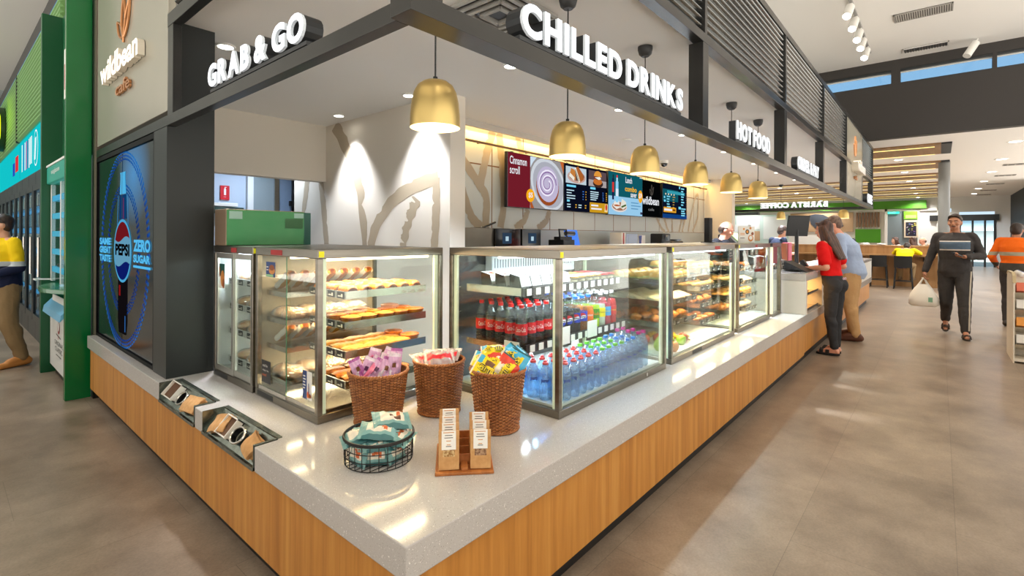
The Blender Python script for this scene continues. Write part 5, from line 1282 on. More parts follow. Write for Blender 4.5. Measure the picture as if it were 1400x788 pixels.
# ================================================================ things on the counter
WICK = noisy('wicker', (140, 78, 34), (186, 118, 60), (40, 40, 40), .42, lo=.3, hi=.7, coat=.1)
WICKD = mat('wicker_dark', (96, 50, 24), .6)
def basket(x, y, rb, rt, h, label):
    t = thing('wicker_basket', label, 'basket', (x, y, .5705), 0, 'wicker baskets on the counter')
    NS = 44; rows_ = 36
    b = MB()
    for k in range(rows_):
        z = .008 + (h - .022) * k / (rows_ - 1); r = rb + (rt - rb) * z / h; pts = []
        for i in range(NS * 3):
            q = 2 * pi * i / (NS * 3); w = .0026 * cos(q * NS / 2 + pi * (k % 2)); pts.append(((r + w) * cos(q), (r + w) * sin(q), z))
        b.tube(pts, .0032, 5, True)
    b.build('woven_body', WICK, t, smooth=80)
    b = MB()
    for i in range(NS): 
        q = 2 * pi * (i + .5) / NS; b.tube([((rb - .001) * cos(q), (rb - .001) * sin(q), .001), ((rt - .001) * cos(q), (rt - .001) * sin(q), h - .01)], .0032, 5)
    b.shell([(rb - .006, .004), (rt - .006, h - .01)], n=36); b.lathe([(0, .003), (rb - .004, .003), (rb - .004, .006), (0, .006)], n=30)
    b.build('stakes', WICKD, t, smooth=60)
    b = MB()
    for ph in (0, pi):
        pts = []
        for i in range(144):
            q = 2 * pi * i / 144; s = q * 30 + ph; pts.append(((rt + .004 * cos(s)) * cos(q), (rt + .004 * cos(s)) * sin(q), h - .006 + .0045 * sin(s)))
        b.tube(pts, .0048, 6, True)
    b.build('braided_rim', WICK, t, smooth=80)
    b = MB()
    for ph in (0, pi):
        pts = []
        for i in range(108):
            q = 2 * pi * i / 108; s = q * 24 + ph; pts.append(((rb + .002 + .004 * cos(s)) * cos(q), (rb + .002 + .004 * cos(s)) * sin(q), .008 + .004 * sin(s)))
        b.tube(pts, .0044, 5, True)
    b.build('braided_foot', WICK, t, smooth=80)
    return t
basket(.505, .875, .104, .135, .245, 'left wicker basket filled with pink and purple snack packets')
basket(.785, .765, .100, .125, .262, 'middle wicker basket with red and clear packets inside')
basket(.815, .395, .093, .125, .278, 'right wicker basket piled with yellow and blue snack bags')
def pillow(L, W, T, mi, seed, nu=22, nv=16, crk=.004):
    """sealed packet, long along x, crimped at both ends"""
    r = random.Random(seed); ph = [r.uniform(0, 6.28) for _ in range(8)]
    def P(u, v, s):
        x, y = 2 * u - 1, 2 * v - 1
        body = max(0, 1 - abs(x / .86) ** 2.6) ** .6 * max(0, 1 - abs(y) ** 2.4) ** .75 if abs(x) < .86 else 0
        wob = crk * (sin(7 * x + ph[0] + 3 * y) + .7 * sin(11 * y + ph[1] - 4 * x) + .5 * sin(17 * x + ph[2])) * (.25 + body)
        end = .0025 * sin(26 * y + ph[3]) if abs(x) > .86 else 0
        pinch = 1 - .10 * (1 - abs(x)) * 0 - .05 * body
        bend = .05 * L * (x * x) * (r2 - .5)
        return (x * L / 2, y * W / 2 * pinch, s * (T / 2 * body + .0006) + wob + end + bend)
    r2 = r.random(); b = MB()
    b.grid(lambda u, v: P(u, v, 1), nu, nv, mi); b.grid(lambda u, v: P(1 - u, v, -1), nu, nv, lambda u, v: mi(1 - u, v))
    return b
def packet(name, label, cat, group, loc, rot, size, mats, mi, seed, deco=None, crk=.004):
    t = thing(name, label, cat, loc, 0, group); t.rotation_euler = rot
    b = pillow(*size, mi, seed, crk=crk); b.build('wrapper', mats, t, smooth=50)
    if deco: deco(t, size)
    return t
# pink packets, left basket
PK = [mat('foil_pink', (216, 170, 204), .3), mat('foil_purple', (176, 96, 160), .3), mat('foil_pale', (238, 222, 230), .35), mat('foil_plum', (86, 40, 80), .35), mat('foil_brown', (120, 76, 40), .4), mat('foil_rose', (222, 116, 150), .32)]
def mi_pink(k):
    def f(u, v):
        if u < .08 or u > .92: return 1 if k % 3 == 0 else 2
        if .55 < u < .72 and .35 < v < .68: return 3 if k % 2 else 4
        if u > .62 + .15 * sin(v * 5 + k): return 0
        if (v > .62 + .1 * sin(u * 7)): return 5 if k % 2 else 2
        return (1 if k in (0, 4) else 0)
    return f
pp = [(-.105, -.03, 88, 20, 12), (-.075, -.02, 78, -25, -8), (-.045, .02, 84, -38, 4), (-.03, -.045, 74, -42, 10), (.0, -.02, 80, -30, -6), (.015, .04, 88, -26, 10), (.035, -.05, 76, -20, 4), (.06, .0, 84, -14, -8), (.08, -.045, 80, -8, 8), (.095, .02, 92, -6, 0), (.04, .07, 86, -24, 0), (-.04, .07, 86, -18, 0)]
va = math.atan2(1.972, 1.342) - pi / 2      # turn so that local y points away from the camera
for k, (lx, ly, lean, roll, yaw) in enumerate(pp):
    a_ = -.608; cx, cy = lx * cos(a_) - ly * sin(a_), lx * sin(a_) + ly * cos(a_)
    m = Matrix.Rotation(a_ + radians(yaw), 4, 'Z') @ Matrix.Rotation(radians(-14 + k % 3 * 5), 4, 'X') @ Matrix.Rotation(radians(-roll), 4, 'Y') @ Matrix.Rotation(radians(90), 4, 'X') @ Matrix.Rotation(radians(90), 4, 'Z')
    packet('snack_packet', f'pink foil snack packet standing in the left basket, {ORD[k]} counted from the left', 'snack packet', 'pink packets in the left basket', (.505 + cx * .82, .875 + cy * .82, .5705 + .238 + .012 * (k > 6) + .012 * (k > 8)), m.to_euler(), (.145, .055, .034), PK, mi_pink(k), 40 + k)
# clear and red packets, middle basket
CL = [thin('clear_bag', (252, 250, 250), .12, .12, (250, 236, 232), .35), mat('band_red', (226, 44, 54), .4), mat('band_pale', (248, 214, 200), .5), mat('sweet_pink', (240, 150, 140), .5)]
def mi_red(k):
    return lambda u, v: (1 if (.24 < v < .52 + .06 * sin(9 * u)) and .1 < u < .9 else 2 if v > .60 and (sin(13 * u + k) + sin(17 * v)) > .3 else 3 if .12 < u < .2 else 0)
for k, (lx, ly, z, yaw, tx, ty) in enumerate(((.0, -.02, .272, -36, 30, 0), (-.06, .02, .25, -10, 18, 10), (.035, .05, .262, -60, 20, -8))):
    a_ = -.71; cx, cy = lx * cos(a_) - ly * sin(a_), lx * sin(a_) + ly * cos(a_)
    t = packet('sweet_packet', ('clear packet with red wavy band on top of the middle basket', 'clear packet of pink sweets at the left rim of the middle basket', 'clear red banded packet at the back of the middle basket')[k], 'sweet packet', 'packets in the middle basket',
           (.785 + cx, .765 + cy, .5705 + z), (radians(tx), radians(ty), radians(yaw)), (.15, .12, .045), CL, mi_red(k), 70 + k)
    rr = random.Random(k); b = MB()
    for _ in range(12): b.ell((rr.uniform(-.05, .05), rr.uniform(-.035, .04), rr.uniform(-.006, .006)), (.014, .012, .010), 10, 6)
    b.build('sweets', CL[3] if k == 1 else CL[2], t, smooth=80)
# yellow snack bags, right basket
YB = [mat('bag_yellow', (250, 218, 20), .3), mat('bag_blue', (70, 176, 214), .3), mat('bag_red', (224, 66, 44), .32), mat('bag_white', (244, 232, 206), .4), mat('bag_brown', (118, 74, 40), .4), mat('bag_teal', (24, 92, 100), .35)]
def mi_yel(k):
    def f(u, v):
        if u < .06: return 3
        if u > .94: return 5
        if v < .18 and u > .2: return 2 if k % 2 else 1
        if u > .74 + .1 * sin(6 * v): return (1, 2, 1, 2)[k % 4]
        if u < .20 and v > .6: return 1
        if .62 < v < .86 and .3 < u < .66: return 3 if k % 3 else 4
        return 0
    return f
LETT = mat('bag_lettering', (30, 22, 16), .4); LETY = mat('bag_lettering_yellow', (252, 226, 40), .4)
def deco_yel(t, size):
    b = MB(); T = size[2]
    b.text('Grills', (-.058, -.022, 0), X, Y, h=.036, w=.096, mi=0, bold=.06); b.text('Grills', (-.056, -.0205, .0006), X, Y, h=.034, w=.092, mi=1, bold=.0)
    v2 = []
    for p in b.v:
        x, y = p[0] / (size[0] / 2), p[1] / (size[1] / 2); bd = max(0, 1 - abs(x / .86) ** 2.6) ** .6 * max(0, 1 - abs(y) ** 2.4) ** .75 if abs(x) < .86 else 0
        v2.append((p[0], p[1], p[2] + T / 2 * bd + .0035))
    b.v = v2; b.build('lettering', [LETT, LETY], t, smooth=0)
yb = [(-.045, -.055, .272, -28, 58, 8), (.03, -.06, .272, 52, 60, 0), (.085, -.02, .285, 58, 62, -20), (-.05, -.0, .305, -14, 28, 6), (.045, .0, .315, 40, 44, -6), (-.005, .045, .338, 4, 20, 4), (.08, .055, .31, 36, 30, 0), (.0, .0, .25, 10, 8, 0)]
for k, (lx, ly, z, yaw, tx, ty) in enumerate(yb):
    a_ = -.833; cx, cy = lx * cos(a_) - ly * sin(a_), lx * sin(a_) + ly * cos(a_)
    m = Matrix.Rotation(a_, 4, 'Z') @ Matrix.Rotation(radians(tx), 4, 'X') @ Matrix.Rotation(radians(ty), 4, 'Y') @ Matrix.Rotation(radians(yaw), 4, 'Z')
    nm = ('at the front left of the right basket', 'at the front middle of the right basket', 'at the front right of the right basket', 'on the left of the pile in the right basket', 'right of centre on the pile in the right basket', 'topmost on the pile in the right basket', 'at the back right of the right basket', 'buried in the middle of the right basket')[k]
    packet('snack_bag', 'yellow snack bag ' + nm, 'snack bag', 'yellow bags in the right basket', (.815 + cx * .85, .395 + cy * .85, .5705 + z), m.to_euler(), (.15, .105, .04), YB, mi_yel(k), 90 + k, deco_yel)
# round wire basket with pale green packets
t = thing('wire_basket', 'low round black wire basket filled with pale green packets', 'basket', (.278, .538, .5705))
WIRE = mat('wire_black', (28, 24, 22), .45, .3)
def ring(b, r, z, w, sz=None): b.tube([(r * cos(2 * pi * i / 40), r * sin(2 * pi * i / 40), z) for i in range(40)], w, 6, True)
b = MB(); ring(b, .134, .1, .0042); 
for dz in (-.003, .003): ring(b, .134, .1 + dz, .0035)
b.build('rim', WIRE, t)
b = MB()
for z in (.004, .034, .066): ring(b, .13 + .03 * z, z, .0018)
for i in range(26):
    q = 2 * pi * i / 26; b.tube([(.132 * cos(q), .132 * sin(q), .099), (.130 * cos(q), .130 * sin(q), .004)], .0016, 5)
for i in range(9):
    y_ = -.104 + .026 * i; hx = sqrt(.13 ** 2 - y_ ** 2); b.tube([(-hx, y_, .003), (hx, y_, .003)], .0016, 5)
b.build('wire_mesh', WIRE, t)
GP = [mat('foil_mint', (126, 170, 166), .35), mat('foil_teal', (58, 112, 114), .35), mat('foil_ivory', (236, 226, 206), .4), mat('foil_orange', (214, 104, 50), .4), mat('foil_bark', (96, 60, 40), .5)]
def mi_grn(k):
    def f(u, v):
        if u < .08 or u > .92: return 0
        if v < .16 or v > .92: return 1
        d = sin(9 * u + k) * .08
        if .42 < u < .72 and abs(v - .5 + d) < .09: return 3 if k % 2 else 4
        if .60 < u < .70 and .3 < v < .75: return 3
        if .25 < v < .8 and .2 < u < .8: return 2
        return 0
    return f
wp = [(-.085, -.01, .095, 12, 4, -8), (.0, -.03, .115, -8, 12, 6), (.06, .03, .135, 6, 14, 8), (-.01, .05, .10, 24, 0, 0), (.07, -.03, .085, -30, 8, 4), (-.02, -.085, .05, -4, 78, 0), (.075, -.05, .045, 40, 70, 20), (-.09, -.05, .045, -50, 72, -10), (.0, .0, .04, 60, 4, 0), (.085, .05, .05, 80, 20, 0), (-.06, .07, .05, 120, 10, 0), (.0, -.06, .078, 8, 20, 4)]
nmw = ['lying at the left on top of the wire basket', 'lying in the middle on top of the wire basket', 'topmost, at the back right of the wire basket', 'behind the middle packet in the wire basket', 'low on the right side of the wire basket', 'pressed upright against the front wires', 'pressed against the front right wires', 'pressed against the left wires', 'at the bottom of the wire basket', 'at the right bottom of the wire basket', 'at the back left bottom of the wire basket', 'tucked under the middle packet at the front rim']
for k, (lx, ly, z, yaw, tx, ty) in enumerate(wp):
    a_ = -.602; cx, cy = lx * cos(a_) - ly * sin(a_), lx * sin(a_) + ly * cos(a_)
    m = Matrix.Rotation(a_ + radians(yaw), 4, 'Z') @ Matrix.Rotation(radians(tx), 4, 'X') @ Matrix.Rotation(radians(ty), 4, 'Y')
    sz = (.15, .115, .045) if k < 5 else (.125, .09, .03)
    packet('biscuit_packet', 'pale green packet ' + nmw[k], 'biscuit packet', 'pale green packets in the wire basket', (.278 + cx * .8, .538 + cy * .8, .5705 + z), m.to_euler(), sz, GP, mi_grn(k), 120 + k, None, .003)
# timber rack with kraft bags
RZ = -radians(42.6)
t = thing('bag_rack', 'small timber rack holding two rows of kraft snack bags', 'rack', (.402, .182, .5705), RZ)
RWOOD = noisy('rack_wood', (150, 84, 36), (196, 124, 62), (30, 6, 30), .5, lo=.3, hi=.7)
MB().box(-.108, .108, 0, .27, 0, .010).build('base_board', RWOOD, t, smooth=0, bevel=.002)
b = MB(); b.box(-.012, .012, .012, .26, .0105, .022)
for k in range(4): b.box(-.10, .10, .066 + .055 * k, .070 + .055 * k, .0105, .05 + .008 * k)
b.build('divider', RWOOD, t, smooth=0, bevel=.001)
SEED = [noisy('oat_mix', (214, 184, 130), (150, 104, 50), (120, 120, 120), .6, lo=.4, hi=.6), noisy('nut_mix', (110, 72, 44), (176, 140, 106), (120, 120, 120), .6, lo=.4, hi=.6)]
def kraft(ix):
    t = thing('kraft_bag', '', 'paper bag'); w, h, d = .038, .136, .036
    b = MB(); V_ = [(-w, -d / 2, 0), (w, -d / 2, 0), (w, d / 2, 0), (-w, d / 2, 0), (-w, -.006 - .004, h * .80), (w, -.010, h * .80), (w, .010, h * .80), (-w, .010, h * .80), (-w, -.004, h), (w, -.004, h), (w, .004, h), (-w, .004, h)]
    b.add(V_, [(3, 2, 1, 0), (0, 1, 5, 4), (1, 2, 6, 5), (2, 3, 7, 6), (3, 0, 4, 7), (4, 5, 9, 8), (5, 6, 10, 9), (6, 7, 11, 10), (7, 4, 8, 11), (8, 9, 10, 11)])
    b.build('bag', KRAFT, t, smooth=0, bevel=.0015)
    def fr2(b, x0, x1, z0, z1, off, mi=0):
        zs = [z0] + ([h * .8] if z0 < h * .8 < z1 else []) + [z1]
        for a_, c_ in zip(zs, zs[1:]): b.add(fr(x0, x1, a_, c_, off), [(0, 1, 2, 3)], mi)
    def fr(x0, x1, z0, z1, off):
        f = lambda z: -d / 2 + (d / 2 - .010) * min(1, z / (h * .80)) + (.006 * max(0, (z - h * .8) / (h * .2)))
        return [(x0, f(z0) - off, z0), (x1, f(z0) - off, z0), (x1, f(z1) - off, z1), (x0, f(z1) - off, z1)]
    MB().add(fr(-w - .0006, w + .0006, h * .80, h + .001, .0016), [(0, 1, 2, 3)]).build('folded_top', KRAFT, t, smooth=0)
    MB().add(fr(-.022, .022, h * .34, h * .56, .0008), [(0, 1, 2, 3)]).build('window', SEED[ix], t, smooth=0)
    b = MB(); fr2(b, -.027, .026, h * .52, h + .0012, .0026)
    l = b.build('paper_label', PAPER, t, smooth=0)
    o = MB()
    for k, (z, ww, mi) in enumerate(((.95, .02, 1), (.88, .014, 0), (.82, .016, 0), (.74, .009, 1), (.64, .007, 1), (.60, .01, 0))):
        o.add(fr(-ww - .001, ww - .001, h * z, h * z + .0025, .0032), [(0, 1, 2, 3)], mi)
    o = o.build('print', [mat('ink_grey', (90, 86, 80), .6), mat('ink_ochre', (206, 140, 60), .6)], None, smooth=0); o.parent = l
    return t
KB = [kraft(0), kraft(1)]
for c, n in ((0, 4), (1, 3)):
    lx = (-.058, .060)[c]
    for i in range(n):
        ly = .036 + .055 * i * (1 if c == 0 else 1.25); lz = .5705 + .011 + (.008 * i)
        loc = (.402 + lx * cos(RZ) - ly * sin(RZ), .182 + lx * sin(RZ) + ly * cos(RZ), lz)
        lab = f'kraft bag with white label, {("front", "second", "third", "back")[i] if n == 4 else ("front", "second", "back")[i]} of the {("left", "right")[c]} row on the timber rack'
        o = KB[c] if i == 0 else dup(KB[c], loc); o.location = loc; o.rotation_euler = (radians(-9 if i else -7), 0, RZ + (radians(-3) if c else radians(1))); o['label'] = lab; o['group'] = 'kraft bags on the timber rack'
# ---------------------------------------------------------------- things on and behind the cabinets
SOV = noisy('oven_steel', (116, 108, 95), (128, 120, 106), (3, 3, 3), .35, .8)
t = thing('bench', 'long white back bench under the tiled wall', 'bench', (6.6, 2.65, 0))
MB().box(2.42, 10.7, 2.33, 2.99, .88, .93).build('bench_top', QUARTZ, t, world=True, smooth=0); MB().box(2.42, 10.7, 2.38, 2.99, .0, .879).build('cupboards', WHITE, t, world=True, smooth=0)
for k, (x0, x1) in enumerate(((2.64, 3.51), (3.52, 3.89))):
    dx = .44 if k == 0 else .01
    t = thing('speed_oven', ('steel speed oven with black door at the left end of the back bench', 'second speed oven with black door on the back bench')[k], 'oven', ((x0 + x1) / 2, 2.72, .931))
    MB().box(x0, x1, 2.52, 2.95, .931, 1.53).build('body', SOV, t, world=True, smooth=0, bevel=.006)
    MB().box(x0 + dx, x1 - .01, 2.49, 2.519, .97, 1.525).build('door', BLACKG, t, world=True, smooth=0, bevel=.004)
    a = Art((x0 + dx + .11, 2.489, 1.36), (1, 0, 0)); a.rect(0, .15, 0, .12, (60, 84, 110), .6); a.rect(.05, .10, .03, .08, (200, 230, 246), .9); a.done('control_display', t)
    MB().box(x0 + dx + .05, x1 - .06, 2.455, 2.475, 1.02, 1.04).box(x0 + dx + .05, x0 + dx + .065, 2.475, 2.49, 1.02, 1.04).box(x1 - .075, x1 - .06, 2.475, 2.49, 1.02, 1.04).build('handle', STEEL2, t, world=True, smooth=0)
t = thing('oven_paddle', 'black handled paddle lying on top of the left speed oven', 'utensil', (3.1, 2.7, 1.531)); MB().box(2.98, 3.12, 2.62, 2.78, 1.5315, 1.537).build('blade', BLACK, t, world=True, smooth=0); MB().tube([(3.1, 2.7, 1.54), (3.28, 2.68, 1.60)], .012, 8).build('handle', BLACK, t, world=True)
t = thing('label_printer', 'black bench machine with bracket left of the blue screen', 'machine', (4.47, 2.6, .931))
MB().box(4.34, 4.60, 2.48, 2.72, .931, 1.40).build('body', BLACK, t, world=True, smooth=0, bevel=.01); MB().cyl((4.36, 2.46, 1.48), (4.54, 2.46, 1.48), .03, n=14).box(4.30, 4.56, 2.5, 2.6, 1.40, 1.44).build('feed_roll', BLACK, t, world=True); MB().tube([(4.36, 2.55, 1.44), (4.34, 2.55, 1.53), (4.50, 2.55, 1.53), (4.52, 2.55, 1.44)], .012, 8).build('bracket', BLACK, t, world=True)
t = thing('order_screen', 'blue lit order screen leaning on the back bench', 'screen', (4.75, 2.62, .931))
MB().prism([(2.56, 1.30), (2.60, 1.30), (2.66, 1.53), (2.62, 1.53)], 'x', 4.60, 4.86).build('panel', mat('blue_panel', (40, 110, 214), .3, em=(50, 120, 230), es=.5), t, world=True, smooth=0); MB().box(4.68, 4.78, 2.60, 2.66, .931, 1.299).build('stand', BLACK, t, world=True, smooth=0); MB().box(4.62, 4.88, 2.50, 2.56, 1.30, 1.325).build('lower_lip', mat('blue_panel', 0), t, world=True, smooth=0)
for k, (x0, x1, m, lb) in enumerate(((5.98, 6.12, PAPER, 'white brochure holder with red stripe on the back bench'), (6.14, 6.52, mat('pale_box', (180, 194, 214), .4), 'pale grey blue carton on the back bench'), (6.56, 6.80, PAPER, 'white and navy carton beside the pale carton on the bench'))):
    b = MB().box(x0, x1, 2.55, 2.75, .9305, 1.505 - .02 * k, 0).box(x0 + .06, x0 + .09, 2.545, 2.55, 1.25, 1.50 - .02 * k, 1 if k == 0 else 2 if k == 2 else 0)
    if k == 2: b.prism([(x0, 1.46), (x0 + .1, 1.46), (x0 + .06, 1.25), (x0 + .03, 1.25)], 'y', 2.54, 2.549, 2)
    solo(b, 'carton', [m, RED_TAG, mat('carton_navy', (34, 50, 120), .4)], lb, 'carton', smooth=0, bevel=.003)
t = thing('coffee_grinder', 'black bench grinder with round front near the end of the tiled wall', 'grinder', (7.5, 2.6, .931)); MB().box(7.34, 7.66, 2.48, 2.72, .931, 1.50).build('body', BLACK, t, world=True, smooth=0, bevel=.02); MB().cyl((7.48, 2.478, 1.42), (7.48, 2.44, 1.42), .05, n=18).build('dial', mat('dial_grey', (90, 96, 100), .3), t, world=True)
t = thing('bench_scale', 'low black scale next to the bench grinder', 'scale', (8.0, 2.6, .931)); MB().box(7.75, 8.3, 2.5, 2.7, .931, 1.36).build('body', BLACK, t, world=True, smooth=0, bevel=.02); MB().lathe([(.0, 0), (.12, 0), (.15, .03), (0, .03)], (8.05, 2.6, 1.365), 18).build('pan', BLACK, t, world=True)
t = thing('bench_box', 'white box appliance in front of the beige end wall', 'appliance', (9.9, 2.2, 0)); MB().box(9.75, 10.2, 2.05, 2.32, .0, 1.44).build('body', WHITE, t, world=True, smooth=0, bevel=.01); MB().cyl((9.97, 2.2, 1.44), (9.97, 2.2, 1.49), .02, n=10).build('knob', BLACK, t, world=True)
# menu card and tall black stand on the cabinet top
t = thing('menu_card', 'white tilted menu card with food pictures standing on the cabinets', 'menu card', (4.95, .55, 1.381))
a = Art((4.83, .52, 1.383), (.86, -.51, 0)); a.rect(0, .22, 0, .18, PAPER)
for u, v, r, c in ((.12, .12, .026, BLACK), (.12, .12, .016, mat('pic_orange', (230, 150, 50), .5)), (.19, .1, .018, mat('card_brown', 0)), (.165, .05, .036, mat('card_tan', 0)), (.165, .055, .022, PAPER), (.07, .15, .012, mat('pic_orange', 0)), (.16, .16, .014, mat('card_tan', 0))): a.disc(u, v, r, r, c)
for v in (.05, .085, .10): a.rect(.02, .08, v, v + .006, mat('pic_orange', 0) if v > .08 else mat('ink_grey', 0))
a.done('printed_face', t); a = Art((4.83 + .86 * .2197 + .003, .52 - .51 * .2197 + .005, 1.383), (-.86, .51, 0)); a.rect(0, .22, 0, .18, PAPER); a.done('back_face', t)
t = thing('queue_display', 'tall narrow black stand on the cabinet tops left of the menu card', 'display stand', (4.85, .86, 1.381)); MB().box(4.80, 4.90, .82, .88, 1.381, 1.66).build('panel', mat('felt_black', (14, 13, 14), .8), t, world=True, smooth=0, bevel=.004); MB().box(4.78, 4.92, .79, .91, 1.381, 1.39).build('foot', BLACK, t, world=True, smooth=0)
# ================================================================ people
_cl = bpy.data.textures.new('cloth_folds', 'CLOUDS'); _cl.noise_scale = .11; _cl.noise_depth = 2
def organic(mb, name, m, parent, vox=.008, it=5, disp=0.):
    o = mb.build(name, m, parent, smooth=0)
    r = o.modifiers.new('skin', 'REMESH'); r.mode = 'VOXEL'; r.voxel_size = vox; r.use_smooth_shade = True
    s = o.modifiers.new('soften', 'SMOOTH'); s.factor = .5; s.iterations = it
    if disp:
        d = o.modifiers.new('folds', 'DISPLACE'); d.texture = _cl; d.strength = disp; d.mid_level = .5; d.texture_coords = 'LOCAL'
    return o
def bands(name, base, rules, rough=.8):
    """cloth colour with horizontal bands: rules = (z0, z1, colour, |x| limit, front only)"""
    if name in MATS: return MATS[name]
    m, nt, b = _new(name); L = nt.links.new
    t = nt.nodes.new('ShaderNodeTexCoord'); sp = nt.nodes.new('ShaderNodeSeparateXYZ'); L(t.outputs['Object'], sp.inputs[0])
    def cmp(o, op, v):
        n = nt.nodes.new('ShaderNodeMath'); n.operation = op; L(o, n.inputs[0]); n.inputs[1].default_value = v; return n.outputs[0]
    def mul(a, c):
        n = nt.nodes.new('ShaderNodeMath'); n.operation = 'MULTIPLY'; L(a, n.inputs[0]); L(c, n.inputs[1]); return n.outputs[0]
    ab = nt.nodes.new('ShaderNodeMath'); ab.operation = 'ABSOLUTE'; L(sp.outputs[0], ab.inputs[0])
    rgb = nt.nodes.new('ShaderNodeRGB'); rgb.outputs[0].default_value = lin(base); prev = rgb.outputs[0]
    for z0, z1, c, xl in rules:
        f = mul(cmp(sp.outputs[2], 'GREATER_THAN', z0), cmp(sp.outputs[2], 'LESS_THAN', z1))
        if xl: f = mul(f, cmp(ab.outputs[0], 'LESS_THAN', xl))
        mx = nt.nodes.new('ShaderNodeMix'); mx.data_type = 'RGBA'; L(f, mx.inputs[0]); L(prev, mx.inputs[6]); mx.inputs[7].default_value = lin(c); prev = mx.outputs[2]
    L(prev, b.inputs['Base Color']); b.inputs['Roughness'].default_value = rough; b.inputs['Specular IOR Level'].default_value = .25
    MATS[name] = m
    return m
def cloth(name, c, rough=.85): return mat(name, c, rough, spec=.2, bump=(60, .25))
def hand(b, wr, d, nrm, curl, side, grip=None):
    """palm and five fingers from wrist wr along d; nrm = palm normal; curl 0..1"""
    wr = Vector(wr); d = Vector(d).normalized(); nrm = Vector(nrm); nrm = (nrm - d * nrm.dot(d)).normalized(); a = d.cross(nrm) * side
    b.cap(wr, wr + d * .03, .024, .027, 10); 
    for q in (-1, -.33, .33, 1): b.cap(wr + d * .02 + a * (q * .016), wr + d * .085 + a * (q * .027), .013, .012, 8)
    for i, (q, L) in enumerate(((1, .066), (.33, .078), (-.33, .072), (-1, .056))):
        p = wr + d * .088 + a * (q * .028); ang = curl * .55; dd = d * cos(ang) + nrm * sin(ang)
        p1 = p + dd * (L * .45); ang2 = curl * 1.5; d2 = d * cos(ang2) + nrm * sin(ang2); p2 = p1 + d2 * (L * .32); ang3 = curl * 2.3; d3 = d * cos(ang3) + nrm * sin(ang3); p3 = p2 + d3 * (L * .26)
        b.cap(p, p1, .0095, .009, 8); b.cap(p1, p2, .009, .0082, 8); b.cap(p2, p3, .0082, .0072, 8)
    p = wr + d * .03 + a * .026; p1 = p + (d * .6 + a * .75 + nrm * .25).normalized() * .036; p2 = p1 + (d * .85 + a * .25 + nrm * (.3 + .4 * curl)).normalized() * .032
    b.cap(p, p1, .013, .011, 8); b.cap(p1, p2, .0105, .0085, 8)
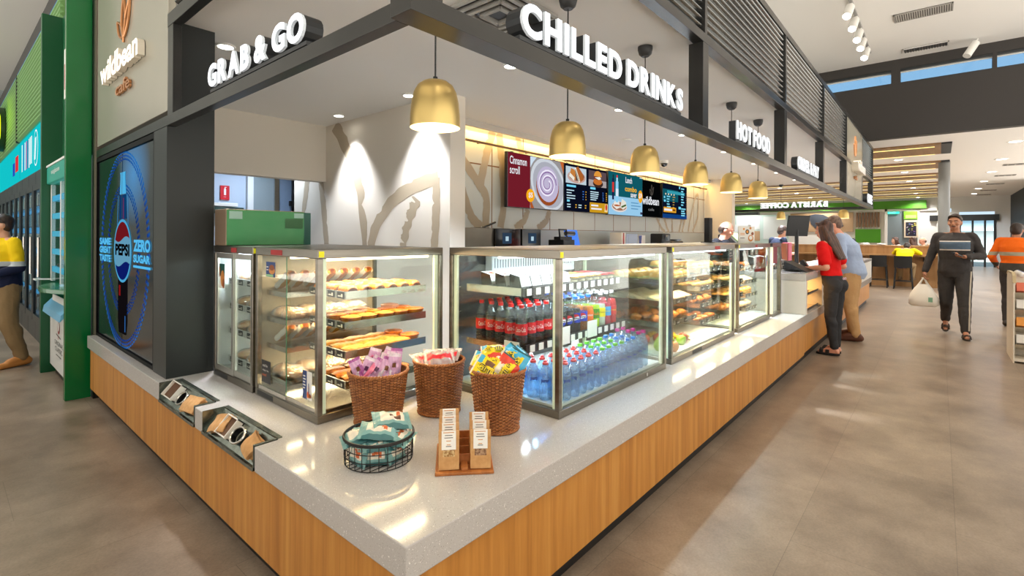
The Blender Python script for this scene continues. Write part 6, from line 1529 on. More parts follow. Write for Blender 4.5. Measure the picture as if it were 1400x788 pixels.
def person(label, loc, rz, H=1.75, pose=None, top=None, legs=None, hair=None, shoes='shoe', fat=1., skin=SKIN, vox=.0075, group=None, extra=None, head=(0, 0), shoe_c=(40, 30, 26), shortsleeve=False, hands=None, tuck=0., hem=0.):
    t = thing('person', label, 'person', loc, rz, group)
    J = {'pel': (0, 0, .95), 'waist': (0, 0, 1.10), 'chest': (0, .0, 1.30), 'neck': (0, .01, 1.48), 'head': (0, -.025, 1.625),
         'shL': (.185, .01, 1.425), 'shR': (-.185, .01, 1.425), 'elL': (.23, .03, 1.14), 'elR': (-.23, .03, 1.14), 'wrL': (.24, -.06, .90), 'wrR': (-.24, -.06, .90),
         'hiL': (.09, 0, .92), 'hiR': (-.09, 0, .92), 'knL': (.10, -.02, .50), 'knR': (-.10, -.02, .50), 'anL': (.10, .02, .09), 'anR': (-.10, .02, .09), 'toL': (.11, -.15, .035), 'toR': (-.11, -.15, .035)}
    if pose: J.update(pose)
    k = H / 1.75
    J = {n: Vector(p) * k for n, p in J.items()}
    F = fat
    def torso(b, inf, z0=None):
        P_, W_, Cc, N_ = J['pel'], J['waist'], J['chest'], J['neck']
        R_ = [(P_ - Z * .10 * k, .12, .10), (P_ - Z * .02 * k, .165, .125), (P_ + (W_ - P_) * .5, .160, .12), (W_, .145, .11), (W_ + (Cc - W_) * .6, .165, .122), (Cc + (N_ - Cc) * .15, .178, .125), (Cc + (N_ - Cc) * .55, .172, .112), (Cc + (N_ - Cc) * .82, .12, .085), (N_, .06, .058)]
        b.loft([(c.x, c.y, c.z, (rx * (F if i < 6 else 1) + inf) * k, (ry * (F * F if i < 6 else 1) + inf) * k) for i, (c, rx, ry) in enumerate(R_) if z0 is None or c.z > z0 * k], 22)
    b = MB(); torso(b, -.004)
    b.cap(J['neck'] - Z * .03 * k, J['head'] - Z * .05 * k + Y * .012 * k, .058 * k, .052 * k, 14)
    hm = Matrix.Translation(J['head']) @ Matrix.Rotation(radians(head[0]), 4, 'Z') @ Matrix.Rotation(radians(head[1]), 4, 'X') @ Matrix.Scale(k, 4)
    b.ell((0, .008, .018), (.074, .094, .098), 20, 14, mtx=hm); b.ell((0, -.028, -.045), (.056, .062, .062), 16, 12, mtx=hm); b.ell((0, -.06, -.085), (.026, .022, .02), 12, 8, mtx=hm)
    b.cap((0, -.083, .02), (0, -.104, -.022), .009, .013, 8, mtx=hm)
    for s in (-1, 1):
        b.ell((s * .074, .01, -.008), (.010, .020, .031), 10, 8, mtx=hm); b.cap((s * .014, -.085, .034), (s * .05, -.074, .034), .009, .008, 8, mtx=hm); b.ell((s * .04, -.066, -.02), (.024, .02, .02), 10, 8, mtx=hm); b.ell((s * .012, -.1, -.026), (.008, .009, .007), 8, 6, mtx=hm)
    b.cap((-.02, -.085, -.056), (.02, -.085, -.056), .009, .009, 8, mtx=hm); b.cap((-.016, -.084, -.068), (.016, -.084, -.068), .009, .009, 8, mtx=hm)
    for s, n in ((1, 'L'), (-1, 'R')):
        b.cap(J['sh' + n], J['el' + n], .052 * k, .041 * k); b.cap(J['el' + n], J['wr' + n], .042 * k, .027 * k); b.cap(J['neck'] - Z * .04 * k, J['sh' + n], .05 * k, .055 * k)
        lk = .84 if legs else 1; b.cap(J['hi' + n], J['kn' + n], .088 * k * F * lk, .056 * k * lk); b.cap(J['kn' + n], J['an' + n], .056 * k * lk, .036 * k)
        mid = J['kn' + n].lerp(J['an' + n], .3); b.cap(mid + Vector((0, .012, .03)) * k, J['kn' + n].lerp(J['an' + n], .5), .048 * k * lk, .04 * k * lk)
        heel = J['an' + n] + (J['an' + n] - J['to' + n]).normalized() * .03 * k - Z * .045 * k; b.cap(heel, J['an' + n], .03 * k, .034 * k); b.cap(heel.lerp(J['to' + n], .15), J['to' + n], .034 * k, .026 * k); b.cap(J['an' + n], J['to' + n].lerp(J['an' + n], .4), .035 * k, .03 * k)
        hd = (hands or {}).get(n)
        fa = (J['wr' + n] - J['el' + n]).normalized()
        d_, n_, c_ = hd if hd else (fa, (-s, -.2, 0), .45)
        hb = MB(); hand(hb, (0, 0, 0), d_, n_, c_, 1 if s < 0 else -1); b.merge(hb, Matrix.Translation(J['wr' + n]) @ Matrix.Scale(k, 4))
    organic(b, 'body', skin, t, vox, 3)
    # eyes, brows, mouth
    b = MB()
    for s in (-1, 1): b.ell((s * .031, -.082, .014), (.0105, .006, .0046), 10, 6, 0, hm); b.ell((s * .031, -.0875, .014), (.0052, .002, .0044), 8, 6, 1, hm)
    b.build('eyes', [mat('eye_white', (236, 230, 224), .3), BLACK], t)
    if hair is not None:
        hc = hair[1]; b = MB()
        for s in (-1, 1): b.cap((s * .014, -.093, .036), (s * .046, -.083, .040), .0045, .003, 6, 0, hm)
        b.build('eyebrows', hc, t)
    b = MB(); b.cap((-.018, -.0935, -.061), (.018, -.0935, -.061), .003, .003, 6, 0, hm); b.build('lips', mat('lips', (176, 96, 84), .5), t)
    if hair is not None:
        kind, hc = hair[:2]; b = MB()
        if kind in ('short', 'long', 'bun'):
            b.ell((0, .024, .037), (.080, .094, .092), 20, 14, mtx=hm); b.ell((0, .045, -.0), (.077, .066, .085), 18, 12, mtx=hm)
            for s in (-1, 1): b.cap((s * .05, -.045, .085), (s * .072, .01, .03), .018, .014, 10, mtx=hm)
            b.cap((-.035, -.055, .098), (.035, -.055, .098), .02, .02, 10, mtx=hm)
        if kind == 'quiff': pass
        if kind == 'balding':
            b.ell((0, .05, -.012), (.078, .056, .06), 18, 12, mtx=hm)
            for s in (-1, 1): b.cap((s * .07, .0, .02), (s * .06, .06, .0), .014, .02, 10, mtx=hm)
        if kind == 'bun': b.ell((0, .12, .04), (.04, .035, .04), 14, 10, mtx=hm)
        if kind == 'long':
            for q in (-1, -.6, -.2, .2, .6, 1):
                b.cap((q * .07, .05 - .03 * abs(q), .02), (q * .10, .10 - .04 * abs(q), -.18), .038, .042, 10, mtx=hm); b.cap((q * .10, .10 - .04 * abs(q), -.18), (q * .085 + .01, .15 - .02 * abs(q), -.40), .042, .024, 10, mtx=hm)
            for s in (-1, 1): b.cap((s * .078, -.02, .03), (s * .085, -.02, -.14), .022, .02, 10, mtx=hm)
        organic(b, 'hair', hc, t, .0075, 2, .006)
        if len(hair) > 2 and hair[2] == 'moustache':
            m_ = MB(); m_.cap((0, -.099, -.045), (.028, -.088, -.052), .006, .004, 6, 0, hm); m_.cap((0, -.099, -.045), (-.028, -.088, -.052), .006, .004, 6, 0, hm); m_.build('moustache', hc, t)
    inf = .016
    if top:
        b = MB(); torso(b, inf, hem or None)
        if not hem: pass
        for s, n in ((1, 'L'), (-1, 'R')):
            e = J['el' + n] if not shortsleeve else J['sh' + n].lerp(J['el' + n], .72)
            b.cap(J['neck'] - Z * .055 * k, J['sh' + n], .05 * k, .062 * k); b.cap(J['sh' + n], e, .064 * k, .058 * k if not shortsleeve else .072 * k)
            if not shortsleeve: b.cap(J['el' + n], J['el' + n].lerp(J['wr' + n], .93), .058 * k, .042 * k)
        organic(b, 'top', top, t, .0095, 4, .022)
    if legs:
        b = MB(); P_, W_ = J['pel'], J['waist']
        b.loft([(c.x, c.y, c.z, (rx * F + .012) * k, (ry * F * F + .012) * k) for c, rx, ry in ((P_ - Z * .09 * k, .11, .09), (P_ - Z * .02 * k, .165, .125), (P_ + (W_ - P_) * .45, .158, .118), (P_ + (W_ - P_) * .6, .15, .11))], 22)
        for s, n in ((1, 'L'), (-1, 'R')):
            b.cap(J['hi' + n] + Z * .0, J['kn' + n], .102 * k * F, .07 * k * legs[1]); b.cap(J['kn' + n], J['kn' + n].lerp(J['an' + n], legs[2]), .07 * k * legs[1], .052 * k * legs[1]); m2 = J['kn' + n].lerp(J['an' + n], .28); b.cap(m2 + Vector((0, .014, .03)) * k, J['kn' + n].lerp(J['an' + n], .55), .062 * k * legs[1], .054 * k * legs[1])
            b.ell(J['hi' + n] + Vector((0, .035, -.02)) * k, (.088 * k, .088 * k, .1 * k), 14, 10)
        organic(b, 'trousers', legs[0], t, .0095, 4, .02)
    for s, n in ((1, 'L'), (-1, 'R')):
        an, to = J['an' + n], J['to' + n]; d = (to - an); d.z = 0; d = d.normalized() if d.length > .01 else Vector((0, -1, 0)); pit = to - an
        heel = an - d * .05 * k - Z * .05 * k; tip = to + d * .035 * k - Z * .004
        if shoes == 'sandal':
            b = MB(); sd = Vector((-d.y, d.x, 0)); ax_ = (tip - heel).normalized(); up_ = ax_.cross(sd).normalized(); up_ = up_ if up_.z > 0 else -up_
            L_ = (tip - heel).length; pts = []
            for i in range(20):
                q = 2 * pi * i / 20; pts.append((L_ / 2 * cos(q) * 1.05, (.042 + .008 * cos(q)) * k * sin(q)))
            M_ = Matrix((ax_, sd, up_)).transposed().to_4x4(); M_.translation = heel.lerp(tip, .5) - up_ * .012
            b.prism(pts, 'z', -.016, .008, mtx=M_); so = b.build('sandal', mat('sandal_' + str(shoe_c), shoe_c, .6), t, smooth=0)
            b = MB()
            for u in (.25, -.02) if s else (0,):
                pp_ = [(u * L_, -.046 * k, .0), (u * L_, -.038 * k, .04), (u * L_, 0, .058), (u * L_, .038 * k, .04), (u * L_, .046 * k, .0)]
                for du in (-.016, -.008, 0, .008, .016): b.tube([M_ @ Vector((p[0] + du, p[1], p[2])) for p in pp_], .005, 6)
            o = b.build('strap', mat('sandal_' + str(shoe_c), 0), None); o.parent = so
        else:
            b = MB(); b.cap(heel + Z * .01, an + Z * .02 * k, .045 * k, .046 * k); b.cap(heel + d * .02 + Z * .008, tip, .046 * k, .038 * k); b.cap(an, to.lerp(an, .3) + Z * .01, .047 * k, .042 * k)
            lo = min(p[2] for p in b.v); b.v = [(p[0], p[1], max(p[2], min(heel.z, tip.z) - .03 * k)) for p in b.v]
            organic(b, 'shoe', mat('shoe_' + str(shoe_c), shoe_c, .55), t, .009, 2)
    if extra: extra(t, J, k, hm)
    return t
HB = noisy('brown_hair', (48, 26, 18), (92, 56, 38), (60, 60, 6), .4)
HG = noisy('grey_hair', (84, 64, 54), (126, 100, 84), (60, 60, 20), .5)
DENIM = cloth('washed_black_denim', (58, 58, 60)); KHAKI = cloth('khaki', (196, 156, 108)); REDC = cloth('red_cotton', (222, 26, 26)); BLUESH = cloth('pale_blue_shirt', (164, 180, 208)); BLK = cloth('black_cloth', (28, 28, 32)); SWEAT = bands('charcoal_sweater', (62, 58, 57), [(1.275, 1.395, (86, 104, 122), .17), (1.388, 1.402, (222, 214, 204), .17), (1.262, 1.277, (222, 206, 192), .17)])
SK2 = mat('skin_tan', (178, 120, 88), .5); SK3 = mat('skin_rosy', (226, 160, 132), .5)
def woman_extra(t, J, k, hm):
    b = MB(); c = J['wrR']; 
    for z in (.0, .012): b.tube([c + Vector((.03 * cos(q), .03 * sin(q) * .9, .0 + z)) for q in [2 * pi * i / 16 for i in range(16)]], .006, 6, True)
    b.build('bracelet', BLACK, t)
    b = MB(); b.tube([Vector((.07 + .022 * cos(q), .131, 1.0 + .012 * sin(q))) * k for q in [2 * pi * i / 14 for i in range(14)]], .004, 6, True); b.tube([Vector((.025 + .022 * cos(q), .133, 1.0 + .012 * sin(q))) * k for q in [2 * pi * i / 14 for i in range(14)]], .004, 6, True); b.build('pocket_tag', mat('tag_pink', (226, 190, 206), .5), t)
person('woman in red top and black jeans standing at the service counter, long brown hair', (6.37, -.16, 0), radians(166), 1.66,
       {'pel': (0, -.02, .95), 'waist': (0, -.05, 1.1), 'chest': (0, -.08, 1.3), 'neck': (0, -.08, 1.48), 'shL': (.18, -.08, 1.42), 'shR': (-.18, -.08, 1.42), 'elL': (.25, .0, 1.14), 'wrL': (.17, -.20, 1.12), 'elR': (-.25, .0, 1.14), 'wrR': (-.15, -.20, 1.13), 'head': (0, -.13, 1.62), 'anL': (.07, .03, .09), 'anR': (-.09, -.01, .09), 'knL': (.085, -.02, .5), 'toL': (.09, -.14, .035), 'toR': (-.12, -.18, .035)},
       REDC, (DENIM, .97, .93), ('long', HB), 'sandal', .92, SK3, .007, None, woman_extra, (4, 12), (30, 24, 22), True, {'L': ((-.35, -.9, .05), (0, -.2, -1), .5), 'R': ((.3, -.95, .05), (0, -.2, -1), .6)}, hem=.97)
person('balding man in pale blue shirt and khaki trousers leaning on the service counter', (7.60, -.2, 0), radians(180), 1.78,
       {'waist': (0, -.03, 1.1), 'chest': (0, -.08, 1.30), 'neck': (0, -.14, 1.47), 'head': (0, -.22, 1.60), 'shL': (.2, -.12, 1.42), 'shR': (-.2, -.12, 1.42), 'elL': (.27, -.08, 1.14), 'wrL': (.14, -.28, 1.14), 'elR': (-.27, -.06, 1.14), 'wrR': (-.12, -.28, 1.14), 'anL': (.13, .06, .09), 'toL': (.15, -.12, .035), 'anR': (-.12, .0, .09), 'toR': (-.14, -.18, .035)},
       BLUESH, (KHAKI, 1.18, .97), ('short', HG), 'shoe', 1.12, SK3, .0075, None, None, (4, 26), (92, 52, 34), hands={'L': ((-.4, -.9, .05), (0, -.2, -1), .5), 'R': ((.4, -.9, .05), (0, -.2, -1), .5)})
def walker_extra(t, J, k, hm):
    b = MB()
    for n, s in (('L', 1),):
        pts = [J['hi' + n] + Vector((s * .085, -.072, .02)) * k, J['hi' + n].lerp(J['kn' + n], .5) + Vector((s * .066, -.072, 0)) * k, J['kn' + n] + Vector((s * .052, -.06, 0)) * k, J['kn' + n].lerp(J['an' + n], .5) + Vector((s * .045, -.05, 0)) * k, J['an' + n] + Vector((s * .036, -.044, .03)) * k]
        b.tube(pts, .010, 6)
    b.build('side_stripe', mat('stripe_pale', (206, 196, 180), .7), t)
SPANTS = cloth('charcoal_track_pants', (66, 63, 62))
WALK = person('man in charcoal sweater with blue chest band walking with phone and white bag', (9.02, -1.31, 0), radians(-91), 1.80,
       {'pel': (0, 0, .94), 'hiL': (.09, -.02, .91), 'hiR': (-.09, .02, .91), 'knL': (.105, -.16, .51), 'anL': (.115, -.27, .09), 'toL': (.13, -.44, .035), 'knR': (-.09, .02, .49), 'anR': (-.10, .34, .18), 'toR': (-.10, .20, .045),
        'elR': (-.27, .04, 1.13), 'wrR': (-.33, -.02, .91), 'elL': (.29, .04, 1.15), 'wrL': (.12, -.22, 1.14), 'chest': (0, -.02, 1.30)},
       SWEAT, (SPANTS, 1.12, .96), ('short', HAIR_D, 'moustache'), 'sandal', 1.06, SK2, .007, None, walker_extra, (-12, 4), (62, 52, 44), hands={'R': ((-.1, -.1, -1), (1, 0, 0), 1.05), 'L': ((-.8, -.5, .05), (0, -.1, 1), .7)})
# phone and bag of the walking man (held, but things of their own)
WM = Matrix.Translation(WALK.location) @ Matrix.Rotation(radians(-91), 4, 'Z')
k = 1.80 / 1.75; p = WM @ (Vector((.03, -.285, 1.175)) * k)
t = thing('phone', 'dark phone held in the walking man\'s left hand', 'phone', p, radians(-91)); t.rotation_euler = (radians(24), 0, radians(-91 + 60))
MB().box(-.036, .036, -.074, .074, -.004, .004).build('case', BLACK, t, smooth=0, bevel=.003); MB().box(-.033, .033, -.069, .069, .0041, .0046).build('display', mat('phone_glass', (40, 46, 56), .1), t, smooth=0)
p = WM @ (Vector((-.345, -.035, .805)) * k)
t = thing('carrier_bag', 'white plastic carrier bag hanging from the walking man\'s right hand', 'bag', (p.x, p.y, p.z - .42), radians(-91))
r = random.Random(3); b = MB(); N = 26; L_ = [(0, .155, .10), (.02, .18, .115), (.10, .18, .11), (.18, .155, .09), (.26, .11, .06), (.33, .065, .03)]
rings = []
for z, rx, ry in L_: rings.append([(rx * math.copysign(abs(cos(2 * pi * i / N)) ** .7, cos(2 * pi * i / N)) * (1 + .05 * sin(5 * 2 * pi * i / N + z * 20)), ry * math.copysign(abs(sin(2 * pi * i / N)) ** .8, sin(2 * pi * i / N)) * (1 + .08 * sin(7 * 2 * pi * i / N + z * 30)), z) for i in range(N)])
b.add([p_ for q in rings for p_ in q], [(a * N + i, a * N + (i + 1) % N, (a + 1) * N + (i + 1) % N, (a + 1) * N + i) for a in range(len(L_) - 1) for i in range(N)] + [tuple(range(N - 1, -1, -1))])
for s in (-1, 1): b.tube([(s * .05, 0, .32), (s * .025, 0, .38), (0, .0, .425), (-s * .02, .015, .42)], [.018, .012, .009, .009], 8)
b.build('bag_body', mat('bag_white_plastic', (240, 234, 222), .45), t, smooth=70); MB().box(.06, .11, -.113, -.108, .07, .14).build('green_print', mat('print_green', (130, 180, 150), .5), t, smooth=0)
# staff
person('staff member in black shirt looking down behind the bakery cabinets', (6.05, 1.12, 0), radians(8), 1.68, {'head': (0, -.09, 1.60), 'neck': (0, -.04, 1.47), 'chest': (0, -.02, 1.3), 'elL': (.25, .0, 1.15), 'wrL': (.16, -.24, 1.05), 'elR': (-.25, 0, 1.15), 'wrR': (-.16, -.24, 1.05)}, BLK, (BLK, 1.1, .96), ('balding', HAIR_D), 'shoe', 1.08, SK3, .0075, None, None, (14, 24))
person('barista in dark shirt working at the coffee machine, seen side on', (10.2, 1.32, 0), radians(48), 1.70, {'head': (0, -.10, 1.60), 'neck': (0, -.04, 1.47), 'elL': (.25, -.05, 1.2), 'wrL': (.12, -.28, 1.30), 'elR': (-.25, 0, 1.15), 'wrR': (-.16, -.26, 1.15)}, cloth('navy_shirt', (30, 36, 52)), (BLK, 1.1, .96), ('short', HAIR_D), 'shoe', 1.0, SKIN, .009, None, None, (0, 22), shortsleeve=True)
# man leaving the picture at the left
person('man in yellow and navy work shirt and khaki trousers at the left edge', (-.37, 6.55, 0), radians(-70), 1.66, {'anL': (.11, .12, .09), 'toL': (.12, -.05, .035), 'anR': (-.10, -.20, .09), 'toR': (-.11, -.38, .035), 'knL': (.1, .0, .5), 'knR': (-.1, -.14, .5), 'wrL': (.2, -.22, 1.05), 'elL': (.25, .02, 1.14)},
       bands('yellow_navy_shirt', (248, 208, 20), [(.5, 1.10, (28, 34, 62), 0), (1.10, 1.15, (190, 196, 196), 0)]), (cloth('olive_work_trousers', (150, 124, 88)), 1.2, .95), ('short', HAIR_D), 'shoe', 1.05, SKIN, .0085, None, None, (-20, 0), (206, 136, 66))
# man in orange at the right edge
person('man in orange high visibility shirt at the right edge of the hall', (10.6, -2.08, 0), radians(70), 1.72, {'elL': (.30, .02, 1.16), 'wrL': (.30, -.2, 1.02), 'elR': (-.28, 0, 1.16), 'wrR': (-.2, -.24, 1.1), 'head': (0, -.05, 1.60)},
       bands('orange_shirt', (246, 110, 22), [(.5, 1.04, (70, 66, 60), 0), (1.16, 1.22, (176, 170, 150), 0)]), (cloth('charcoal_trousers', (66, 62, 62)), 1.15, .96), ('short', HAIR_D), 'shoe', 1.12, SK2, .0085, None, None, (0, 0))
# seated at the far ledge
SIT = {'pel': (0, .02, .68), 'waist': (0, -.04, .82), 'chest': (0, -.18, 1.0), 'neck': (0, -.30, 1.12), 'head': (0, -.42, 1.17), 'shL': (.19, -.26, 1.08), 'shR': (-.19, -.26, 1.08), 'elL': (.30, -.40, .99), 'elR': (-.30, -.40, .99), 'wrL': (.16, -.56, 1.0), 'wrR': (-.16, -.56, 1.0),
       'hiL': (.1, 0, .66), 'hiR': (-.1, 0, .66), 'knL': (.14, -.40, .64), 'knR': (-.14, -.40, .64), 'anL': (.14, -.30, .30), 'anR': (-.14, -.30, .30), 'toL': (.15, -.46, .26), 'toR': (-.15, -.46, .26)}
person('man in bright yellow shirt seated on a stool bent over the far ledge', (17.02, -.36, 0), radians(80), 1.75, SIT, bands('yellow_shirt', (250, 226, 20), [(.4, .84, (40, 50, 110), 0)]), (cloth('olive_work_trousers', 0), 1.15, .95), ('short', HAIR_D), 'shoe', 1.1, SKIN, .011, None, None, (0, 40), (120, 96, 70))
SIT2 = {**SIT, 'chest': (0, -.02, 1.04), 'waist': (0, 0, .86), 'neck': (0, -.02, 1.22), 'head': (0, -.05, 1.36), 'shL': (.18, -.02, 1.17), 'shR': (-.18, -.02, 1.17), 'elL': (.24, -.12, .95), 'elR': (-.24, -.12, .95), 'wrL': (.12, -.36, .96), 'wrR': (-.12, -.36, .96), 'pel': (0, .0, .68)}
for (x, y, rz, lb, c, hr, sk, hd) in ((20.2, -.05, 210, 'woman in white top seated beyond the far wooden counter, facing right', (238, 234, 230), ('long', HB), SKIN, 0), (20.4, -.50, 150, 'person with brown hair and dark top seated beyond the far counter', (110, 70, 50), ('long', HB), SKIN, 0), (19.8, -.78, 200, 'balding man in camouflage green top seated beyond the far counter', (104, 104, 80), ('balding', HG), SK3, 0)):
    person(lb, (x, y, 0), radians(rz), 1.72, SIT2, cloth('top_' + str(c), c), (BLK, 1.1, .95), hr, 'shoe', 1.0, sk, .012, None, None, (hd, 6))
person('distant person in lime high visibility vest beyond the barista bar', (28.5, 7.0, 0), radians(-60), 1.72, None, cloth('lime_vest', (200, 250, 50)), (BLK, 1.1, .95), ('short', HAIR_D), 'shoe', 1.05, SKIN, .014)
# ================================================================ things around the service counter
t = thing('till_monitor', 'black till monitor seen from behind above the service counter', 'monitor', (8.3, .62, .99))
MB().bx((0, 0, 0), (.40, .03, .34), mtx=Matrix.Translation((8.35, .62, 1.63)) @ Matrix.Rotation(radians(-38), 4, 'Z') @ Matrix.Rotation(radians(10), 4, 'X')).build('display_back', BLACK, t, world=True, smooth=0, bevel=.008)
MB().cyl((8.36, .64, .99), (8.36, .64, 1.6), .03, n=14).lathe([(0, 0), (.12, 0), (.12, .015), (0, .02)], (8.36, .64, .986), 20).build('stand', BLACK, t, world=True)
MB().bx((0, 0, 0), (.16, .05, .16), mtx=Matrix.Translation((8.40, .645, 1.6)) @ Matrix.Rotation(radians(-38), 4, 'Z')).build('mount', mat('mount_grey', (50, 50, 52), .4), t, world=True, smooth=0, bevel=.01)
t = thing('coffee_machine', 'dark espresso machine with steel and green panel behind the counter', 'coffee machine', (7.6, 1.3, .0))
MB().box(7.1, 8.2, 1.13, 1.5, .0, .95).build('cabinet', mat('bar_dark', (46, 44, 44), .5), t, world=True, smooth=0)
b = MB(); b.prism([(1.13, .951), (1.5, .951), (1.5, 1.48), (1.38, 1.50), (1.17, 1.30), (1.13, 1.1)], 'x', 7.15, 8.1); b.build('body', mat('machine_dark', (40, 38, 38), .25, .3), t, world=True, smooth=0, bevel=.01)
MB().prism([(1.165, 1.302), (1.375, 1.502), (1.38, 1.512), (1.155, 1.312)], 'x', 7.3, 7.7).build('sloping_panel', mat('panel_green', (170, 186, 120), .3, .3), t, world=True, smooth=0)
b = MB()
for x in (7.3, 7.55, 7.8): b.cyl((x, 1.125, 1.16), (x, 1.125, 1.24), .035, n=14).tube([(x, 1.11, 1.15), (x, 1.0, 1.13)], .012, 8)
b.build('group_head', STEEL2, t, world=True)
t = thing('pink_box', 'pink square display box on the service counter beside the till', 'box', (6.95, .42, 1.031))
MB().box(6.82, 7.02, .44, .52, 1.031 - .045, 1.37).build('box', mat('pink_card', (236, 120, 146), .5), t, world=True, smooth=0, bevel=.003); MB().prism([(6.78, 1.10), (6.82, 1.10), (6.82, 1.36), (6.70, 1.36)], 'y', .45, .51).build('brown_side', mat('card_brown', 0), t, world=True, smooth=0)
t = thing('wire_fruit_bowl', 'domed wire and glass cover on the service counter left of the till', 'cover', (6.3, .42, 1.031))
b = MB()
for k in range(14):
    q = 2 * pi * k / 14; b.tube([(6.3 + .17 * cos(q) * cos(e), .45 + .17 * sin(q) * cos(e), 1.032 + .13 * sin(e)) for e in [pi / 2 * j / 8 for j in range(9)]], .003, 5)
for e in (0, .4, .8): b.tube([(6.3 + .17 * cos(e) * cos(2 * pi * i / 30), .45 + .17 * cos(e) * sin(2 * pi * i / 30), 1.034 + .13 * sin(e)) for i in range(30)], .003, 5, True)
b.build('wires', STEEL2, t, world=True); MB().shell([(.165, 0), (.15, .06), (.10, .11), (.001, .127)], (6.3, .45, 1.033), 24).build('cover', mat('dome_dark', (70, 66, 62), .15), t, world=True)
t = thing('tablet_stand', 'black sloping customer tablet on the corner of the raised counter', 'tablet', (6.05, .2, 1.031))
MB().prism([(.06, 1.036), (.30, 1.06), (.30, 1.15), (.285, 1.15)], 'x', 5.88, 6.26).build('sloped_case', BLACK, t, world=True, smooth=0, bevel=.004)
MB().box(5.86, 6.28, .05, .31, 1.031, 1.037).build('foot', BLACK, t, world=True, smooth=0)
t = thing('card_terminal', 'black card terminal with red lit keys near the woman in red', 'card terminal', (7.1, .25, .986)); MB().prism([(.2, .987), (.34, .987), (.34, 1.12), (.30, 1.13)], 'x', 7.0, 7.1).build('body', BLACK, t, world=True, smooth=0, bevel=.004); MB().box(7.02, 7.06, .255, .262, 1.062, 1.07).build('lit_key', glow('key_red', (240, 40, 60), 1.5), t, world=True, smooth=0)
t = thing('utensil_rack', 'steel tongs and utensils rack beside the glass screen', 'utensils', (5.75, .45, 1.031)); b = MB()
for k in range(5): b.tube([(5.62 + .05 * k, .5, 1.032), (5.60 + .05 * k, .45, 1.2), (5.64 + .06 * k, .42, 1.30 - .02 * k)], .006, 6)
b.build('tongs', STEEL2, t, world=True); MB().box(5.58, 5.86, .44, .56, 1.031, 1.06).build('tray', BLACK, t, world=True, smooth=0)
# heated shelf food under the raised counter
shelf_m = STEEL2
for z, nm in ((.581, 'lower'), (.767, 'upper')):
    lay(BA if z < .6 else WS, [(5.70 + .19 * i, .16 + .0 * j, z + .001, pi / 2 * 0, i, j) for j in range(1) for i in range(4)], lambda i, s, nm=nm: f'food portion on the {nm} heated shelf under the raised counter, {ORD[s[4]]} from left', 'food on the heated shelves')
MB().box(5.61, 6.54, .042, .046, .575, .605).build('ticket_strip', TICK, bpy.data.objects['service_counter'], world=True, smooth=0); MB().box(5.61, 6.54, .042, .046, .761, .79).build('ticket_strip', TICK, bpy.data.objects['service_counter'], world=True, smooth=0)

# ================================================================ far end
OAKF = _oak('oak_far', (150, 110, 66), (190, 148, 98), (170, 128, 82), (10, 10, .8))
t = thing('dining_ledge', 'long oak bar with lower ledge at the far end of the hall', 'bar', (17.9, .5, 0))
MB().box(17.78, 17.9, -1.16, 4.2, 0, 1.17).build('front_panel', OAKF, t, world=True, smooth=0); MB().box(17.76, 18.35, -1.18, 4.2, 1.171, 1.205).build('top', OAKF, t, world=True, smooth=0)
MB().box(17.38, 17.779, -1.16, 4.2, .90, .945).build('ledge', OAKF, t, world=True, smooth=0); b = MB()
for y in (-.8, .35, 1.5, 2.6): b.prism([(17.5, .899), (17.779, .899), (17.779, .74)], 'y', y - .015, y + .015)
b.build('bracket', BLACK, t, world=True, smooth=0)
def stool():
    t = thing('bar_stool', '', 'stool'); S = mat('stool_black', (24, 26, 28), .5)
    MB().box(-.2, .2, -.19, .19, .60, .635).build('seat', S, t, smooth=0, bevel=.012)
    b = MB(); b.grid(lambda u, v: (-.2 + .4 * u, .20 + .05 * v + .03 * sin(pi * u), .60 + .33 * v), 12, 6); b.grid(lambda u, v: (.2 - .4 * u, .222 + .05 * v + .03 * sin(pi * u), .60 + .33 * v), 12, 6); b.build('backrest', S, t, smooth=60)
    for sx in (-1, 1):
        for sy in (-1, 1): MB().cyl((sx * .17, sy * .16, .60), (sx * .21, sy * .21, 0), .018, .014, 10).build('leg', S, t)
    b = MB(); z = .22
    for sx in (-1, 1): b.cyl((sx * .196, -.19, z), (sx * .196, .19, z), .011, n=8).cyl((-.196, sx * .19, z), (.196, sx * .19, z), .011, n=8)
    b.build('foot_rail', S, t); return t
S0 = stool(); S0.location = (17.1, .20, 0); S0.rotation_euler = (0, 0, radians(90)); S0['label'] = 'empty black bar stool at the far ledge beside the white counter'; S0['group'] = 'stools at the far ledge'
dup(S0, (16.98, -.37, 0), radians(90), 'black bar stool under the man in the yellow shirt', 'stools at the far ledge')
dup(S0, (17.05, 1.5, 0), radians(90), 'black bar stool at the far ledge partly hidden behind the counter', 'stools at the far ledge')
for k, (y, c, lb) in enumerate(((.60, (236, 236, 234), 'white crumpled paper left on the far oak bar'), (.20, (240, 240, 238), 'flat white paper wrapper on the far oak bar'), (-.98, (222, 190, 170), 'pale paper bag at the right end of the far oak bar'))):
    r = random.Random(k); b = MB(); b.ell((17.95, y, 1.2062 + .03), (.09, .12, .03 + .015 * (k != 1)), 14, 8); b.v = [(p[0] * 1 + r.uniform(-.012, .012), p[1] + r.uniform(-.012, .012), max(1.2062, p[2] + r.uniform(-.01, .01))) for p in b.v]
    solo(b, 'paper_scrap', mat('scrap%d' % k, c, .8), lb, 'paper', smooth=0)
t = thing('thermos', 'dark insulated jug on the far oak bar', 'jug', (17.95, .90, 1.2062)); MB().lathe([(.06, 0), (.062, .14), (.04, .19), (.03, .21), (0, .215)], n=20).build('body', mat('jug_dark', (40, 44, 48), .25, .5), t); MB().tube([(.06, 0, .05), (.10, 0, .08), (.10, 0, .14), (.05, 0, .17)], .008, 8).build('handle', BLACK, t)
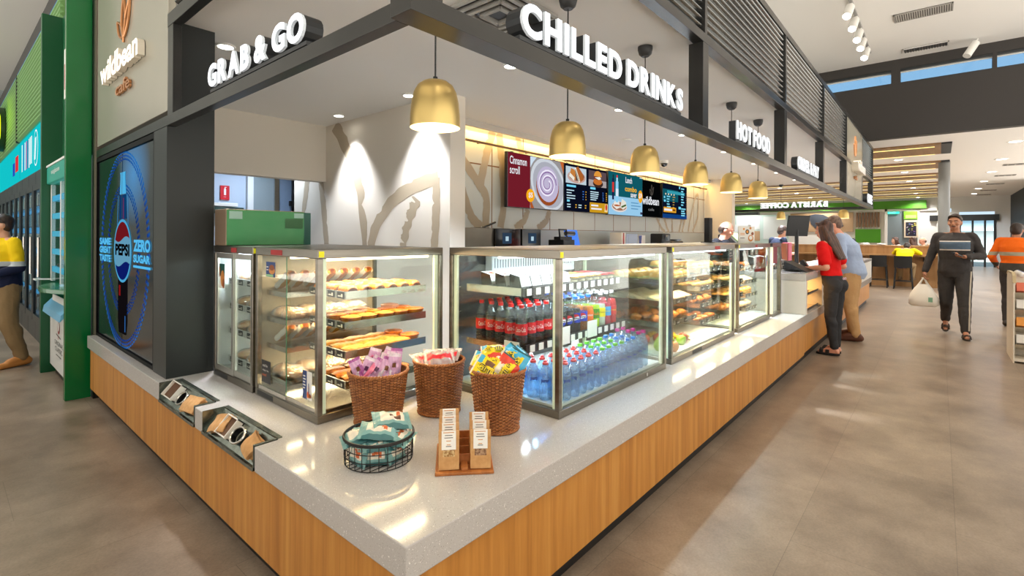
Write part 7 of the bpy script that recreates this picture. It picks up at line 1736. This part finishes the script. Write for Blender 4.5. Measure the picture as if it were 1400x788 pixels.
# shop fronts on the far wall
def ry(y): return -1.134 + (y + 1.134) * 1.362
def rz_(z): return 1.45 + (z - 1.45) * 1.362
GRN = mat('fascia_green', (70, 142, 20), .5)
o = solo(MB().box(FW - .25, FW - .01, -.62, 10.5, 2.98, 3.40), 'green_fascia', GRN, 'long grass green fascia band on the far wall', 'fascia', smooth=0)
b = MB(); b.box(FW - .12, FW - .01, -.35, -.27, 0, 2.97).box(FW - .12, FW - .01, -1.12, -1.04, 0, 2.97).box(FW - .12, FW - .01, -1.12, 1.6, 2.85, 2.97).box(FW - .12, FW - .01, 1.0, 1.12, 0, 2.97); struct(b, 'trim_5', WHITE, smooth=0)
o = solo(MB().box(FW - .16, FW - .06, ry(-.5), ry(-.08), rz_(2.16), rz_(2.46), 0).box(FW - .17, FW - .16, ry(-.46), ry(-.14), rz_(2.2), rz_(2.32), 1), 'shop_sign', [mat('sign_lime', (110, 170, 40), .4, em=(120, 180, 50), es=.4), glow('sign_warmglow', (255, 226, 150), 1.4)], 'small lit green sign above the framed poster on the far wall', 'sign', smooth=0)
t = thing('poster', 'framed colourful dark poster on the far wall under the green sign', 'poster', (FW - .1, ry(-.3), rz_(1.6)))
MB().box(FW - .14, FW - .02, ry(-.52), ry(-.09), rz_(1.44), rz_(2.12)).build('frame', mat('poster_frame', (222, 206, 180), .5), t, world=True, smooth=0)
a = Art((FW - .141, ry(-.14), rz_(1.5)), (0, -1, 0), .002); a.rect(0, .44, 0, .74, mat('poster_navy', (34, 30, 52), .4)); rr = random.Random(4)
for _ in range(26): u, v = rr.uniform(.02, .38), rr.uniform(.04, .66); a.rect(u, u + rr.uniform(.02, .08), v, v + rr.uniform(.02, .06), mat('poster_c%d' % rr.randint(0, 4), rr.choice([(200, 190, 90), (110, 150, 200), (90, 150, 80), (210, 210, 214), (120, 90, 150)]), .5))
a.done('print', t)
t = thing('exit_sign', 'small green exit sign glowing above the grey doorway on the far wall', 'sign', (FW - .1, ry(.24), rz_(2.36))); MB().box(FW - .16, FW - .1, ry(.06), ry(.42), rz_(2.38), rz_(2.46)).build('sign_box', glow('exit_green', (60, 220, 190), 2.2), t, world=True, smooth=0); b = MB(); b.text('EXIT', (FW - .162, ry(.37), rz_(2.395)), UL, Z, h=.075, w=.3); b.build('lettering', WHITE, t, world=True, smooth=0); MB().box(FW - .12, FW - .1, ry(.2), ry(.26), rz_(2.46), rz_(2.5)).build('bracket', WHITE, t, world=True, smooth=0)
SLATE = mat('slate_paint', 0)
o = struct(MB().box(FW - .05, FW - .005, -.27, 1.0, 0, 2.85), 'door_3', SLATE, smooth=0)
t = thing('slat_screen', 'panel of timber slats with green panel below on the far wall', 'wall panel', (FW - .1, 1.9, 1.2)); b = MB()
for k in range(8): b.box(FW - .1, FW - .03, 1.35 + .14 * k, 1.43 + .14 * k, 2.0, 2.83)
b.build('slats', mat('slat_brown', (126, 96, 70), .6), t, world=True, smooth=0); MB().box(FW - .07, FW - .02, 1.3, 2.45, 1.15, 1.9).build('green_board', GRN, t, world=True, smooth=0)
t = thing('timber_artwork', 'pale timber wall panel with dark leaf shaped cut out', 'artwork', (FW - .1, 4.0, 1.6)); MB().box(FW - .08, FW - .0005, 2.55, 5.7, 1.75, 2.85).build('board', mat('ply', (176, 146, 112), .6), t, world=True, smooth=0)
b = MB(); b.prism([(4.75, 2.7), (4.4, 2.8), (4.0, 2.75), (3.5, 2.45), (3.45, 2.1), (3.8, 1.85), (4.3, 1.85), (4.6, 2.2)], 'x', FW - .1, FW - .085); b.cyl((FW - .1, 2.9, 2.65), (FW - .085, 2.9, 2.65), .07, n=16).cyl((FW - .1, 3.1, 2.1), (FW - .085, 3.1, 2.1), .09, n=16); b.build('leaf_shape', mat('leaf_dark', (50, 56, 66), .6), t, world=True, smooth=0)
o = solo(MB().box(FW - .06, FW - .01, 5.8, 9.2, 1.0, 2.8, 0).box(FW - .08, FW - .06, 5.9, 7.2, 1.3, 2.7, 1).box(FW - .08, FW - .06, 7.4, 8.8, 1.9, 2.7, 1).box(FW - .08, FW - .06, 7.4, 8.8, 1.2, 1.8, 2), 'tiled_counter_wall', [mat('tile_mint', (186, 210, 208), .4), mat('tile_pale', (214, 224, 226), .4), mat('ply', 0)], 'pale blue green tiled wall section behind the barista bar', 'wall panel', smooth=0)
o = solo(MB().box(20, 20.2, 5.6, 9.4, 1.95, 2.62, 0).box(20, 20.2, 5.6, 9.4, .0, 1.30, 1), 'rear_shutter', [mat('shutter_grey', (128, 140, 150), .5), mat('counter_pale', (190, 196, 196), .5)], 'grey shutter and counter of the shop behind the barista bar', 'shutter', smooth=0)
t = thing('lit_fascia', 'white lit shop fascia with red edge at the end of the beige wall', 'sign', (15, 4.5, 2.2)); MB().box(15, 15.1, 3.75, 5.2, 2.18, 2.48).build('light_box', glow('fascia_white', (255, 250, 246), 1.7), t, world=True, smooth=0); MB().cyl((15.05, 4.2, 2.48), (15.05, 4.2, 3.52), .015, n=8).cyl((15.05, 5, 2.48), (15.05, 5, 3.52), .015, n=8).build('hanger_rods', BLACK, t, world=True); MB().box(14.99, 15.1, 3.72, 3.749, 2.18, 2.48).build('red_edge', RED_TAG, t, world=True, smooth=0); MB().box(14.98, 15.12, 2.9, 5.3, 2.10, 2.18).build('lower_edge', mat('edge_grey', (90, 96, 100), .5), t, world=True, smooth=0)
t = thing('price_board', 'tilted white price board with dark and red lines below the lit fascia', 'sign', (15.5, 4.6, 1.9)); a = Art((15.5, 5.0, 1.80), (0, -1, 0), .002); a.rect(0, 1.2, 0, .26, PAPER); 
for u in (.1, .25, .40, .55, .72): a.rect(u, u + .10, .15, .21, BLACK)
for u in (.3, .45, .62): a.rect(u, u + .1, .05, .10, RED_TAG)
a.done('printed_face', t); MB().box(15.502, 15.53, 3.8, 5.0, 1.80, 2.06).build('board', WHITE, t, world=True, smooth=0); MB().box(15.51, 15.52, 4.3, 4.33, 2.06, 2.10).build('hanger', BLACK, t, world=True, smooth=0)
t = thing('shop_shelving', 'blue and white shop display with red frame behind the staff', 'shelving', (16.5, 4.9, 0)); b = MB(); b.box(16.5, 16.8, 3.6, 6.2, 0, 1.85, 0).box(16.48, 16.5, 5.2, 5.45, .9, 1.7, 1).box(16.48, 16.5, 4.35, 4.75, 1.35, 1.75, 2).box(16.48, 16.5, 4.1, 4.55, .8, 1.25, 3); b.build('panels', [mat('shelf_pale', (214, 222, 226), .4), mat('shelf_dark', (56, 66, 74), .4), mat('shelf_blue', (70, 150, 220), .4), mat('shelf_red', (220, 80, 50), .4)], t, world=True, smooth=0)

# white magazine stand at the right edge
t = thing('leaflet_stand', 'white rounded leaflet stand with tilted pockets at the right edge', 'stand', (7.65, -1.98, 0))
CRM = mat('stand_cream', (236, 226, 208), .45); hh = 1.04
prof = [(7.28, 0), (7.98, 0), (7.98, hh - .10), (7.94, hh - .03), (7.86, hh), (7.40, hh), (7.32, hh - .03), (7.28, hh - .10)]
MB().prism(prof, 'y', -1.80, -1.785).build('side_panel', CRM, t, world=True, smooth=0, bevel=.003); MB().prism(prof, 'y', -2.6, -2.585).build('side_panel', CRM, t, world=True, smooth=0, bevel=.003)
MB().box(7.60, 7.62, -2.584, -1.801, 0.02, hh - .02).build('spine', CRM, t, world=True, smooth=0); MB().box(7.30, 7.96, -2.584, -1.801, 0.02, .05).build('base', CRM, t, world=True, smooth=0)
for k in range(4): MB().prism([(7.29, .22 + .2 * k), (7.31, .215 + .2 * k), (7.59, .12 + .2 * k), (7.59, .135 + .2 * k)], 'y', -2.584, -1.801).build('shelf', CRM, t, world=True, smooth=0)
MB().prism([(7.27, hh - .11), (7.31, hh - .03), (7.40, hh + .006), (7.86, hh + .006), (7.95, hh - .03), (7.95, hh - .045), (7.86, hh - .012), (7.40, hh - .012), (7.33, hh - .045), (7.285, hh - .115)], 'y', -1.81, -1.78).build('edge_trim', mat('trim_tan', (190, 170, 130), .5), t, world=True, smooth=0)
b = MB()
for k in range(12): b.ell((7.35 + .05 * k, -1.86 - .01 * (k % 3), hh - .02), (.035, .03, .035), 10, 6, k % 3)
b.build('stock', [mat('pk_white', (236, 232, 226), .4), mat('pk_blue', (90, 110, 180), .4), mat('pk_dark', (60, 50, 44), .4)], t, world=True)
for k in range(4):
    o = solo(MB().prism([(7.285, .24 + .2 * k), (7.42, .19 + .2 * k), (7.44, .29 + .2 * k), (7.30, .335 + .2 * k)], 'y', -1.93, -1.815), 'leaflet', [(PAPER, mat('leaf_orange', (240, 160, 70), .5), PAPER, mat('leaf_rose', (230, 120, 90), .5))[k]], f'leaflet tilted in the white stand, {("lowest", "second lowest", "third lowest", "topmost")[k]} pocket', 'leaflet', 'leaflets in the white stand', smooth=0)

# ================================================================ the green side on the left
struct(MB().box(.31, .45, 4.6, 17, 0, 5.1), 'wall_side', mat('side_dark', (62, 60, 58), .7), smooth=0)
struct(MB().box(-9, .45, 17, 17.1, 0, 5.1), 'wall_end', mat('end_grey', (150, 160, 160), .7), smooth=0)
o = solo(MB().box(-.125, .048, 4.585, 4.66, 0, 4.95), 'green_pier', GREEN, 'tall glossy green pier beside the grey cafe facade', 'pier', smooth=0, bevel=.003)
o = solo(MB().box(-.14, .10, 5.93, 6.0, 0, 3.74).box(.02, .10, 4.661, 5.929, 2.16, 3.74), 'green_pier', mat('green_pier_deep', (8, 84, 46), .35), 'lower green pier and backing panel behind the sunglasses stand', 'pier', smooth=0, bevel=.003)
o = solo(MB().box(-.129, -.1255, 4.60, 4.655, 2.62, 3.05, 0).box(-.1295, -.129, 4.615, 4.64, 2.70, 2.92, 1), 'wall_notice', [PAPER, RED_TAG], 'small white notice with red mark on the edge of the tall green pier', 'notice', smooth=0)
TEAL = mat('header_teal', (14, 130, 110), .4, em=(14, 140, 116), es=.25)
t = thing('sunglasses_stand', 'slim white and teal sunglasses stand between the two green piers', 'display stand', (.0, 5.3, 0))
MB().box(-.07, .01, 4.70, 5.90, .10, .74).build('lower_panel', mat('stand_white', (236, 234, 228), .4), t, world=True, smooth=0); MB().box(-.03, .01, 4.72, 5.88, 0, .099).build('plinth', BLACK, t, world=True, smooth=0)
MB().box(-.10, .01, 4.68, 5.91, 1.96, 2.13).build('header', TEAL, t, world=True, smooth=0, bevel=.01); MB().box(-.105, .01, 4.68, 5.91, 2.131, 2.15).build('header_cap', mat('stand_white', 0), t, world=True, smooth=0)
a = Art((-.102, 5.6, 2.01), (0, -1, 0)); a.text('sunglasses', .0, .02, WHITE, h=.06, w=.5); a.done('lettering', t)
for y0, y1 in ((4.70, 4.75), (5.84, 5.90), (5.27, 5.31)): MB().box(-.07, -.04, y0, y1, .96, 1.955).build('upright', mat('stand_white', 0), t, world=True, smooth=0)
MB().box(-.005, .01, 4.75, 5.84, .96, 1.955).build('lit_back', glow('stand_glow', (196, 226, 246), 1.3), t, world=True, smooth=0)
b = MB()
for z in (1.06, 1.24, 1.42, 1.60, 1.78): b.box(-.066, -.006, 4.76, 5.83, z, z + .055)
b.build('ledge', mat('ledge_blue', (90, 190, 226), .2, em=(90, 190, 230), es=.3), t, world=True, smooth=0)
MB().box(-.069, -.066, 4.75, 5.84, .97, 1.95).build('glass_front', GLASS, t, world=True, smooth=0)
b = MB(); pts = [(-.06 - .16 * sin(pi * k / 16), 4.70 + 1.18 * k / 16) for k in range(17)]; b.prism(pts + [(.0, 5.88), (.0, 4.70)], 'z', .90, .945); b.build('shelf_tray', mat('tray_green', (10, 110, 62), .2), t, world=True, smooth=0, bevel=.006)
MB().prism([(-.14, .66), (-.07, .74), (-.06, .80), (-.13, .72)], 'y', 4.76, 5.80).build('leaflet_rack', mat('rack_blue', (120, 190, 226), .3), t, world=True, smooth=0); MB().prism([(-.08, .75), (-.071, .75), (-.071, .84), (-.075, .84)], 'y', 4.8, 5.7).build('leaflets', PAPER, t, world=True, smooth=0)
MB().tube([(-.06, 5.86, .975), (-.2, 5.86, .985), (-.2, 5.7, .985)], .008, 8).build('arm', mat('stand_white', 0), t, world=True)
a = Art((-.0705, 5.62, .2), (0, -1, 0)); a.text('ORIGINAL', .02, .15, mat('ink_dark', (60, 66, 60), .5), h=.045, w=.5); a.text('CLASSIC', .06, .09, mat('ink_dark', 0), h=.045, w=.42); a.rect(.12, .42, .05, .06, mat('ink_dark', 0)); a.disc(.27, .33, .06, .06, RED_TAG); a.disc(.27, .34, .045, .045, mat('stand_white', 0)); a.line([(.14, .26), (.40, .24)], .012, mat('ink_dark', 0)); a.text('RB', .27, .22, RED_TAG, h=.03, al='c'); a.done('print', t)
for k, (y, z) in enumerate(((4.95, 1.125), (5.1, 1.305), (4.92, 1.305), (5.05, 1.485), (4.9, 1.665), (5.5, 1.305), (5.55, 1.485), (5.5, 1.665), (5.6, 1.125))):
    b = MB()
    for s in (-1, 1): b.ell((-.045, y + s * .035, z + .0), (.006, .028, .022), 14, 8); 
    b.tube([(-.045, y - .07, z + .012), (-.045, y, z + .010), (-.045, y + .07, z + .012)], .003, 6)
    for s in (-1, 1): b.tube([(-.045, y + s * .066, z + .01), (-.015, y + s * .062, z)], .003, 6)
    solo(b, 'sunglasses', BLACKG, f'dark sunglasses on the lit teal stand, {ORD[k]} pair counted from the bottom shelf upward', 'sunglasses', 'sunglasses on the stand')
# wall of fridges
def wall_fridge():
    t = thing('upright_fridge', '', 'fridge'); FB = mat('fridge_frame', (30, 36, 40), .3)
    b = MB(); b.box(0, .25, 0, .76, 0, .26).box(0, .25, 0, .76, 2.12, 2.30).box(.2, .25, 0, .76, .261, 2.119); b.build('carcass', FB, t, smooth=0)
    d = MB(); d.box(-.03, -.001, .005, .085, .27, 2.11).box(-.03, -.001, .675, .755, .27, 2.11).box(-.03, -.001, .0851, .6749, .27, .36).box(-.03, -.001, .0851, .6749, 2.03, 2.11); d = d.build('door', FB, t, smooth=0)
    o = MB().cyl((-.055, .62 + .09, .9), (-.055, .62 + .09, 1.4), .012, n=8).build('handle', STEEL2, None); o.parent = d
    o = MB().box(-.018, -.012, .085, .675, .36, 2.03).build('glass_pane', GLASS, None, smooth=0); o.parent = d
    MB().box(.17, .199, .02, .74, .30, 2.09).build('lit_back', glow('fridge_glow', (70, 170, 236), 1.2), t, smooth=0)
    b = MB(); r = random.Random(8)
    cs = 6
    for j in range(6):
        z = .38 + .29 * j; b.box(.03, .17, .04, .72, z, z + .012, 0)
        for i in range(8): b.cyl((.08, .08 + .085 * i, z + .013), (.08, .08 + .085 * i, z + .16 + .05 * r.random()), .032, n=10, mi=1 + r.randint(0, 4))
    b.build('stocked_shelves', [STEEL2, dm('pk_a', (40, 60, 110)), dm('pk_b', (150, 200, 226)), dm('pk_c', (60, 140, 190)), dm('pk_d', (226, 232, 236)), dm('pk_e', (30, 40, 60))], t, smooth=40); return t
FR = wall_fridge(); FR.location = (.05, 6.75, 0); FR['label'] = 'black upright drinks fridge nearest the green pier in the fridge wall'; FR['group'] = 'fridges along the left wall'
for k in range(1, 10): dup(FR, (.05, 6.75 + .78 * k, 0), None, f'black upright glowing drinks fridge, {ORD[k]} along the wall from the green pier', 'fridges along the left wall')
t = thing('lit_header_sign', 'long glowing turquoise sign band above the wall of fridges', 'sign', (.05, 10.6, 2.33))
MB().box(.05, .25, 6.6, 14.6, 2.331, 2.92).build('light_box', glow('turquoise_glow', (20, 200, 206), .95), t, world=True, smooth=0)
a = Art((.048, 9.0, 2.33), (0, -1, 0), .001); WG = em((236, 250, 250), 1.3)
a.disc(.72, .30, .22, .25, WG, n=36); a.disc(.72, .30, .20, .23, glow('turquoise_glow', 0, 0), n=36)
for k in range(4): a.line([(.58 + .05 * k, .14), (.66 + .05 * k, .44)], .03, WG)
for u, c in ((.0, (236, 250, 250)), (-.12, (40, 60, 150)), (-.28, (206, 60, 160)), (-.45, (236, 250, 250)), (-.6, (60, 120, 210)), (-.8, (236, 250, 250)), (.2, (236, 250, 250)), (.36, (236, 250, 250))): a.rect(u, u + .09, .08 + .03 * (u > 0), .50, c, 1.2)
a.rect(-1.7, -1.25, .14, .40, (226, 50, 60), 1.1); a.rect(-2.1, -1.75, .1, .32, (40, 80, 190), 1.1); a.rect(-1.02, -1.0, .0, .585, (30, 50, 70), .6)
a.done('graphics', t)
t = thing('green_louvre', 'pale green horizontal louvre band above the turquoise sign', 'louvre', (.05, 10.6, 2.93)); prof = []
n = 18; st = 1.1 / n
for i in range(n): prof += [(.05, 2.95 + st * i), (.02, 2.95 + st * (i + .4)), (.02, 2.95 + st * (i + .7)), (.05, 2.95 + st * (i + .95))]
MB().prism(prof + [(.08, 4.055), (.08, 2.95)], 'y', 6.1, 16.5).build('slats', mat('louvre_green', (128, 176, 104), .35, .3), t, world=True, smooth=0)
MB().box(.015, .06, 10.4, 10.46, 2.94, 4.055).build('joint', BLACK, t, world=True, smooth=0); MB().box(.035, .06, 6.1, 16.5, 4.06, 4.085).build('blue_line', glow('line_blue', (40, 150, 220), .8), t, world=True, smooth=0); MB().box(.05, .30, 6.1, 16.5, 4.09, 4.32).build('cap', mat('side_dark', 0), t, world=True, smooth=0)
t = thing('neon_ring', 'yellow green neon ring sign projecting from the louvre band', 'sign', (-.1, 12.6, 3.1)); MB().tube([(-.1, 12.6 + .42 * cos(q), 3.45 + .36 * sin(q)) for q in [2 * pi * i / 40 for i in range(40)]], .05, 10, True).build('tube', glow('neon_lime', (200, 250, 20), 2.5), t, world=True); MB().cyl((-.07, 12.6, 3.45), (.012, 12.6, 3.45), .42, n=30).build('backing', mat('neon_back', (30, 60, 20), .4), t, world=True)
# ================================================================ light and camera
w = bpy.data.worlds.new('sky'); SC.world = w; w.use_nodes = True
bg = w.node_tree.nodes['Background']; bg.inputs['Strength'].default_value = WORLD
# pale sky above the horizon, strong fill added below it to brighten the ceilings
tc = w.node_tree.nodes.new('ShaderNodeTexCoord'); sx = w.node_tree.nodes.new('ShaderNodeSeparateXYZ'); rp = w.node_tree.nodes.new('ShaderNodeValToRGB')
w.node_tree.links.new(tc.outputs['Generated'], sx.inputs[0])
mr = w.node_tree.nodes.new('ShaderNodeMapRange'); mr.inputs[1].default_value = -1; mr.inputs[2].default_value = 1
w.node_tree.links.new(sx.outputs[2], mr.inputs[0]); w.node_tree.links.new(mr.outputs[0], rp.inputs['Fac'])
rp.color_ramp.elements[0].position = .49; rp.color_ramp.elements[0].color = tuple(q * UPLIGHT for q in lin((252, 246, 236))[:3]) + (1,)
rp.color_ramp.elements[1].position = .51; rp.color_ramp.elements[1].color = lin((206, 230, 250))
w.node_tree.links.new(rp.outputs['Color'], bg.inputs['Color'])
ms = w.node_tree.nodes.new('ShaderNodeMapRange'); ms.inputs[1].default_value = .55; ms.inputs[2].default_value = .9; ms.inputs[3].default_value = 0; ms.inputs[4].default_value = WORLD * 3.2   # sky boost added towards the far end to brighten the clerestory window
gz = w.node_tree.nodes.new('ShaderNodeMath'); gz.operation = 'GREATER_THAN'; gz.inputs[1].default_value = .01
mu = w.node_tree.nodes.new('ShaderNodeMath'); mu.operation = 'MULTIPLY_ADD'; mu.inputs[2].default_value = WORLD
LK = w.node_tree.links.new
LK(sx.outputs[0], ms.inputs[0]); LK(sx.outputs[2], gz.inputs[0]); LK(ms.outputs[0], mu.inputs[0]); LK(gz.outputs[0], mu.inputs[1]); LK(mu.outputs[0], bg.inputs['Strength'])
for i, x in enumerate((-4, -.5, 3, 6.5, 10)):
    for j, y in enumerate((-1.6, -4.5)):
        lamp('SPOT', 'hall_fill_spot', (x, y, 5.05), HALL, (255, 247, 238), .12, spot=radians(130), blend=.8)  # fill spots added to light the hall, no fixtures modelled
for i, x in enumerate((8.25, 8.85, 9.45, 9.95, 10.55)): lamp('SPOT', 'track_beam', (x + .03, -.14, 4.70), 90, (255, 240, 220), .05, spot=radians(70), blend=.7)
lamp('SPOT', 'storeroom_light', (1.8, 5.3, 2.7), 60, (220, 236, 255), .1, spot=radians(150), blend=.8)
for y in (6.5, 9.5, 12.5): lamp('SPOT', 'side_downlight', (-1.6, y, 5.0), 160, (236, 246, 255), .12, spot=radians(130), blend=.8)
for x in (1.35, 2.05): lamp('SPOT', 'wall_washer', (1.99, 2.6 if x < 2 else 3.82, 2.70), 6, (255, 232, 190), .03, (0, radians(26), 0), spot=radians(50), blend=.9)
cam = bpy.data.cameras.new('camera'); co = bpy.data.objects.new('camera', cam); COL.objects.link(co); SC.camera = co
F_, A_ = 680.0, radians(40.66)
cam.sensor_fit = 'HORIZONTAL'; cam.sensor_width = 36; cam.lens = 36 * F_ / 1400; cam.clip_start = .05; cam.clip_end = 200
cam.shift_x = 0; cam.shift_y = -(394 - 322.3) / 1400
fw = Vector((cos(A_), sin(A_), 0)); rt = Vector((sin(A_), -cos(A_), 0))
roll = .0045
rt2 = rt * cos(roll) + Z * sin(roll); up2 = Z * cos(roll) - rt * sin(roll)
M_ = Matrix((rt2, up2, -fw)).transposed().to_4x4(); M_.translation = Vector((-.870, -1.134, 1.45)); co.matrix_world = M_
for o in list(bpy.data.objects):
    if 'used' in o: del o['used']
SC.view_settings.view_transform = 'Standard'; SC.view_settings.look = 'None'; SC.view_settings.gamma = 1; SC.view_settings.exposure = EXPO
SC.view_settings.use_curve_mapping = False
c = SC.cycles; c.max_bounces = 10; c.diffuse_bounces = 4; c.glossy_bounces = 4; c.transmission_bounces = 4; c.transparent_max_bounces = 24; c.caustics_reflective = False; c.caustics_refractive = False
c.sample_clamp_indirect = 4; c.use_denoising = True
